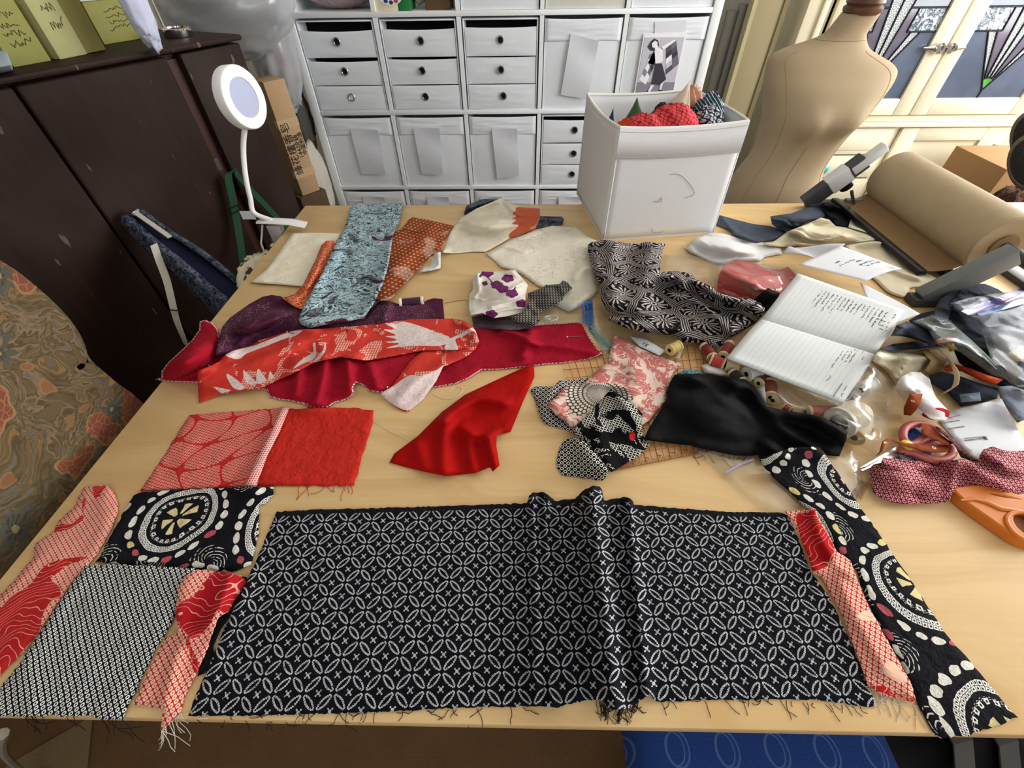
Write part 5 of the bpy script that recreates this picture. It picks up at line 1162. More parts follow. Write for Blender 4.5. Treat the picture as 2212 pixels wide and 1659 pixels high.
for n_, q in (('2', (1065, 1095)), ('3', (1175, 1075)), ('4', (1285, 1055)), ('5', (1395, 1030)), ('6', (1500, 1005))):
    p = P(*zK([q])[0], TZ+.0042)-ctr; text(n_, 'inch_number', M_grid, rl, Vector(p), Matrix.Rotation(1.35, 3, 'Z'), .009)
stamp(pl(RC), .0048)
p2 = [P(*q, TZ+.0025) for q in zJ([(380, 830), (520, 900), (430, 1085), (330, 1000)])]; c2 = sum(p2)/4
rl2 = thing('small_ruler', 'corner of a second clear gridded ruler right of the floral black strip', 'ruler', tuple(c2)); MB().hexa([tuple(p-c2-np.array((0, 0, .0024))) for p in p2], [tuple(p-c2) for p in p2]).build('sheet', M_acr, rl2)
mb = MB()
for k in range(1, 8):
    for a, b, c_, d in ((0, 1, 3, 2), (0, 3, 1, 2)): mb.tube([p2[a]+(p2[b]-p2[a])*k/8-c2+np.array((0, 0, .0004)), p2[c_]+(p2[d]-p2[c_])*k/8-c2+np.array((0, 0, .0004))], .0003, 3, False)
g = mb.build('grid_lines', plain('grey_grid_ink', (120, 112, 96), .6), rl2, fixn=False); g['kind'] = 'stuff'
# flat plastic under the black satin
cloth('plastic_sleeve', [(1492, 966), (1530, 998), (1568, 1039), (1606, 1074), (1660, 1110), (1700, 1108), (1850, 1082), (1868, 1050), (1858, 1000), (1840, 962), (1700, 930), (1550, 940)], M_clear2, 'flat crinkled plastic sleeve under the black satin, its torn edge on the bare table', 'plastic bag', t=.0005, wr=(.004, 30), rg=(.003, 25))
strip3('violet_seam', [(1566, 1022), (1600, 1003), (1628, 992)], .0035, M_zippale, bpy.data.objects['plastic_sleeve'])
# stack of folded plum blossom cloth
def ell(c, a, b, n=14, th=0): return [(c[0]+a*math.cos(t)*math.cos(th)-b*math.sin(t)*math.sin(th), c[1]+a*math.cos(t)*math.sin(th)+b*math.sin(t)*math.cos(th)) for t in np.linspace(0, 2*math.pi, n+1)[:-1]]
pf = []
for cx, cy in ((525, 850), (620, 795), (575, 885), (445, 750), (655, 925), (740, 1010), (480, 1100)):
    for k in range(5): a = k*1.2566+cx; pf.append((zD(ell((cx+30*math.cos(a), cy+20*math.sin(a)), 26, 17)), (108, 36, 96)))
for q in ([(370, 780), (400, 740), (415, 750), (390, 790)], [(395, 830), (440, 815), (450, 850), (410, 860)], [(400, 745), (470, 800), (500, 850), (488, 850), (460, 805), (395, 755)], [(600, 900), (660, 890), (690, 855), (680, 900), (640, 925)], [(415, 1110), (500, 1105), (495, 1135), (430, 1130)]): pf.append((zD(q), (96, 40, 88)))
cloth('plum_blossom_cloth', zD([(340, 765), (390, 735), (480, 740), (600, 730), (680, 720), (740, 790), (790, 850), (772, 930), (768, 1020), (770, 1090), (700, 1100), (600, 1120), (500, 1135), (400, 1092), (300, 1110), (285, 1040), (290, 940), (322, 890), (320, 800)]), M_plum, 'folded white silk with purple plum blossoms in the middle of the table', sp=.0032, t=.004, wr=(.006, 18), lift0=.012, edge=.012, dome=[(zD([(560, 880)])[0], zD([(760, 860)])[0], .022, .9)], folds=[(zD([(400, 980), (560, 950), (680, 870), (760, 830)]), .007, .012), (zD([(480, 1040), (640, 1000), (760, 990)]), .006, .008), (zD([(480, 1085), (640, 1055), (760, 1050)]), .005, .008), (zD([(360, 760), (370, 900), (340, 960)]), .006, .010)], paint=pf)
cloth('fine_shibori', zD([(640, 1130), (720, 1090), (780, 1060), (800, 990), (790, 920), (930, 870), (940, 850), (1060, 845), (1090, 812), (1130, 830), (1170, 880), (1100, 940), (1092, 980), (990, 1040), (900, 1080), (880, 1140), (850, 1195), (780, 1170), (700, 1170)]), M_bwsmall, 'small folded black and white cloth beside the plum blossom silk', t=.003, wr=(.005, 25), lift0=.004, folds=[(zD([(780, 1000), (870, 1090)]), .006, .012), (zD([(1060, 860), (1100, 930)]), .006, .010)], dome=[(zD([(930, 950)])[0], zD([(1060, 900)])[0], .014, .8)])
# right far group
cloth('white_cloth', zE([(1085, 330), (1120, 352), (1160, 300), (1220, 250), (1350, 200), (1480, 205), (1700, 250), (1900, 300), (2060, 350), (2070, 410), (1900, 440), (1850, 480), (1600, 475), (1500, 510), (1400, 500), (1250, 440), (1150, 390)]), M_whitec, 'bright white cotton cloth in front of the box of scraps', wr=(.008, 12), rg=(.008, 9), dome=[(zE([(1480, 330)])[0], zE([(1850, 400)])[0], .03, .5)])
cloth('denim_strip', zF([(200, 380), (240, 285), (400, 330), (560, 370), (720, 390), (880, 440), (820, 510), (740, 530), (600, 545), (480, 520), (360, 470), (340, 430)]), M_denim, 'long grey-blue denim strip right of the box of scraps', wr=(.006, 14), folds=[(zF([(260, 300), (380, 440), (520, 510)]), .010, .010)], group=None)
cloth('denim_roll', zF([(725, 300), (800, 285), (920, 270), (1060, 220), (1180, 180), (1230, 200), (1320, 290), (1200, 330), (1080, 350), (1000, 400), (900, 440), (800, 420), (740, 370)]), M_denim, 'rolled denim piece with its scrolled end towards the camera', wr=(.006, 20), lift0=.004, dome=[(zF([(980, 300)])[0], zF([(1230, 230)])[0], .035, .5)], folds=[(zF([(770, 330), (850, 340), (930, 390), (980, 380)]), .005, .010), (zF([(790, 390), (860, 400), (900, 420)]), .004, .010)])
cloth('black_denim', zF([(1200, 190), (1250, 140), (1330, 130), (1400, 190), (1560, 250), (1640, 250), (1660, 290), (1640, 330), (1490, 330), (1480, 400), (1340, 390), (1290, 320)]), M_denimb, 'black denim piece folded by the far arm of the paper stand', wr=(.006, 14), dome=[(zF([(1300, 200)])[0], zF([(1400, 240)])[0], .03, .7)], folds=[(zF([(1250, 150), (1400, 220), (1620, 265)]), .008, .014)])
cloth('cream_linen', zF([(610, 545), (740, 552), (900, 440), (1080, 370), (1210, 310), (1290, 330), (1350, 390), (1480, 410), (1600, 430), (1720, 490), (1830, 530), (1600, 560), (1450, 590), (1300, 615), (1100, 605), (980, 585), (840, 592), (720, 582)]), M_creamf, 'crumpled cream linen heaped in front of the denim pieces', wr=(.008, 14), rg=(.012, 12), dome=[(zF([(1220, 460)])[0], zF([(1600, 500)])[0], .035, .5)], folds=[(zF([(1000, 450), (1120, 520), (1300, 520), (1460, 470)]), .008, .018), (zF([(1000, 560), (1180, 570), (1360, 540), (1500, 490)]), .007, .014)])
cloth('cream_flap', zF([(1490, 330), (1740, 345), (1752, 420), (1730, 480), (1600, 440), (1470, 402)]), M_creamf, 'small cream linen flap against the black denim', wr=(.005, 20), folds=[(zF([(1735, 350), (1735, 470)]), .010, .016)], curve=1)
cloth('cream_linen', [(1823, 530), (1884, 521), (1961, 523), (1966, 541), (1977, 561), (1986, 561), (2004, 588), (2029, 605), (2016, 615), (1985, 620), (1966, 622), (1957, 642), (1949, 643), (1930, 637), (1915, 630), (1890, 605), (1850, 575), (1825, 550)], M_creamf, 'large cream linen piece spreading beneath the paper roll', wr=(.008, 12), rg=(.005, 10), folds=[([(1840, 540), (1900, 570), (1980, 600)], .015, .010)])
# things in plastic: red cloth
cloth('red_cotton', zE([(1425, 700), (1450, 600), (1500, 510), (1620, 470), (1780, 495), (1900, 545), (2050, 565), (2130, 535), (2200, 600), (2215, 640), (2060, 800), (1900, 890), (1780, 855), (1600, 835), (1430, 775)]), M_redbag, 'coral red cotton folded inside a clear plastic bag left of the notebook', wr=(.006, 14), lift0=.006, dome=[(zE([(1720, 660)])[0], zE([(2150, 720)])[0], .028, .6)], folds=[(zE([(1480, 560), (1600, 620), (1750, 680), (1850, 760)]), .014, .016), (zE([(1700, 540), (2000, 640)]), .015, .010)])
cloth('plastic_bag', zE([(890, 410), (1100, 400), (1400, 480), (1500, 480), (1620, 440), (1800, 450), (2000, 520), (2212, 560), (2240, 640), (2080, 820), (1900, 905), (1600, 855), (1430, 800), (1400, 770), (1250, 700), (1000, 650), (860, 620)]), M_clear2, 'clear plastic bag over the red cotton, reaching behind the scarf', 'plastic bag', t=.0005, wr=(.006, 25), rg=(.006, 20), lift0=.002)
cloth('black_scrap', zE([(1780, 870), (1860, 800), (1930, 745), (2050, 800), (2000, 900), (1900, 1000), (1800, 1100), (1560, 1240), (1420, 1310), (1580, 1120)]), M_blackc, 'black cotton scrap between the scarf and the notebook', wr=(.004, 20))
# scarf
cloth('knit_scarf', zE([(135, 320), (170, 290), (240, 280), (320, 265), (400, 280), (520, 300), (640, 310), (720, 285), (830, 300), (910, 310), (880, 370), (868, 500), (850, 600), (920, 582), (1000, 575), (1100, 590), (1180, 620), (1250, 680), (1380, 740), (1420, 790), (1600, 840), (1740, 850), (1850, 890), (1900, 950), (1880, 1020), (1800, 1080), (1740, 1130), (1660, 1170), (1560, 1230), (1500, 1300), (1440, 1340), (1380, 1345), (1280, 1290), (1080, 1290), (1060, 1240), (900, 1210), (700, 1190), (500, 1140), (345, 1070), (352, 1035), (420, 1015), (330, 980), (280, 900), (260, 790), (220, 620), (160, 470), (140, 380)]), M_scarf, 'black and white knitted flower scarf bunched in the middle right', sp=.005, t=.004, wr=(.010, 16), rg=(.012, 9), lift0=.008, edge=.014, soft=5,
      folds=[(zE([(400, 300), (380, 600), (400, 900)]), .030, .025), (zE([(760, 330), (720, 600), (660, 950)]), .028, .028), (zE([(940, 640), (1040, 640), (1100, 760)]), .012, .022), (zE([(1000, 820), (1200, 870), (1400, 1020), (1560, 1180)]), .016, .020), (zE([(1180, 640), (1400, 780), (1700, 900), (1850, 960)]), .022, .022), (zE([(380, 1060), (700, 1130), (1050, 1160)]), .012, .014)])
# notebook, papers
def page(name, cs, par, m, nu=14, nv=14, hs=None, curlf=None, th=.0012):   # cs: 4 px corners, heights; uv in metres
    q = [P(c[0], c[1], TZ+h) for c, h in zip(cs, hs)]; o0 = np.array(wl(par).translation) if par else np.zeros(3); v = []; u2 = []
    Wd, Hd = np.linalg.norm(q[1]-q[0]), np.linalg.norm(q[3]-q[0])
    for k in range(2):
        for j in range(nv+1):
            for i in range(nu+1):
                u, w = i/nu, j/nv; p = (q[0]*(1-u)+q[1]*u)*(1-w)+(q[3]*(1-u)+q[2]*u)*w
                dz = curlf(u, w) if curlf else 0; v.append(p+np.array((0, 0, dz-k*th))-o0); u2.append((u*Wd, w*Hd))
    f = []; Q_ = (nu+1)*(nv+1)
    for j in range(nv):
        for i in range(nu): a = j*(nu+1)+i; f += [(a, a+1, a+nu+2, a+nu+1), (Q_+a, Q_+a+nu+1, Q_+a+nu+2, Q_+a+1)]
    bd = list(range(nu+1))+[j*(nu+1)+nu for j in range(1, nv+1)]+[nv*(nu+1)+i for i in range(nu-1, -1, -1)]+[j*(nu+1) for j in range(nv-1, 0, -1)]
    f += [(bd[i], Q_+bd[i], Q_+bd[(i+1) % len(bd)], bd[(i+1) % len(bd)]) for i in range(len(bd))]
    o = mesh(name, v, f, m, par, True, u2); pos = lambda u, w: (q[0]*(1-u)+q[1]*u)*(1-w)+(q[3]*(1-u)+q[2]*u)*w+np.array((0, 0, (curlf(u, w) if curlf else 0)+.0005))-o0
    o['_'] = 0; del o['_']; return o, pos
def writing(par, pos, rowsx, along, seed, m=M_pencil, r=.00042, amp=.008, name='handwriting', step=.010):   # rowsx: list of (s, t0, t1); along 'w' or 'u'
    R = random.Random(seed); mb = MB()
    for s, t0, t1 in rowsx:
        t = t0; sg = 1 if t1 > t0 else -1; pts = []
        while (t-t1)*sg < 0:
            if R.random() < .14 and len(pts) > 2:
                mb.tube(pts, r, 3, False); pts = []; t += sg*step*1.3
            ss = s+R.uniform(-1, 1)*amp; pts.append(pos(ss, t) if along == 'w' else pos(t, ss)); t += sg*step*R.uniform(.35, .75)
        if len(pts) > 1: mb.tube(pts, r, 3, False)
    o = mb.build(name, m, par, fixn=False); o['kind'] = 'stuff'; return o
def fruled():
    u, v = uv(); k = lt(fr(u/.0082), .05); mgn = mx(lt(ab(v-.014), .0003), lt(ab(v-.0155), .0002)); c = mix(noise(vec(u, v), 20, 2), L(210, 216, 219), L(222, 227, 229)); return mix(mx(k*.55, mgn*.4), c, L(150, 158, 166))
M_ruled = material('ruled_paper', fruled, rough=.8)
pp_ = zF([(840, 655), (950, 562), (1310, 600), (1060, 740)])
def loose(name, lab, pts, m, h, th=.0006, cf=None):
    t = thing(name, lab, 'paper', tuple(P(*pts[0], TZ+h))); o, pos = page('sheet', pts, t, m, hs=[h]*4, curlf=cf, th=th); return t, pos
loose('paper_sheet', 'grey-white paper sheet poking out left of the handwritten sheet', zF([(840, 655), (960, 560), (1420, 600), (1250, 760)]), M_papgrey, .044, cf=lambda u, w: .010*math.sin(u*5+w*3))
t1, ps1 = loose('paper_sheet', 'pointed white paper sheet with a few handwritten lines above the notebook', zF([(1000, 755), (1400, 580), (1985, 800), (1640, 915)]), M_paper, .056, cf=lambda u, w: .006*math.sin(u*3.1)*math.sin(w*2))
writing(t1, ps1, [(.35, .30, .42), (.45, .25, .62), (.52, .55, .72), (.62, .48, .85), (.70, .50, .9)], 'u', 5, step=.02, amp=.02); 
MB().tube([ps1(.45, .62), ps1(.85, .95)], .0005, 3, False).build('pen_line', M_pencil, t1, fixn=False)
loose('paper_sheet', 'white paper sheet lying under the upper page of the notebook, pointing right', zR([(1500, 150), (1990, 400), (2150, 492), (1700, 660)]), M_paper, .040)
nbs = zR([(430, 550), (1662, 932), (1320, 1457), (52, 962)]); nbu = zR([(430, 550), (1662, 932), (1985, 455), (822, 52)])
nb = thing('notebook', 'open ruled notebook with handwriting lying on the pile at the right', 'notebook', tuple(P(*nbs[0], TZ+.05)))
hN = (.046, .046, .050, .050)
lo_o, lo_p = page('lower_page', nbs, nb, M_ruled, hs=(.042, .042, .044, .046), curlf=lambda u, w: .010*math.sin(min(1, w*1.15)*math.pi)**.8*(1-.3*w) if 0 < w < .87 else 0, th=.004)
up_o, up_p = page('upper_page', nbu, nb, M_ruled, hs=(.042, .042, .060, .060), curlf=lambda u, w: .012*math.sin(min(1, w*1.6)*math.pi/2*1.0)**.7*(1-w) if w > 0 else 0, th=.004)
writing(nb, up_p, [(.30+k*.0365, .82, .82-random.choice((.18, .28, .30, .42, .34))) for k in range(17)], 'w', 11, r=.00034, step=.014); writing(nb, up_p, [(.955, .83, .72)], 'w', 12); writing(nb, up_p, [(.42, .97, .90), (.5, .96, .88), (.6, .95, .80)], 'u', 13)
writing(nb, lo_p, [(.905, .05, .13), (.87, .06, .12), (.84, .06, .13)]+[(.935, .18, .28), (.86, .16, .40), (.83, .15, .42), (.80, .17, .40), (.77, .22, .60), (.80, .70, .80), (.955, .76, .95)], 'w', 14, r=.00036, step=.02)
MB().tube([lo_p(.91, .75), lo_p(.91, .97)], .0005, 3, False).build('pen_line', M_pencil, nb, fixn=False)
stamp(pl(nbs), .055); stamp(pl(nbu), .068)
# black scraps, pink floral, black satin
cloth('grid_shibori', zK([(185, 480), (230, 450), (380, 455), (430, 400), (560, 400), (660, 380), (760, 420), (760, 700), (560, 862), (480, 822), (380, 800), (300, 770), (280, 740), (240, 640), (215, 560), (190, 510)]), M_bwgrid, 'black and white tied-grid scrap, leftmost, showing under the pink floral cloth', wr=(.005, 20), folds=[(zK([(430, 420), (330, 560), (330, 700)]), .012, .012)], uvf=(zK([(200, 700)])[0], zK([(500, 740)])[0]))
pk = zK([(900, 12), (1000, 60), (1130, 130), (1290, 200), (1470, 262), (1400, 330), (1340, 470), (1340, 570), (1280, 640), (1200, 740), (1110, 800), (900, 780), (560, 805), (540, 812), (480, 750), (400, 700), (330, 612), (370, 570), (440, 500), (490, 440), (640, 430), (700, 360), (840, 250), (860, 170), (880, 80)])
a_, b_ = zK([(500, 800)])[0], zK([(1200, 760)])[0]; A0, B0 = P(*a_)[:2], P(*b_)[:2]; ux_ = (B0-A0)/np.linalg.norm(B0-A0); cc_ = P(*zK([(775, 520)])[0])[:2]-A0; CHRY[0], CHRY[1] = float(cc_.dot(ux_)), float(-cc_[0]*ux_[1]+cc_[1]*ux_[0])
M_pinkf = fab('pink_floral_crepe', p_pink, bs=.4, crepe=220)
cloth('pink_floral_cloth', pk, M_pinkf, 'pink and cream floral cloth with a grey chrysanthemum, centre right', sp=.0042, wr=(.006, 14), rg=(.003, 10), folds=[(zK([(1060, 280), (1100, 450), (1040, 560)]), .016, .010), (zK([(650, 435), (850, 440), (1010, 470)]), .008, .008), (zK([(360, 590), (480, 720), (550, 800)]), .006, .006)], paint=[(zK([(490, 445), (640, 430), (860, 425), (960, 450), (1020, 500), (1060, 570), (960, 560), (900, 520), (820, 560), (700, 640), (620, 700), (540, 690), (490, 600)]), (200, 190, 180))], uvf=(a_, b_))
cloth('patch_shibori', zK([(870, 475), (1000, 560), (1140, 680), (1130, 740), (1130, 850), (1200, 955), (1100, 1050), (1000, 1110), (900, 1170), (870, 1185), (840, 1140), (750, 1060), (650, 960), (560, 850), (555, 810), (640, 720), (750, 600)]), M_bwpatch, 'black shibori scrap with white square patches and one red dot', sp=.0035, wr=(.006, 16), folds=[(zK([(880, 490), (1000, 640), (1110, 800)]), .010, .010), (zK([(760, 800), (800, 980), (840, 1120)]), .012, .008)], paint=[(zK(ell((1050, 878), 27, 40)), (206, 48, 44))], uvf=(zK([(860, 1180)])[0], zK([(1190, 960)])[0]), lift0=.003)
cloth('grid_shibori', zK([(470, 910), (560, 890), (650, 930), (740, 1030), (830, 1130), (842, 1180), (820, 1240), (790, 1258), (700, 1245), (600, 1230), (450, 1210), (410, 1150), (405, 1100), (420, 1000)]), M_bwgrid, 'black and white tied-grid scrap nearest the large navy cloth', wr=(.004, 20), dome=[(zK([(640, 1080)])[0], zK([(780, 1150)])[0], .012, .8)], uvf=(zK([(420, 1200)])[0], zK([(780, 1250)])[0]), jit=.0006)
cloth('teal_scrap', zK([(1430, 345), (1500, 312), (1600, 315), (1665, 350), (1600, 380), (1460, 375)]), M_teal, 'glittery teal scrap peeping out above the black satin', wr=(.003, 40), dome=[(zK([(1550, 345)])[0], zK([(1640, 345)])[0], .012, .5)])
cloth('tissue', zE([(1265, 1515), (1330, 1500), (1400, 1530), (1490, 1515), (1570, 1625), (1450, 1620), (1300, 1590)]), M_whitec, 'crumpled white tissue above the black satin beside the thread spools', wr=(.004, 30), rg=(.010, 25), curve=1)
sat_o = [(1457, 809), (1505, 807), (1571, 814), (1611, 820), (1626, 832), (1641, 852), (1656, 878), (1689, 885), (1752, 895), (1780, 902), (1804, 917), (1831, 932), (1828, 950), (1813, 986), (1787, 984), (1771, 966), (1739, 966), (1695, 980), (1665, 993), (1643, 996), (1638, 982), (1624, 985), (1587, 984), (1500, 966), (1495, 963), (1440, 957), (1391, 950), (1399, 930), (1414, 905), (1432, 877), (1442, 862), (1439, 847), (1447, 826)]
SAT = dict(outline=sat_o)
# ------------------------------------------------------------------ thread spools
SPC = {}
def spool(a, b, r, body, lab, endc=(214, 200, 160), h=None, zo=0.0, shape='reel', grp='thread spools'):
    pa, pb = P(*a), P(*b)
    h = h if h is not None else max(0.0, float(np.median([hat(a[0]+(b[0]-a[0])*k/4, a[1]+(b[1]-a[1])*k/4) for k in range(5)])))
    c0, c1 = P(*a, TZ+h+r+zo), P(*b, TZ+h+r+zo); ax = Vector(c1-c0); ln = ax.length; ax.normalize()
    t = thing('thread_spool', lab, 'spool', tuple(c0), grp); Mx = ax.to_track_quat('Z', 'Y').to_matrix().to_4x4()
    km = ('b',)+tuple(body); ke = ('e',)+tuple(endc)
    if km not in SPC: SPC[km] = material('thread_%d_%d_%d' % tuple(body), (lambda body=body: mix(ab(sn(objco()[2]*1+noise(vec(*objco()), 900, 1)*6)), L(*[max(0, q-22) for q in body]), L(*body))), rough=.6, sheen=.2)
    if ke not in SPC: SPC[ke] = plain('spool_end_%d_%d_%d' % tuple(endc), endc, .5)
    if shape == 'reel':
        e = min(.006, ln*.14)
        MB().lathe([(r*.86, e), (r*.9, e*1.6), (r*.9, ln-e*1.6), (r*.86, ln-e)], 18, Mx).build('thread', SPC[km], t)
        MB().lathe([(r*.34, -.0002), (r*.96, 0), (r, .001), (r, e*.6), (r*.86, e), (r*.3, e)], 18, Mx).build('end_cap', SPC[ke], t); MB().lathe([(r*.3, ln-e), (r*.86, ln-e), (r, ln-e*.6), (r, ln-.001), (r*.96, ln), (r*.34, ln)], 18, Mx).build('end_cap', SPC[ke], t)
        MB().lathe([(r*.33, -.001), (r*.33, .0008), (r*.1, .0008)], 12, Mx).build('bore', M_dark, t); MB().lathe([(r*.1, ln-.0008), (r*.33, ln-.0008), (r*.33, ln+.001)], 12, Mx).build('bore', M_dark, t)
    else:   # cone
        MB().lathe([(r*.96, .004), (r*.96, ln*.75), (r*.62, ln*.97)], 22, Mx).build('thread', SPC[km], t); MB().lathe([(r*.3, 0), (r*1.0, 0), (r*1.0, .006), (r*.9, .008)], 22, Mx).build('end_cap', SPC[ke], t); MB().lathe([(r*.55, -.0008), (r*.55, .001), (r*.2, .001)], 16, Mx).build('bore', M_dark, t)
    stamp([tuple(q) for q in (pl([(a[0]-8, a[1]-6), (a[0]+8, a[1]-6), (b[0]+8, b[1]+6), (b[0]-8, b[1]+6)]))], h+r*1.6)
    return t
RD, CRM = (140, 22, 34), (214, 196, 156)
spool((915, 650), (863, 655), .0105, (66, 24, 62), 'dark purple thread spool lying on the purple cloth', (230, 226, 206))
spool(*zH([(100, 215), (180, 335)]), .010, RD, 'dark red thread spool, left one of the two by the scarf end', CRM, h=.006)
spool(*zH([(350, 200), (285, 325)]), .010, RD, 'dark red thread spool standing nearest the notebook corner', CRM, h=.010)
spool(*zH([(160, 350), (300, 400)]), .0105, (196, 70, 58), 'thread spool half red half cream below the dark red pair', CRM, h=.006)
spool(*zH([(310, 415), (430, 440)]), .010, (216, 200, 160), 'cream thread spool touching the red and cream one', CRM, h=.006)
spool(*zH([(375, 480), (470, 575)]), .010, (54, 48, 54), 'charcoal thread spool at the upper edge of the black satin', CRM, h=.006)
spool(*zH([(520, 500), (640, 470)]), .013, (226, 224, 216), 'white spool showing its round end under the notebook edge', (226, 226, 220), h=.006)
spool(*zH([(640, 590), (740, 540)]), .010, (110, 60, 50), 'cream-ended spool right of the white spool end', (216, 206, 160), h=.006)
spool(*zH([(755, 575), (760, 730)]), .0115, (130, 64, 40), 'brown thread spool pointing at the camera beside the black satin', (196, 170, 130), h=.006)
spool(*zH([(780, 760), (800, 730)]), .010, (110, 60, 46), 'spool end seen face on below the brown spool', (220, 210, 170), h=.004)
spool(*zH([(905, 815), (965, 860)]), .009, (196, 40, 44), 'red thread spool with cream cap tucked in the plastic by the black satin', (226, 210, 140), h=.004)
spool(*zH([(1110, 870), (1420, 865)]), .0105, (184, 96, 84), 'dusty pink thread spool inside the plastic bag', (206, 186, 146), h=.006)
spool(*zH([(1440, 985), (1680, 870)]), .024, (206, 194, 168), 'large cream thread cone inside the plastic bag', (222, 220, 212), h=.003, shape='cone')
spool(*zH([(1590, 1130), (1690, 1000)]), .014, (218, 206, 176), 'smaller cream spool with open end beside the large cream cone', (190, 160, 96), h=.003)
spool(*zH([(1660, 660), (1760, 590)]), .013, (232, 232, 228), 'white spool in the bag right of the notebook corner', (230, 230, 226), h=.02)
spool(*zH([(1560, 740), (1610, 690)]), .011, (222, 222, 220), 'small white bobbin in the bag below the notebook corner', (224, 224, 222), h=.012)
spool(*zD([(2000, 1410), (2080, 1370)]), .011, (200, 178, 110), 'yellowish spool end inside the zip bag above the pink floral cloth', (222, 196, 120), h=.008)
cloth('bag_label', zD([(1660, 1290), (1790, 1310), (1965, 1412), (1915, 1455), (1740, 1372)]), M_paper, 'white printed label inside the zip bag below the scarf', 'label', sp=.008, t=.0004, wr=(.002, 20), curve=0)
p = top(*zD([(1770, 1345)])[0], .002); text('15', 'printed_number', M_ink, bpy.data.objects['bag_label'], Vector(p)-bpy.data.objects['bag_label'].location, Matrix.Rotation(-.9, 3, 'Z'), .012)
cloth('printed_slip', zH([(620, 640), (700, 610), (720, 790), (860, 880), (1080, 900), (800, 860), (700, 790)]), M_papgrey, 'pale slip of paper under the brown spool', 'paper', sp=.008, wr=(.002, 20), curve=0, t=.0005)
cloth('plastic_bag', zH([(770, 710), (860, 595), (1100, 660), (1480, 790), (1560, 700), (1700, 430), (1760, 390), (1980, 600), (1975, 800), (1900, 1080), (1830, 1230), (1810, 1300), (1600, 1190), (1500, 1060), (1200, 920), (950, 860), (830, 790)]), M_clear2, 'clear plastic bag full of thread spools right of the black satin', 'plastic bag', t=.0005, wr=(.006, 25), rg=(.008, 18), soft=6)
# black satin over everything to its left
cloth('black_satin', sat_o, M_blacksat, 'black satin cloth lying over the ruler, centre right', wr=(.008, 12), rg=(.004, 8), soft=5, dome=[((1540, 890), (1650, 930), .026, .7), ((1665, 965), (1695, 975), .016, .9)], folds=[([(1500, 820), (1540, 840), (1555, 860)], .014, .010), ([(1660, 890), (1690, 925), (1745, 960)], .016, .016), ([(1590, 830), (1580, 860), (1620, 900)], .016, .010)],
      fringe=([(1510, 966), (1587, 984), (1620, 985)], 14, .02, M_thr))
# ------------------------------------------------------------------ right group
cloth('cream_linen', zI([(520, 640), (560, 560), (600, 540), (800, 545), (1000, 570), (1120, 600), (1110, 650), (900, 800), (750, 872), (700, 800), (620, 710)]), M_creamf, 'creased cream linen scrap right of the notebook corner', wr=(.006, 16), rg=(.008, 14), folds=[(zI([(740, 850), (800, 740), (870, 620)]), .007, .016), (zI([(560, 600), (860, 620), (1090, 610)]), .010, .010)])
cloth('tan_canvas', zI([(1000, 545), (1160, 515), (1260, 640), (1200, 740), (1100, 790), (1040, 740), (1100, 640)]), M_tan, 'tan canvas scrap under the tape loop', wr=(.004, 20))
D_ = [('denim_heap', [(880, 240), (1000, 170), (1150, 140), (1500, 110), (2060, 40), (2060, 520), (1800, 540), (1600, 500), (1400, 470), (1150, 500), (960, 420)], M_denimd, 'dark denim heaped at the right edge behind the other scraps'),
      ('denim_heap', [(1480, 430), (1750, 400), (1900, 380), (2060, 480), (2060, 930), (1850, 930), (1700, 850), (1540, 760)], M_denimb, 'blackish denim at the right edge beneath the clear zip bag'),
      ('denim_scrap', [(700, 395), (760, 285), (860, 250), (960, 280), (1090, 330), (1160, 500), (950, 430), (820, 400)], M_denim, 'grey-blue denim scrap just right of the notebook'),
      ('denim_scrap', [(590, 525), (720, 475), (940, 450), (1060, 470), (1170, 505), (980, 525), (700, 545)], M_denimd, 'dark denim scrap below the grey-blue one by the notebook'),
      ('black_cloth', [(1320, 520), (1500, 560), (1700, 690), (1850, 810), (1700, 810), (1500, 760), (1380, 660)], M_blackc, 'black cloth strip in the heap at the right edge'),
      ('teal_cloth', [(1330, 470), (1420, 480), (1600, 590), (1780, 740), (1700, 720), (1500, 600), (1380, 540)], M_tealcloth, 'dull teal cloth edge above the black strip'),
      ('grey_cloth', [(930, 250), (1120, 190), (1300, 260), (1500, 430), (1700, 620), (1780, 720), (1600, 600), (1400, 480), (1150, 440), (1080, 330)], M_greygreen, 'grey-green cloth under plastic in the right heap'),
      ('yellow_scrap', [(1250, 470), (1330, 470), (1342, 540), (1290, 552)], M_yellow, 'small yellow scrap in the right heap'),
      ('salmon_scrap', [(1150, 430), (1280, 405), (1385, 425), (1380, 448), (1170, 468)], M_salmon, 'small salmon scrap above the yellow one'),
      ('orange_scrap', [(1210, 700), (1330, 670), (1500, 720), (1650, 780), (1820, 830), (1750, 882), (1600, 840), (1400, 745), (1250, 745)], M_orangescrap, 'burnt orange strip across the denim heap at the right'),
      ('denim_scrap', [(1080, 790), (1200, 750), (1380, 790), (1600, 870), (1780, 920), (1760, 1020), (1600, 1060), (1400, 1100), (1280, 970), (1100, 870)], M_denimd, 'dark rolled denim piece above the white pin card'),
      ('denim_scrap', [(1760, 900), (1900, 890), (2060, 940), (2060, 1220), (1960, 1260), (1880, 1150), (1790, 1010)], M_deniml, 'faded denim scrap at the right edge above the pin card'),
      ('denim_scrap', [(1385, 975), (1590, 955), (1600, 1040), (1400, 1055)], M_deniml, 'small faded denim square tucked in the dark roll'),
      ('dark_cloth', [(1880, 640), (2060, 620), (2060, 900), (1960, 880), (1900, 760)], M_darkpurple, 'dark purple cloth at the right edge under plastic'),
      ('tan_scrap', [(1850, 575), (1950, 520), (2060, 480), (2060, 650), (1900, 645)], M_tan, 'tan scrap at the right edge under plastic')]
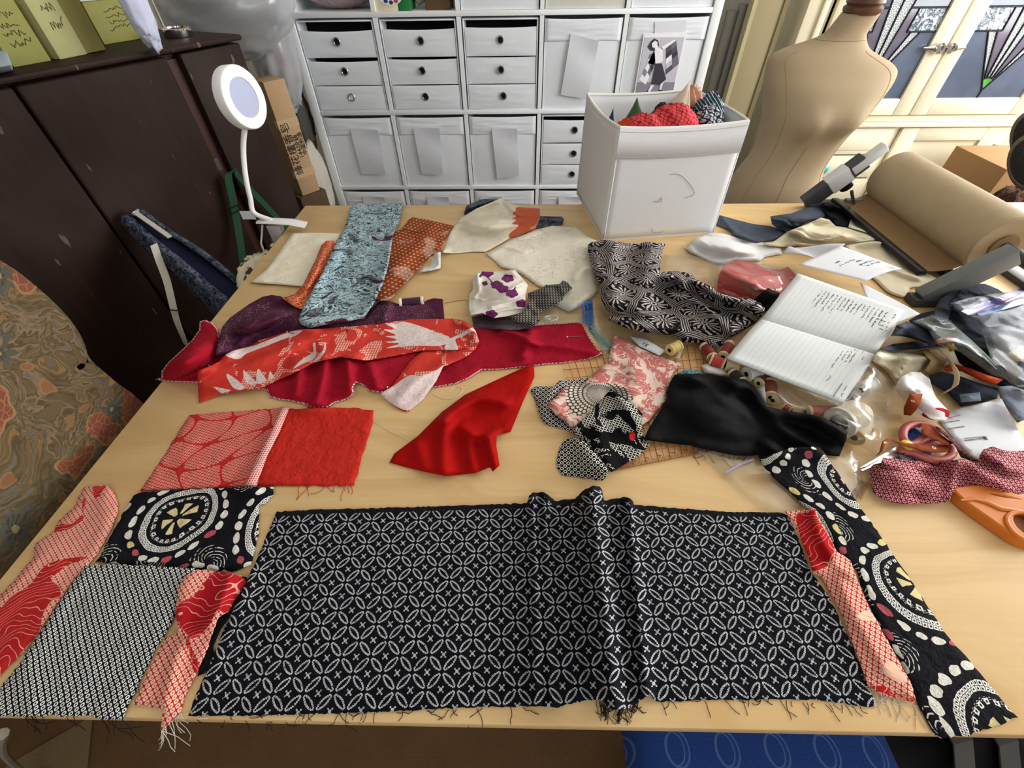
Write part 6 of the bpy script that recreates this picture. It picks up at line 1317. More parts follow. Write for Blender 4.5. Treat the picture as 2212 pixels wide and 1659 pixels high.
for nm, pts, m, lab in D_:
    cloth(nm, zI(pts), m, lab, wr=(.010, 16), rg=(.012, 14), lift0=.004, soft=4, sp=.007)
cloth('denim_loop', zG([(1130, 1600), (1140, 1480), (1200, 1380), (1350, 1250), (1550, 1168), (1750, 1180), (1900, 1240), (1990, 1300), (1900, 1330), (1720, 1290), (1560, 1300), (1400, 1400), (1330, 1520), (1300, 1640), (1200, 1640)]), M_denimd, 'thick loop of dark denim beside the near arm of the paper stand', wr=(.006, 16), lift0=.02, edge=.016, dome=[(zG([(1450, 1330)])[0], zG([(1850, 1230)])[0], .02, .5)])
cloth('denim_scrap', zG([(1340, 1420), (1450, 1260), (1700, 1240), (1900, 1330), (1700, 1480), (1500, 1560), (1400, 1540)]), M_denimd, 'frayed denim scrap inside the dark loop', wr=(.008, 25), rg=(.012, 20), jit=.0012, fringe=(zG([(1360, 1420), (1480, 1260), (1640, 1250)]), 30, .018, M_thrw, 0.2))
pb = cloth('plastic_bag', zI([(1300, 70), (1500, 10), (1750, -30), (2080, -60), (2080, 900), (1960, 900), (1880, 860), (1780, 740), (1690, 590), (1640, 430), (1590, 290), (1400, 190)]), M_clear, 'large clear zip bag of denim scraps at the right edge', 'plastic bag', t=.0005, wr=(.008, 12), rg=(.007, 9), lift0=.012, soft=6, sp=.008)
for k, (a, b, w) in enumerate((((1500, 1530), (2230, 1240), .012), ((1600, 1520), (2230, 1300), .006), ((1650, 1540), (2230, 1380), .012))): strip3('zip_stripe', zG([a, b]), w, (M_zipp, material('pink_zip', L(150, 110, 150), rough=.3), M_zipb)[k], pb)
cloth('plastic_bag', zI([(910, 250), (1120, 180), (1300, 240), (1560, 520), (1880, 840), (1700, 780), (1400, 560), (1150, 470), (1080, 340)]), M_clear, 'thin clear plastic over the grey-green cloth', 'plastic bag', t=.0005, wr=(.006, 25), rg=(.006, 20), lift0=.002)
# cream tape loop on edge
tp = [top(*q, d) for q, d in zip(zI([(990, 540), (1080, 520), (1160, 520), (1230, 580), (1290, 650), (1340, 730), (1360, 800), (1345, 880), (1310, 920), (1220, 965)]), (.004, .012, .02, .028, .03, .03, .028, .022, .016, .006))]
t = thing('cream_tape', 'beige tape arching in a loop over the denim heap', 'tape', tuple(tp[0])); mb = MB(); T = sp3([p-tp[0] for p in tp])
ribbon(mb, T, [tuple(np.array((1-.9*k/len(T), .3, -.9*k/len(T)-.2))) for k in range(len(T))], .019); mb.build('band', plain('beige_tape', (206, 184, 152), .8), t)
# white card with pins, blue packet
cloth('blue_packet', zJ([(800, 690), (850, 500), (900, 330), (960, 290), (1060, 260), (1150, 330), (1230, 470), (1180, 640), (1100, 670), (950, 650)]), fab('blue_white_print', lambda u, v: mix(smooth(noise(vec(u*2, v), 18, 2), .45, .55), L(206, 210, 222), L(40, 76, 150)), rough=.4), 'blue and white printed packet under the pink scissors', 'packet', wr=(.003, 20), curve=1)
cd_ = zJ([(1250, 250), (1350, 140), (1910, 5), (2230, 600), (2200, 690), (1950, 700), (1650, 680), (1420, 440)])
pc_ = cloth('pin_card', cd_, M_paper, 'white card with loose pins on it at the right edge', 'card', t=.001, wr=(.002, 8), curve=0, sp=.01)
M_pin = material('steel_pin', L(120, 120, 124), rough=.3, metal=.9)
for k, (a, b) in enumerate((((1370, 208), (1470, 180)), ((1270, 266), (1462, 234)), ((1350, 322), (1512, 298)))):
    q = zJ([a, b]); p0, p1 = top(*q[0], .0012), top(*q[1], .0012)
    o = MB().tube([(0, 0, 0), tuple(p1-p0)], .0006, 5).build('sewing_pin', M_pin); o.location = p0; tag(o, '%s long steel pin on the white card' % ('uppermost', 'middle', 'lowest')[k], 'pin', 'pins on the white card')
    MB().lathe([(.0001, -.001), (.0011, 0), (.0001, .001)], 8, Matrix.Translation(Vector(p1-p0))).build('head', M_pin, o)
q = [top(*x, .0014) for x in zJ([(1520, 425), (1640, 412), (1745, 405), (1748, 418), (1640, 432), (1525, 446), (1600, 440), (1740, 414)])]
o = MB().tube([p-q[0] for p in q], .0005, 5).build('safety_pin', M_pin); o.location = q[0]; tag(o, 'safety pin lying on the white card', 'safety pin'); MB().lathe([(.0001, -.002), (.003, -.001), (.003, .001), (.0001, .002)], 8, Matrix.Translation(Vector(q[3]-q[0]))).build('cap', M_pin, o)
# white rolled sock-like cloth with red end
cloth('white_roll', zI([(740, 910), (800, 805), (900, 752), (1000, 757), (1090, 825), (1120, 930), (1150, 1000), (1200, 1060), (1290, 1150), (1280, 1200), (1240, 1240), (1100, 1230), (1010, 1190), (950, 1130), (850, 1050), (770, 970)]), fab('white_ribbed_knit', lambda u, v: mix(noise(vec(u, v), 40, 3), L(226, 226, 228), L(240, 240, 240)), painted=True), 'rolled white knit cloth with a red edged end, right of the spool bag', wr=(.005, 25), lift0=.012, edge=.016, sp=.004, dome=[(zI([(1000, 980)])[0], zI([(1160, 1190)])[0], .032, .75)], folds=[(zI([(850, 800), (820, 940)]), .006, .008), (zI([(930, 770), (900, 930)]), .006, .008), (zI([(1010, 780), (990, 930)]), .006, .008)], paint=[(zI([(1110, 1115), (1200, 1110), (1285, 1140), (1298, 1180), (1270, 1210), (1240, 1200), (1240, 1160), (1180, 1135)]), (170, 24, 46)), (zI([(1010, 1180), (1030, 1160), (1090, 1215), (1150, 1230), (1100, 1238), (1030, 1215)]), (150, 24, 44))])
# scissors
M_pinkp = plain('pink_plastic', (188, 98, 92), .4, .04, 30); M_blade = material('scissor_steel', L(206, 208, 212), rough=.22, metal=.9); M_orp = plain('orange_plastic', (206, 118, 42), .5, .05, 60); M_yel = plain('yellow_disc', (226, 206, 60), .4)
def loopz(pts, dz): return [top(*q, d) for q, d in zip(pts, dz if hasattr(dz, '__len__') else [dz]*len(pts))]
zb_ = max(hat(*zJ([(1000, 400)])[0]), hat(*zJ([(1200, 560)])[0]))+.006
def at_z(l, z): return [P(x, y, TZ+z) for x, y in l]
o0 = P(*zJ([(880, 530)])[0], TZ+zb_); t = thing('pink_scissors', 'scissors with dusty pink handles tangled with rust fabric strips', 'scissors', tuple(o0))
r1 = at_z(catmull(zJ([(905, 470), (870, 400), (890, 320), (960, 280), (1060, 275), (1180, 310), (1270, 370), (1230, 420), (1120, 420), (1050, 455), (980, 490)]), 3), zb_+.004); MB().tube([p-o0 for p in r1]+[r1[0]-o0], .0055, 10, False).build('handle', M_pinkp, t)
r2 = at_z(catmull(zJ([(880, 560), (960, 570), (1060, 610), (1180, 650), (1300, 650), (1380, 600), (1390, 540), (1310, 490), (1180, 490), (1050, 520), (950, 520)]), 3), zb_+.002); MB().tube([p-o0 for p in r2]+[r2[0]-o0], .0055, 10, False).build('handle', M_pinkp, t)
MB().tube([p-o0 for p in at_z(zJ([(960, 480), (900, 520), (830, 560)]), zb_+.004)], [.005, .009, .004], 10, True, .6).build('shank', M_pinkp, t)
bp_ = at_z(zJ([(830, 560), (900, 570), (440, 775), (415, 765), (560, 660)]), zb_-.002); MB().prism([p-o0 for p in bp_], (0, 0, .002)).build('blade', M_blade, t); bp_ = at_z(zJ([(790, 520), (850, 520), (470, 730), (400, 745)]), zb_+.001); MB().prism([p-o0 for p in bp_], (0, 0, .002)).build('blade', M_blade, t)
MB().lathe([(.0085, 0), (.0085, .004), (.006, .006), (.001, .006)], 16, Matrix.Translation(Vector((0, 0, .006)))).build('pivot_cap', M_yel, t)
stamp(pl(zJ([(870, 300), (1270, 300), (1390, 640), (900, 580)])), zb_+.008)
rs = cloth('rust_strip', zJ([(580, 612), (620, 570), (650, 460), (700, 425), (820, 440), (880, 470), (1100, 495), (1250, 495), (1395, 490), (1330, 572), (1200, 578), (1080, 562), (850, 495), (740, 445), (690, 480), (660, 560), (610, 600)]), M_rustplain, 'rust brown strip with tiny white squares looped over the pink scissors', wr=(.004, 25), lift0=.004, sp=.004, uvf=(zJ([(820, 450)])[0], zJ([(1390, 530)])[0]))
cloth('rust_strip', zJ([(1050, 265), (1130, 280), (1250, 360), (1400, 480), (1340, 500), (1200, 440), (1070, 380)]), M_rustplain, 'darker rust strip crossing the upper scissor loop', wr=(.004, 25), lift0=.003, sp=.004)
cloth('rust_tab', zI([(890, 970), (1020, 970), (1000, 1060), (950, 1140), (900, 1190), (830, 1180), (830, 1110)]), M_rustplain, 'short rust brown tab lying on the white rolled cloth', wr=(.004, 25), sp=.004, folds=[(zI([(900, 980), (860, 1150)]), .008, .006)])
cloth('burgundy_lace', zJ([(1205, 297), (1260, 308), (1330, 368), (1430, 448), (1500, 538), (1570, 600), (1690, 665), (1600, 665), (1480, 625), (1430, 525), (1350, 435), (1260, 355)]), M_burg, 'narrow burgundy lace strip across the pin card', wr=(.004, 25), sp=.005)
mk = zJ([(520, 745), (560, 700), (640, 680), (660, 628), (800, 640), (1000, 660), (1200, 675), (1400, 652), (1500, 640), (1655, 690), (1680, 600), (1720, 540), (1820, 507), (1900, 540), (2000, 560), (2230, 550), (2230, 1000), (2030, 1018), (1900, 1010), (1700, 975), (1560, 970), (1430, 992), (1392, 1000), (1365, 1080), (1300, 1106), (1150, 1112), (900, 1117), (760, 1100), (650, 1062), (560, 1000), (530, 870)])
cloth('maroon_shibori', mk, M_maroonk, 'maroon and white tied cloth crumpled beside the orange scissors', sp=.0045, t=.002, wr=(.008, 18), rg=(.006, 12), lift0=.006, edge=.012, dome=[(zJ([(900, 860)])[0], zJ([(1250, 900)])[0], .02, .6), (zJ([(1800, 620)])[0], zJ([(1900, 620)])[0], .03, .8)], folds=[(zJ([(1180, 690), (1120, 800), (1010, 1000)]), .010, -.012), (zJ([(660, 690), (900, 735), (1150, 720)]), .006, .012), (zJ([(1440, 660), (1400, 850), (1370, 1060)]), .006, .010), (zJ([(1560, 660), (1700, 800), (1900, 900)]), .014, .014), (zJ([(1960, 570), (1930, 720), (2100, 760)]), .010, .014)], uvf=(zJ([(520, 1100)])[0], zJ([(1360, 1000)])[0]))
# orange scissors: plate with holes
zo_ = .004
def plate(name, outer, holes, z, th, m, par, org, bev=.0015):
    cu_ = bpy.data.curves.new(name, 'CURVE'); cu_.dimensions = '2D'; cu_.fill_mode = 'BOTH'; cu_.extrude = th/2; cu_.bevel_depth = bev; cu_.bevel_resolution = 2
    for ring in [outer]+holes:
        sp_ = cu_.splines.new('POLY'); sp_.points.add(len(ring)-1); sp_.use_cyclic_u = True
        for k, q in enumerate(ring): p = P(*q, TZ+z+th/2); sp_.points[k].co = (p[0]-org[0], p[1]-org[1], 0, 1)
    o = bpy.data.objects.new(name, cu_); C.objects.link(o); dg = bpy.context.evaluated_depsgraph_get(); dg.update(); me = bpy.data.meshes.new_from_object(o.evaluated_get(dg)); bpy.data.objects.remove(o); bpy.data.curves.remove(cu_)
    me.materials.clear(); me.materials.append(m); o = link(bpy.data.objects.new(name, me), par); o.location = (0, 0, z+th/2-(org[2]-TZ)); return o
oo = P(2130, 1110, TZ); t = thing('orange_scissors', 'large orange handled scissors at the right edge below the maroon cloth', 'scissors', tuple(oo))
zs_ = max(.004, hat(2100, 1062)*.0+.004)
plate('handle', catmull(zJ([(1395, 1012), (1425, 985), (1640, 965), (1780, 985), (1960, 1035), (2147, 1100), (2330, 1170), (2420, 1330), (2380, 1520), (2250, 1560), (2060, 1500), (1900, 1400), (1700, 1260), (1520, 1130)]), 3), [catmull(zJ([(1960, 1280), (2010, 1220), (2120, 1205), (2240, 1260), (2290, 1380), (2240, 1480), (2150, 1490), (2070, 1450), (1990, 1370)]), 3), catmull(zJ([(1700, 1020), (1760, 1015), (1900, 1050), (2050, 1095), (2060, 1112), (1900, 1090), (1750, 1055)]), 3)], zs_, .011, M_orp, t, oo, .003)
MB().tube([P(*q, TZ+zs_+.015)-oo for q in zJ([(1480, 1075), (1620, 1060), (1750, 1090), (1900, 1160), (2147, 1195), (2300, 1230)])], [.0015, .003, .004, .004, .003, .001], 8, True, .5).build('grip_ridge', M_orp, t)
MB().tube([P(*q, TZ+zs_+.014)-oo for q in catmull(zJ([(1960, 1280), (2010, 1220), (2120, 1205), (2240, 1260), (2290, 1380), (2240, 1480), (2150, 1490), (2070, 1450), (1990, 1370)]), 3)+zJ([(1960, 1280)])], .003, 8, False).build('thumb_ring', M_orp, t)
# ------------------------------------------------------------------ foreground pieces
cloth('red_crepe', zL([(860, 245), (1060, 238), (1250, 238), (1290, 248), (1335, 250), (1325, 330), (1290, 440), (1270, 500), (1235, 633), (1000, 636), (800, 634), (680, 630), (760, 500), (850, 320)]), M_redplain, 'plain brick red crepe rectangle right of the red tied cloth', curve=0, wr=(.002, 20), rg=(.002, 16), jit=.0006, sp=.005, fringe=(zL([(900, 636), (1235, 634)]), 10, .02, M_thrr))
cloth('red_shibori', zL([(145, 662), (215, 560), (300, 430), (360, 330), (400, 275), (600, 258), (780, 245), (870, 234), (905, 236), (862, 350), (795, 480), (735, 640), (560, 645), (400, 650)]), M_redshib, 'red cloth with white tied medallions, upper left of the foreground', curve=0, wr=(.002, 25), rg=(.002, 20), jit=.0006, sp=.005, folds=[(zL([(870, 250), (790, 420), (700, 630)]), .007, .004)], uvf=(zL([(145, 662)])[0], zL([(735, 640)])[0]))
cloth('tied_border', zL([(868, 238), (905, 238), (862, 350), (795, 480), (735, 638), (680, 636), (740, 500), (810, 370)]), M_redshib_edge, parent=bpy.data.objects['red_shibori'], curve=0, wr=(.001, 40), sp=.004, t=.0006, soft=1, hset=True)
cloth('scarlet_cloth', zL([(2150, 15), (2152, 80), (2100, 190), (2030, 360), (1960, 375), (1958, 430), (1975, 530), (1940, 562), (1925, 540), (1850, 570), (1700, 585), (1600, 565), (1500, 540), (1415, 515), (1440, 470), (1560, 380), (1680, 260), (1800, 170), (1950, 100), (2080, 40)]), M_redsilk, 'bright scarlet silk cloth crumpled in the centre of the table', wr=(.006, 14), rg=(.003, 10), sp=.005, folds=[(zL([(1690, 300), (1750, 250), (1870, 190), (2000, 210)]), .012, .018), (zL([(1700, 310), (1690, 450), (1690, 560)]), .012, .014), (zL([(1790, 345), (1880, 375), (1950, 370)]), .009, .016), (zL([(1920, 400), (1950, 500), (1960, 550)]), .008, .016), (zL([(1820, 380), (1830, 480), (1850, 560)]), .010, .010), (zL([(1560, 420), (1600, 550)]), .012, .008)])
# crane strip: tail below, band above
cs_ = thing('crane_strip', 'red strip printed with white crane feathers lying over the crimson cloth', 'fabric', tuple(P(760, 760)))
tail = [(1035, 738), (1028, 752), (1015, 765), (995, 777), (957, 793), (943, 822), (914, 863), (881, 890), (865, 886), (842, 871), (821, 851), (847, 834), (866, 808), (885, 782), (912, 758), (960, 745)]
cloth('folded_end', tail, M_crane, parent=cs_, sp=.003, wr=(.004, 14), soft=4, folds=[([(960, 785), (900, 820), (860, 865)], .014, .006)], paint=[(zA([(1285, 1425), (1400, 1350), (1480, 1355), (1600, 1310), (1655, 1275), (1610, 1390), (1505, 1530), (1390, 1612), (1250, 1555), (1185, 1490)]), (224, 206, 204))], uvf=((830, 860), (940, 800)))
band = [(430, 870), (427, 830), (427, 800), (452, 792), (473, 781), (487, 766), (506, 756), (544, 746), (560, 735), (620, 717), (650, 711), (680, 711), (745, 706), (815, 701), (842, 696), (885, 690), (923, 689), (978, 688), (1001, 692), (1015, 701), (1027, 714), (1035, 738), (1015, 748), (989, 756), (914, 757), (842, 771), (790, 779), (735, 771), (682, 782), (636, 805), (567, 837), (523, 844), (480, 852)]
W_ = (228, 214, 212)
cloth('band', band, M_crane, parent=cs_, sp=.003, t=.002, wr=(.005, 12), soft=5, folds=[([(990, 692), (1020, 715), (1028, 738)], .008, .012), ([(440, 800), (520, 790), (640, 745)], .02, .008), ([(690, 745), (700, 770)], .01, .004)],
      paint=[(zB(q), W_) for q in ([(690, 466), (760, 432), (900, 397), (1000, 362), (1180, 290), (1300, 270), (1250, 312), (1150, 342), (1000, 402), (920, 432), (850, 460), (800, 500), (740, 492)], [(580, 715), (740, 748), (660, 776)], [(695, 620), (760, 650), (845, 727), (790, 745), (740, 715)], [(830, 590), (870, 620), (938, 692), (900, 706), (850, 680)], [(950, 575), (985, 622), (1012, 668), (950, 698), (935, 640)], [(1040, 588), (1062, 620), (1085, 648), (1030, 668)], [(1225, 580), (1290, 510), (1350, 470), (1390, 440), (1385, 380), (1405, 370), (1410, 440), (1400, 492), (1300, 540)], [(1430, 470), (1470, 420), (1480, 360), (1490, 420), (1440, 500), (1400, 510)])]+[(zA([(1210, 960), (1310, 968), (1350, 948), (1500, 990), (1620, 1040), (1690, 1060), (1697, 1100), (1620, 1130), (1500, 1130), (1380, 1132), (1210, 1150), (1330, 1112), (1200, 1105), (1310, 1086), (1215, 1058), (1300, 1050), (1200, 1008), (1300, 1010)]), W_), (zA([(1700, 1080), (1780, 1040), (1850, 1000), (1890, 1000), (1915, 1100), (1880, 1020), (1800, 1060), (1740, 1085), (1760, 1160), (1660, 1160)]), W_)], uvf=((440, 850), (700, 760)))
# lower left
cloth('lattice_strip', zM([(-60, 760), (0, 690), (90, 590), (185, 480), (195, 400), (270, 352), (300, 330), (330, 270), (420, 190), (440, 140), (470, 85), (600, 70), (640, 110), (668, 215), (620, 330), (560, 440), (520, 495), (400, 620), (310, 760), (220, 900), (130, 1010), (0, 1140), (-60, 1200)]), M_redwhite, 'long red and white lattice strip with red feathers at the far left edge', sp=.004, wr=(.004, 18), rg=(.002, 16), jit=.0005, paint=[(zM(q), (176, 34, 38)) for q in ([(520, 75), (560, 80), (600, 75), (560, 130), (530, 140)], [(300, 335), (340, 290), (400, 290), (460, 240), (470, 260), (420, 300), (380, 320)], [(460, 160), (480, 130), (480, 200), (460, 240)], [(160, 640), (260, 520), (400, 480), (500, 480), (380, 520), (330, 560), (280, 600), (330, 640), (340, 700), (290, 720), (240, 800), (220, 890), (130, 1000), (0, 1140), (-50, 1100), (-50, 860), (60, 700)])], uvf=(zM([(0, 1140)])[0], zM([(500, 300)])[0]))
cloth('floral_shibori', zM([(540, 500), (600, 390), (650, 300), (700, 210), (750, 130), (800, 110), (960, 100), (1200, 90), (1400, 82), (1535, 85), (1535, 130), (1490, 175), (1450, 190), (1455, 260), (1450, 340), (1430, 440), (1410, 520), (1300, 562), (1110, 545), (900, 535), (700, 525)]), M_floral, 'black floral tied square above the dense black and white cloth, left', curve=1, sp=.005, wr=(.003, 25), rg=(.002, 18), jit=.0006, uvf=(zM([(540, 500)])[0], zM([(1410, 530)])[0]))
cloth('dense_shibori', zM([(480, 520), (700, 518), (1100, 540), (1060, 640), (1000, 760), (960, 860), (900, 950), (830, 1080), (770, 1220), (720, 1310), (690, 1388), (600, 1388), (500, 1365), (380, 1365), (100, 1368), (-60, 1370), (-60, 1290), (0, 1210), (120, 1060), (230, 890), (320, 750), (400, 630)]), M_bwdense, 'dense black and white tied cloth at the lower left table edge', curve=1, sp=.005, wr=(.004, 14), rg=(.003, 12), jit=.0005, uvf=(zM([(0, 1365)])[0], zM([(690, 1385)])[0]), fringe=(zM([(20, 1366), (380, 1365), (680, 1386)]), 16, .03, M_thr))
cloth('navy_backing', zM([(1300, 570), (1385, 590), (1400, 640), (1330, 760), (1240, 880), (1195, 980), (1205, 1050), (1145, 1130), (1108, 1145), (1125, 1070), (1165, 980), (1205, 850), (1260, 700)]), M_blackc, 'narrow dark navy strip between the folded lattice piece and the large navy cloth', sp=.005, wr=(.004, 20))
cloth('lattice_piece', zM([(1110, 545), (1200, 555), (1280, 562), (1350, 580), (1387, 612), (1330, 700), (1280, 780), (1225, 820), (1200, 880), (1170, 980), (1100, 1130), (1050, 1230), (1010, 1350), (930, 1430), (903, 1452), (905, 1380), (925, 1310), (900, 1332), (820, 1312), (750, 1300), (790, 1200), (850, 1070), (930, 925), (1000, 900), (985, 800), (1000, 650), (1040, 580)]), M_redwhite2, 'folded red and white lattice piece with red fan, left of the large navy cloth', sp=.004, wr=(.004, 18), folds=[(zM([(1290, 580), (1230, 760), (1190, 900)]), .008, .010), (zM([(1080, 920), (1000, 1000), (930, 1300)]), .008, .008), (zM([(990, 900), (1080, 930), (1180, 850)]), .008, .010)], paint=[(zM(q), (176, 26, 38)) for q in ([(1130, 640), (1200, 560), (1290, 565), (1380, 610), (1330, 700), (1270, 790), (1215, 770), (1180, 850), (1100, 930), (1040, 900), (990, 820), (1000, 740), (1080, 700)], [(1040, 960), (1070, 1040), (1090, 1130), (1120, 1100), (1080, 1000), (1060, 930)])], jit=.0004, uvf=(zM([(905, 1440)])[0], zM([(1260, 800)])[0]), fringe=(zM([(905, 1450), (1010, 1350)]), 22, .03, M_thrw))
tp_ = [(598, 1105), (700, 1100), (800, 1098), (1000, 1092), (1080, 1089), (1138, 1087), (1144, 1071), (1149, 1064), (1174, 1063), (1185, 1070), (1198, 1082), (1242, 1077), (1259, 1060), (1279, 1049), (1296, 1050), (1301, 1064), (1305, 1081), (1350, 1074), (1363, 1077), (1370, 1089), (1451, 1097), (1586, 1106), (1688, 1107), (1702, 1112)]
mn_ = [(598, 1105), (700, 1100), (800, 1098), (1000, 1092), (1080, 1089), (1138, 1087), (1144, 1071), (1149, 1064), (1174, 1063), (1185, 1070), (1198, 1082), (1242, 1077), (1259, 1060), (1279, 1049), (1296, 1050), (1301, 1064), (1305, 1081), (1350, 1074), (1363, 1077), (1370, 1089), (1451, 1097), (1586, 1106), (1688, 1107), (1702, 1112), (1728, 1173), (1749, 1232), (1791, 1287), (1833, 1376), (1867, 1460), (1894, 1530), (1816, 1519), (1749, 1511), (1664, 1511), (1500, 1512), (1418, 1517), (1404, 1499), (1387, 1510), (1357, 1530), (1323, 1534), (1296, 1511), (1269, 1513), (1205, 1526), (1147, 1526), (1100, 1526), (933, 1531), (803, 1540), (608, 1544), (478, 1546), (406, 1546), (445, 1453), (487, 1352), (536, 1251), (575, 1160)]
cloth('navy_shibori', mn_, M_shippo, 'large navy cloth with white interlocking circle pattern and pleats in the middle, foreground', curve=0, sp=.0036, wr=(.0025, 22), rg=(.0015, 20), jit=.0005, edge=.004, paint=[([(x, y-6) for x, y in tp_]+[(x, y+10) for x, y in tp_[::-1]], (18, 19, 28))], folds=[([(1150, 1066), (1158, 1300), (1160, 1524)], .0065, .022), ([(1178, 1066), (1185, 1300), (1195, 1522)], .0075, .020), ([(1280, 1050), (1305, 1290), (1330, 1530)], .011, .046), ([(1262, 1068), (1275, 1300), (1290, 1510)], .010, .020), ([(1358, 1078), (1378, 1300), (1396, 1500)], .006, .020)], uvf=((406, 1546), (1100, 1526)),
      fringe=[([(410, 1546), (800, 1540), (1150, 1526)], 34, .022, M_thr), ([(1290, 1512), (1330, 1534), (1380, 1512)], 60, .012, M_thr), ([(1420, 1516), (1660, 1511), (1890, 1529)], 26, .014, M_thr), ([(420, 1500), (480, 1370), (560, 1190)], 26, .008, M_thrw, 3.0)])
cloth('floral_strip', zQ([(150, 165), (200, 150), (300, 112), (420, 106), (480, 150), (560, 260), (650, 400), (720, 500), (780, 590), (900, 760), (1010, 930), (1100, 1070), (1200, 1180), (1300, 1300), (1400, 1420), (1462, 1490), (1380, 1530), (1290, 1560), (1200, 1590), (1070, 1602), (1040, 1580), (1010, 1530), (960, 1450), (930, 1350), (870, 1220), (800, 1100), (740, 1000), (690, 880), (640, 740), (540, 640), (430, 450), (360, 400), (300, 340), (230, 280), (200, 250), (160, 200)]), M_floral, 'long black floral tied strip down the right side to the front edge', sp=.005, wr=(.004, 18), rg=(.002, 14), jit=.0005, uvf=(zQ([(1100, 1590)])[0], zQ([(350, 150)])[0]), folds=[(zQ([(170, 170), (300, 150), (420, 110)]), .012, .012)])
cloth('lattice_strip', zQ([(270, 437), (400, 428), (430, 422), (442, 460), (500, 560), (540, 640), (610, 690), (650, 800), (700, 920), (750, 1010), (810, 1120), (860, 1210), (920, 1320), (945, 1400), (940, 1415), (860, 1400), (760, 1372), (700, 1330), (670, 1250), (600, 1050), (560, 960), (500, 840), (460, 770), (410, 750), (400, 690), (360, 590), (320, 500)]), M_redwhite2, 'red and white lattice strip with red feather, between navy cloth and floral strip', sp=.004, wr=(.005, 18), jit=.0004, folds=[(zQ([(420, 430), (450, 560), (520, 680)]), .008, .010), (zQ([(560, 800), (650, 1000), (790, 1250)]), .010, .010), (zQ([(430, 740), (520, 720), (600, 760)]), .007, .010)], paint=[(zQ(q), (178, 26, 30)) for q in ([(330, 460), (390, 445), (425, 425), (440, 470), (500, 570), (530, 640), (500, 710), (440, 740), (410, 740), (400, 690), (360, 590)], [(700, 1340), (780, 1330), (830, 1370), (920, 1380), (950, 1420), (800, 1375)])]+[(zQ([(600, 1010), (680, 945), (720, 960), (740, 1000), (640, 990), (590, 1035)]), (228, 196, 172)), (zQ([(775, 1260), (800, 1200), (850, 1230), (900, 1300), (850, 1310)]), (226, 186, 162))], uvf=(zQ([(900, 1400)])[0], zQ([(400, 450)])[0]), fringe=(zQ([(700, 1330), (860, 1400), (940, 1420)]), 24, .02, M_thrw))
# ------------------------------------------------------------------ box of scraps
YB0 = P(1302, 520)[1]
b_fl, b_fr, b_bl = P(1302, 521), P(1541, 504), P(1274, 436)
zt_ = None
fx = b_fr-b_fl; wB = np.linalg.norm(fx); fx /= wB; fy = np.array((-fx[1], fx[0], 0)); dB = wB*1.02
hB = float(PN(1341, 277, b_fl, fy)[2]-TZ)
tl_, trr = PN(1341, 277, b_fl, fy), PN(1616, 277, b_fl, fy)
FLR = float(np.linalg.norm(trr-tl_)-wB)/2; print('FLR', FLR, wB, hB)
t = thing('scrap_box', 'tall white fabric box full of scraps standing on the table', 'storage box', tuple(b_fl))
def wallp(a0, a1, bul, nm, inner):   # wall between two base points, top slightly bowed
    n, k = 16, 12; v = []; f = []; d = np.array(a1)-np.array(a0); l = np.linalg.norm(d); u = d/l; nn = np.array((u[1], -u[0], 0))
    for s in range(2):
        for j in range(k+1):
            for i in range(n+1):
                q, w = i/n, j/k; ex = FLR*w*(2*q-1)
                v.append(np.array(a0)+d*q+u*ex+nn*(bul*4*q*(1-q)*w*w+FLR*w-s*.004)+np.array((0, 0, hB*w-.006*4*q*(1-q)*w))-b_fl)
    Q_ = (n+1)*(k+1)
    for j in range(k):
        for i in range(n): a = j*(n+1)+i; f += [(a, a+1, a+n+2, a+n+1), (Q_+a, Q_+a+n+1, Q_+a+n+2, Q_+a+1)]
    bd = list(range(n+1))+[j*(n+1)+n for j in range(1, k+1)]+[k*(n+1)+i for i in range(n-1, -1, -1)]+[j*(n+1) for j in range(k-1, 0, -1)]
    f += [(bd[i], Q_+bd[i], Q_+bd[(i+1) % len(bd)], bd[(i+1) % len(bd)]) for i in range(len(bd))]
    o = mesh(nm, v, f, M_box, t, True)
    MB().tube([v[k*(n+1)+i]+nn*-.002 for i in range(n+1)], .0035, 8).build('rim_piping', M_boxp, o)
    return v
M_box = plain('white_box_fabric', (224, 226, 230), .8, .02, 40); M_boxp = plain('white_piping', (236, 236, 234), .7, .02); M_stitch = plain('stitch_thread', (206, 206, 204), .8)
c0 = b_fl; c1 = b_fr; c2_ = b_fr+fy*dB; c3 = b_fl+fy*dB
vf = wallp(c0, c1, .0, 'front_wall', 0); wallp(c1, c2_, .022, 'side_wall', 0); wallp(c2_, c3, .004, 'back_wall', 0); wallp(c3, c0, .006, 'side_wall', 0)
MB().prism([p-b_fl for p in (c0, c1, c2_, c3)], (0, 0, .005)).build('bottom', M_box, t)
n_, k_ = 16, 12; fr_n = -fy   # hem band on the front with stitching
hv = []; 
for s in range(2):
    for w in (.76, 1.0):
        for i in range(17):
            q = i/16; ex = FLR*w*(2*q-1); hv.append(fx*(wB*q+ex)+fr_n*(FLR*w+.0022-s*.002)+np.array((0, 0, hB*w-.006*4*q*(1-q)*w)))
hf_ = []
for i in range(16): hf_ += [(i, i+1, 18+i, 17+i), (34+i, 34+17+i, 34+18+i, 34+i+1), (i, 34+i, 35+i, i+1), (17+i, 18+i, 52+i, 51+i)]
mesh('hem_band', hv, hf_, M_box, t, True)
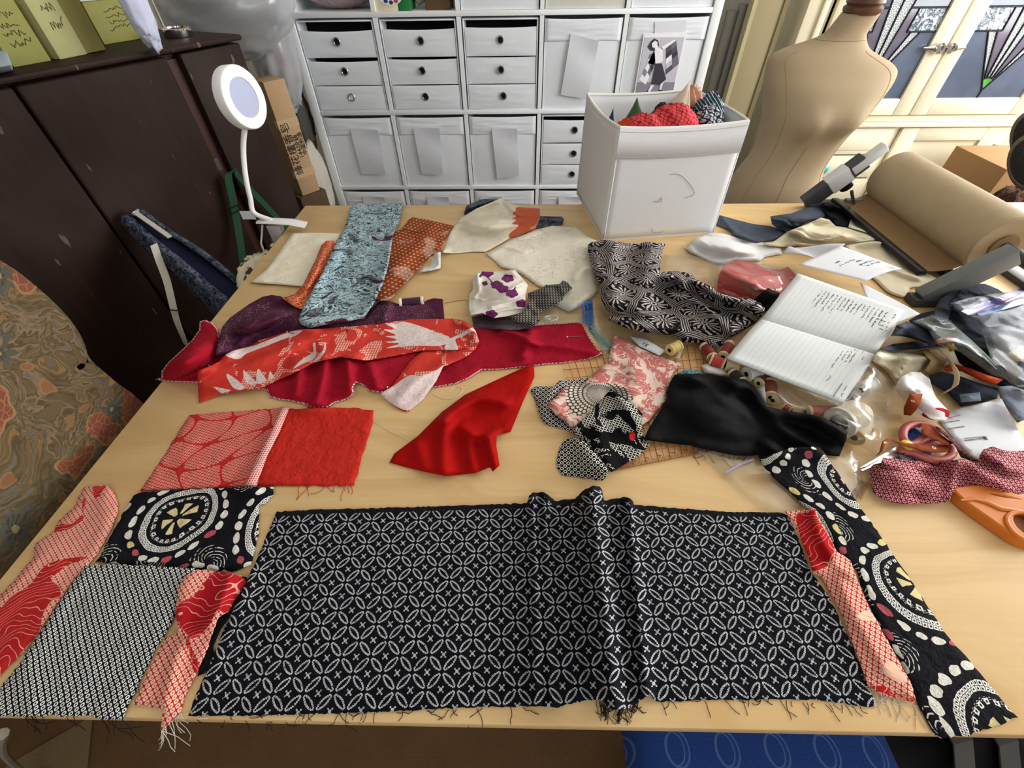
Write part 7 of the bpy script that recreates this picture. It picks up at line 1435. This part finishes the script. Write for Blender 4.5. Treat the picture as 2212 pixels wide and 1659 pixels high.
for w in (.775, .975):
    mb = MB()
    for i in range(60):
        q = .01+.98*i/60; pts = [fx*(wB*(q+dq)+FLR*w*(2*q-1))+fr_n*(FLR*w+.0026)+np.array((0, 0, hB*w-.006*4*q*(1-q)*w)) for dq in (0, .010)]; mb.tube(pts, .0007, 4, False)
    o = mb.build('stitching', M_stitch, t, fixn=False); o['kind'] = 'stuff'
M_lint = plain('dark_lint', (120, 106, 104), .9)
def fpos(q, w): return fx*(wB*q+FLR*w*(2*q-1))+fr_n*(FLR*w+.0012)+np.array((0, 0, hB*w))
for k, l in enumerate(([(.47, .60), (.52, .605), (.60, .56), (.72, .42), (.64, .38)], [(.42, .10), (.44, .055), (.50, .05), (.53, .075)], [(.38, .37), (.42, .36), (.44, .40), (.45, .35)], [(.28, .90), (.30, .83), (.26, .77), (.25, .74)], [(.72, .82), (.76, .84), (.80, .85)])): MB().tube([tuple(q) for q in catmull([tuple(fpos(*q)) for q in l], 4, False)], .00045, 4, False).build('lint_thread', M_lint, t, fixn=False)
# scraps inside
def bpos(q, r, z): return b_fl+fx*wB*q+fy*dB*r+np.array((0, 0, z))
zI0 = hB-.030
o = MB().prism([bpos(*q, 0) for q in ((.04, .04), (.96, .04), (.96, .96), (.04, .96))], (0, 0, .1)).build('filling_cloth', M_creamf); o.location = (0, 0, .006); o.location.z = .006; tag(o, 'heap of cloth filling the lower part of the box of scraps', 'fabric')
def scrap(name, m, lab, q, r, z, rad, seed, amp=.5, f_=2.6):
    p = bpos(q, r, z); return blob(name, m, tuple(p), rad, lab, 'fabric', amp, f_, seed, 44, 30, group='scraps in the white box')
def mobj(name, fn): return material(name, fn, rough=.9)
def okn(c1, c2, p):
    def f():
        x, y, z = objco(); k, _, _ = knots(*rot(x+y*.5, z+y*.3, .6), p, .1, .36); return mix(k, L(*c1), L(*c2))
    return f
M_sred = mobj('red_dotted_scrap', okn((190, 28, 40), (214, 96, 100), .008)); M_scheck = mobj('blue_white_check', okn((40, 48, 66), (206, 208, 212), .010)); M_slace = mobj('black_lace', lambda: mix(gt(noise(vec(*objco()), 240, 2), .55), L(20, 18, 18), L(96, 88, 84)))
def fstr():
    x, y, z = objco(); return mix(gt(sn((x*1.2+z)*620), .75), L(36, 62, 78), L(196, 210, 214))
M_sstripe = mobj('blue_striped_scrap', fstr); M_spink = plain('peach_scrap', (206, 150, 132), .9, .12, 60); M_sorange = plain('orange_scrap', (196, 62, 36), .9, .1); M_sgreen = plain('green_scrap', (66, 96, 58), .9, .1); M_scream = plain('cream_silk_scrap', (216, 206, 184), .7, .06); M_sblue = plain('dark_blue_scrap', (40, 50, 70), .9, .1)
scrap('red_scrap', M_sred, 'red dotted scrap at the front left in the box of scraps', .26, .20, zI0+.004, (.05, .04, .036), 1, .3)
scrap('red_scrap', M_sred, 'larger red scrap in the middle of the box of scraps', .50, .22, zI0+.004, (.058, .05, .048), 2, .3)
scrap('orange_scrap', M_sorange, 'orange scrap at the left wall inside the box', .15, .22, zI0+.0, (.030, .036, .028), 3)
scrap('lace_scrap', M_slace, 'black lace scrap behind the red one in the box', .60, .45, zI0+.0, (.06, .04, .04), 4)
scrap('check_scrap', M_scheck, 'blue and white checked scrap at the right in the box', .80, .26, zI0-.002, (.034, .036, .044), 5)
scrap('striped_scrap', M_sstripe, 'dark blue scrap with pale stripes at the right wall of the box', .89, .46, zI0+.008, (.034, .04, .045), 6)
scrap('peach_scrap', M_spink, 'peach scrap upright behind the checked one in the box', .82, .66, zI0+.006, (.032, .028, .052), 7)
def peak(name, m, lab, pts, tip, n=10, seed=1):   # pointed folded scrap: base ring and tip
    b = [bpos(*q) for q in pts]; tp = bpos(*tip); v = [tp]; f = []; N = len(b)*3; ring = [tuple(q) for q in catmull([tuple(x) for x in b], 3)]
    K = 6; R = random.Random(seed); tw = [R.uniform(.8, 1.15) for _ in ring]
    for k in range(1, K+1):
        for i, q in enumerate(ring): s = (k/K); v.append(tp+(np.array(q)-tp)*np.array((s*tw[i] if k < K else s, s*tw[i] if k < K else s, s**.8)))
    N = len(ring)
    for i in range(N): f.append((0, 1+i, 1+(i+1) % N))
    for k in range(K-1):
        for i in range(N): f.append((1+k*N+i, 1+(k+1)*N+i, 1+(k+1)*N+(i+1) % N, 1+k*N+(i+1) % N))
    f.append(tuple(1+(K-1)*N+i for i in range(N))[::-1])
    o = mesh(name, [np.array(q)-tp for q in v], f, m, None, True); o.location = tuple(tp); tag(o, lab, 'fabric', 'scraps in the white box'); return o
peak('cream_scrap', M_scream, 'tall pointed cream silk scrap sticking out of the box', [(.40, .50, zI0), (.52, .38, zI0-.01), (.70, .34, zI0-.02), (.76, .46, zI0), (.62, .66, zI0)], (.69, .48, hB+.052), seed=3)
peak('green_scrap', M_sgreen, 'green pointed scrap at the back left of the box', [(.20, .58, zI0-.02), (.30, .44, zI0-.02), (.46, .48, zI0-.02), (.40, .66, zI0-.02)], (.31, .56, zI0+.048), seed=5)
peak('cream_scrap', M_scream, 'small cream corner at the front rim inside the box', [(.40, .16, zI0-.02), (.62, .10, zI0-.02), (.66, .24, zI0-.02), (.5, .3, zI0-.02)], (.60, .16, zI0+.040), seed=6)
peak('blue_scrap', M_sblue, 'dark blue pointed scrap at the left rear corner of the box', [(.03, .5, zI0-.01), (.06, .38, zI0-.01), (.12, .42, zI0-.01), (.1, .56, zI0-.01)], (.09, .46, zI0+.035), seed=7)
# ------------------------------------------------------------------ kraft roll on its stand
M_gsteel = plain('grey_enamelled_steel', (112, 116, 116), .45, .03, 20); M_dsteel = plain('dark_grey_steel', (66, 68, 70), .5, .04, 20); M_kraft = material('kraft_paper', lambda: mix(noise(vec(*objco()), 40, 3), L(162, 143, 112), L(178, 159, 128)), rough=.75); M_kraftd = plain('kraft_core', (138, 110, 76), .85, .08, 60)
y1, y0_ = 1.235, .85; ax_x, ax_z, RR = 1.0, .8225, .063
t = thing('paper_roll_stand', 'grey steel stand holding a large kraft paper roll at the right', 'paper roll', (1.0, 1.0, TZ)); o3 = np.array(t.location)
Mr = Matrix.Translation(Vector((ax_x-o3[0], y0_-1.0, ax_z-TZ))) @ Matrix.Rotation(-math.pi/2, 4, 'X')
ln = y1-y0_; MB().lathe([(.02, .004), (.026, .002), (RR-.004, 0), (RR, .004), (RR, ln-.004), (RR-.004, ln), (.026, ln-.002), (.02, ln-.004)], 56, Mr).build('roll', M_kraft, t)
MB().lathe([(.018, -.003), (.026, -.003), (.026, .003)], 20, Mr).build('core', M_kraftd, t)
def arm(pb, pt, nm):
    a, b = np.array(pb)-o3, np.array(pt)-o3; d = Vector(b-a); Q_ = d.to_track_quat('Z', 'Y').to_matrix().to_4x4(); M_ = Matrix.Translation(Vector(a)) @ Q_
    return MB().box((-.014, -.020, 0), (.014, .020, d.length), M_).build(nm, M_gsteel if nm == 'near_arm' else M_dsteel, t, bevel=.002)
nA, nB = P(1988, 645, TZ+.012), PY(2192, 548, P(1988, 645, TZ+.012)[1]); fA, fB = P(1738, 440, TZ+.012), PY(1868, 345, P(1738, 440, TZ+.012)[1])
arm(nA, nB, 'near_arm'); arm(fA, fB, 'far_arm')
mid = fA*.42+fB*.58-o3; d = Vector(fB-fA).normalized(); Mx = Matrix.Translation(Vector(mid)) @ d.to_track_quat('Z', 'Y').to_matrix().to_4x4(); wpl = plain('white_clamp', (214, 216, 216), .4)
MB().box((-.017, -.024, -.028), (.017, .024, .028), Mx).build('clamp', wpl, t, bevel=.006); MB().box((-.019, -.01, .03), (.006, .012, .11), Mx).build('clamp_arm', wpl, t, bevel=.003)
MB().lathe([(.004, 0), (.016, .002), (.017, .012), (.012, .016), (.001, .016)], 14, Mx @ Matrix.Translation((0, -.026, .006)) @ Matrix.Rotation(math.pi/2, 4, 'X')).build('knob', M_blk, t); MB().tube([tuple(mid+np.array((.03, -.03, -.02))), tuple(mid+np.array((.055, -.03, -.055)))], .004, 8).build('lever', M_dsteel, t)
for z_, y_ in ((TZ+.010, nA[1]), (TZ+.010, fA[1])): MB().box((nA[0]-.02-o3[0], y_-.016-o3[1], .001), (nA[0]+.26-o3[0], y_+.016-o3[1], .018)).build('foot_bar', M_dsteel, t, bevel=.002)
for xx in (.955, 1.09): MB().box((xx-.012-o3[0], nA[1]-o3[1], .001), (xx+.012-o3[0], fA[1]-o3[1], .014)).build('cross_bar', M_dsteel, t, bevel=.002)
MB().tube([(0, nA[1]-.0-o3[1], ax_z-TZ), (0, fA[1]-o3[1], ax_z-TZ)], .012, 12).build('axle', M_dsteel, t)
a, b = fA+np.array((.10, -.01, .010)), fA+np.array((.235, -.015, .012)); MB().box(tuple(a-o3-np.array((0, .01, .004))), tuple(b-o3+np.array((0, .01, .006)))).build('rear_bar', M_gsteel, t, bevel=.002)
# paper tail hanging from the roll, with cutter bar
v = []; f = []; n = 20
for k in range(n+1):
    a = math.pi*(1.0+.42*k/n); r_ = RR+.0012
    if k < n*.6: p = (ax_x+r_*math.cos(a*1.0), ax_z+r_*math.sin(a))
    v += [(ax_x+(RR+.0015)*math.cos(math.pi*1.05+.45*k/n)-o3[0]-.0, y_-o3[1], ax_z+(RR+.0015)*math.sin(math.pi*1.05+.45*k/n)-TZ) for y_ in (y0_+.004, y1-.004)]
v2 = [(ax_x-.155-o3[0], y_-o3[1], .0145+.004) for y_ in (y0_+.004, y1-.004)]
tailp = [(.93, .822), (.905, .79), (.885, .768), (.862, .760)]
mb = MB(); pts = [(q[0], q[1]) for q in catmull([(ax_x-RR*.72, ax_z-RR*.72), (ax_x-RR*.80, ax_z-RR*.76), (.938, .768), (.915, .763), (.887, .762)], 4, False)]
vv = []; ff = []
for s in range(2):
    for x_, z_ in pts:
        for y_ in (y0_+.005, y1-.005): vv.append((x_-o3[0], y_-o3[1], z_-TZ+s*.0008))
m_ = len(pts)
for i in range(m_-1): ff += [(2*i, 2*i+1, 2*i+3, 2*i+2), (2*m_+2*i, 2*m_+2*i+2, 2*m_+2*i+3, 2*m_+2*i+1)]
mesh('paper_tail', vv, ff, M_kraftd, t, True)
MB().box((.868-o3[0], y0_-o3[1], .0145), (.886-o3[0], y1-o3[1], .026)).build('cutter_bar', M_blk, t, bevel=.002)
# stray threads on the bare table
for k, (l, m, lab) in enumerate((([(935, 850), (960, 862), (985, 858), (1000, 842), (985, 835), (970, 846)], M_thrw, 'pale thread curling on the table below the white feathered strip end'), ([(800, 905), (840, 930), (880, 950)], M_thrw, 'straight pale thread left of the scarlet cloth'), ([(960, 655), (1000, 648), (1010, 650)], M_thrr, 'short red thread right of the purple cloth'))):
    q = [P(*x, TZ+.0009) for x in catmull(l, 4, False)]; o = MB().tube([p-q[0] for p in q], .0005, 4).build('thread', m); o.location = q[0]; tag(o, lab, 'thread')
M_ph = plain('white_pin_head', (236, 234, 230), .3, .01)
for k, ((a, b), lab) in enumerate(((((452, 790), (470, 786)), 'white headed pin at the left end of the crane strip'), (((620, 717), (636, 721)), 'white headed pin on the upper edge of the crane strip, left part'), (((745, 707), (752, 716)), 'white headed pin on the upper edge of the crane strip, near the pale blue print'), (((815, 704), (822, 722)), 'white headed pin right of the wisps on the crane strip'), (((837, 836), (824, 826)), 'white headed pin by the feathered tail end'), (((1225, 728), (1260, 726)), 'pin in the right end of the crimson cloth'))):
    p0, p1 = top(*a, .0022), top(*b, .0012); o = MB().tube([(0, 0, 0), tuple(p1-p0)], .0005, 5).build('dressmaking_pin', M_pin); o.location = p0; tag(o, lab, 'pin', 'pins in the red cloths')
    MB().lathe([(.0002, -.0014), (.0012, -.0008), (.0014, 0), (.0012, .0008), (.0002, .0014)], 8).build('head', M_ph, o)
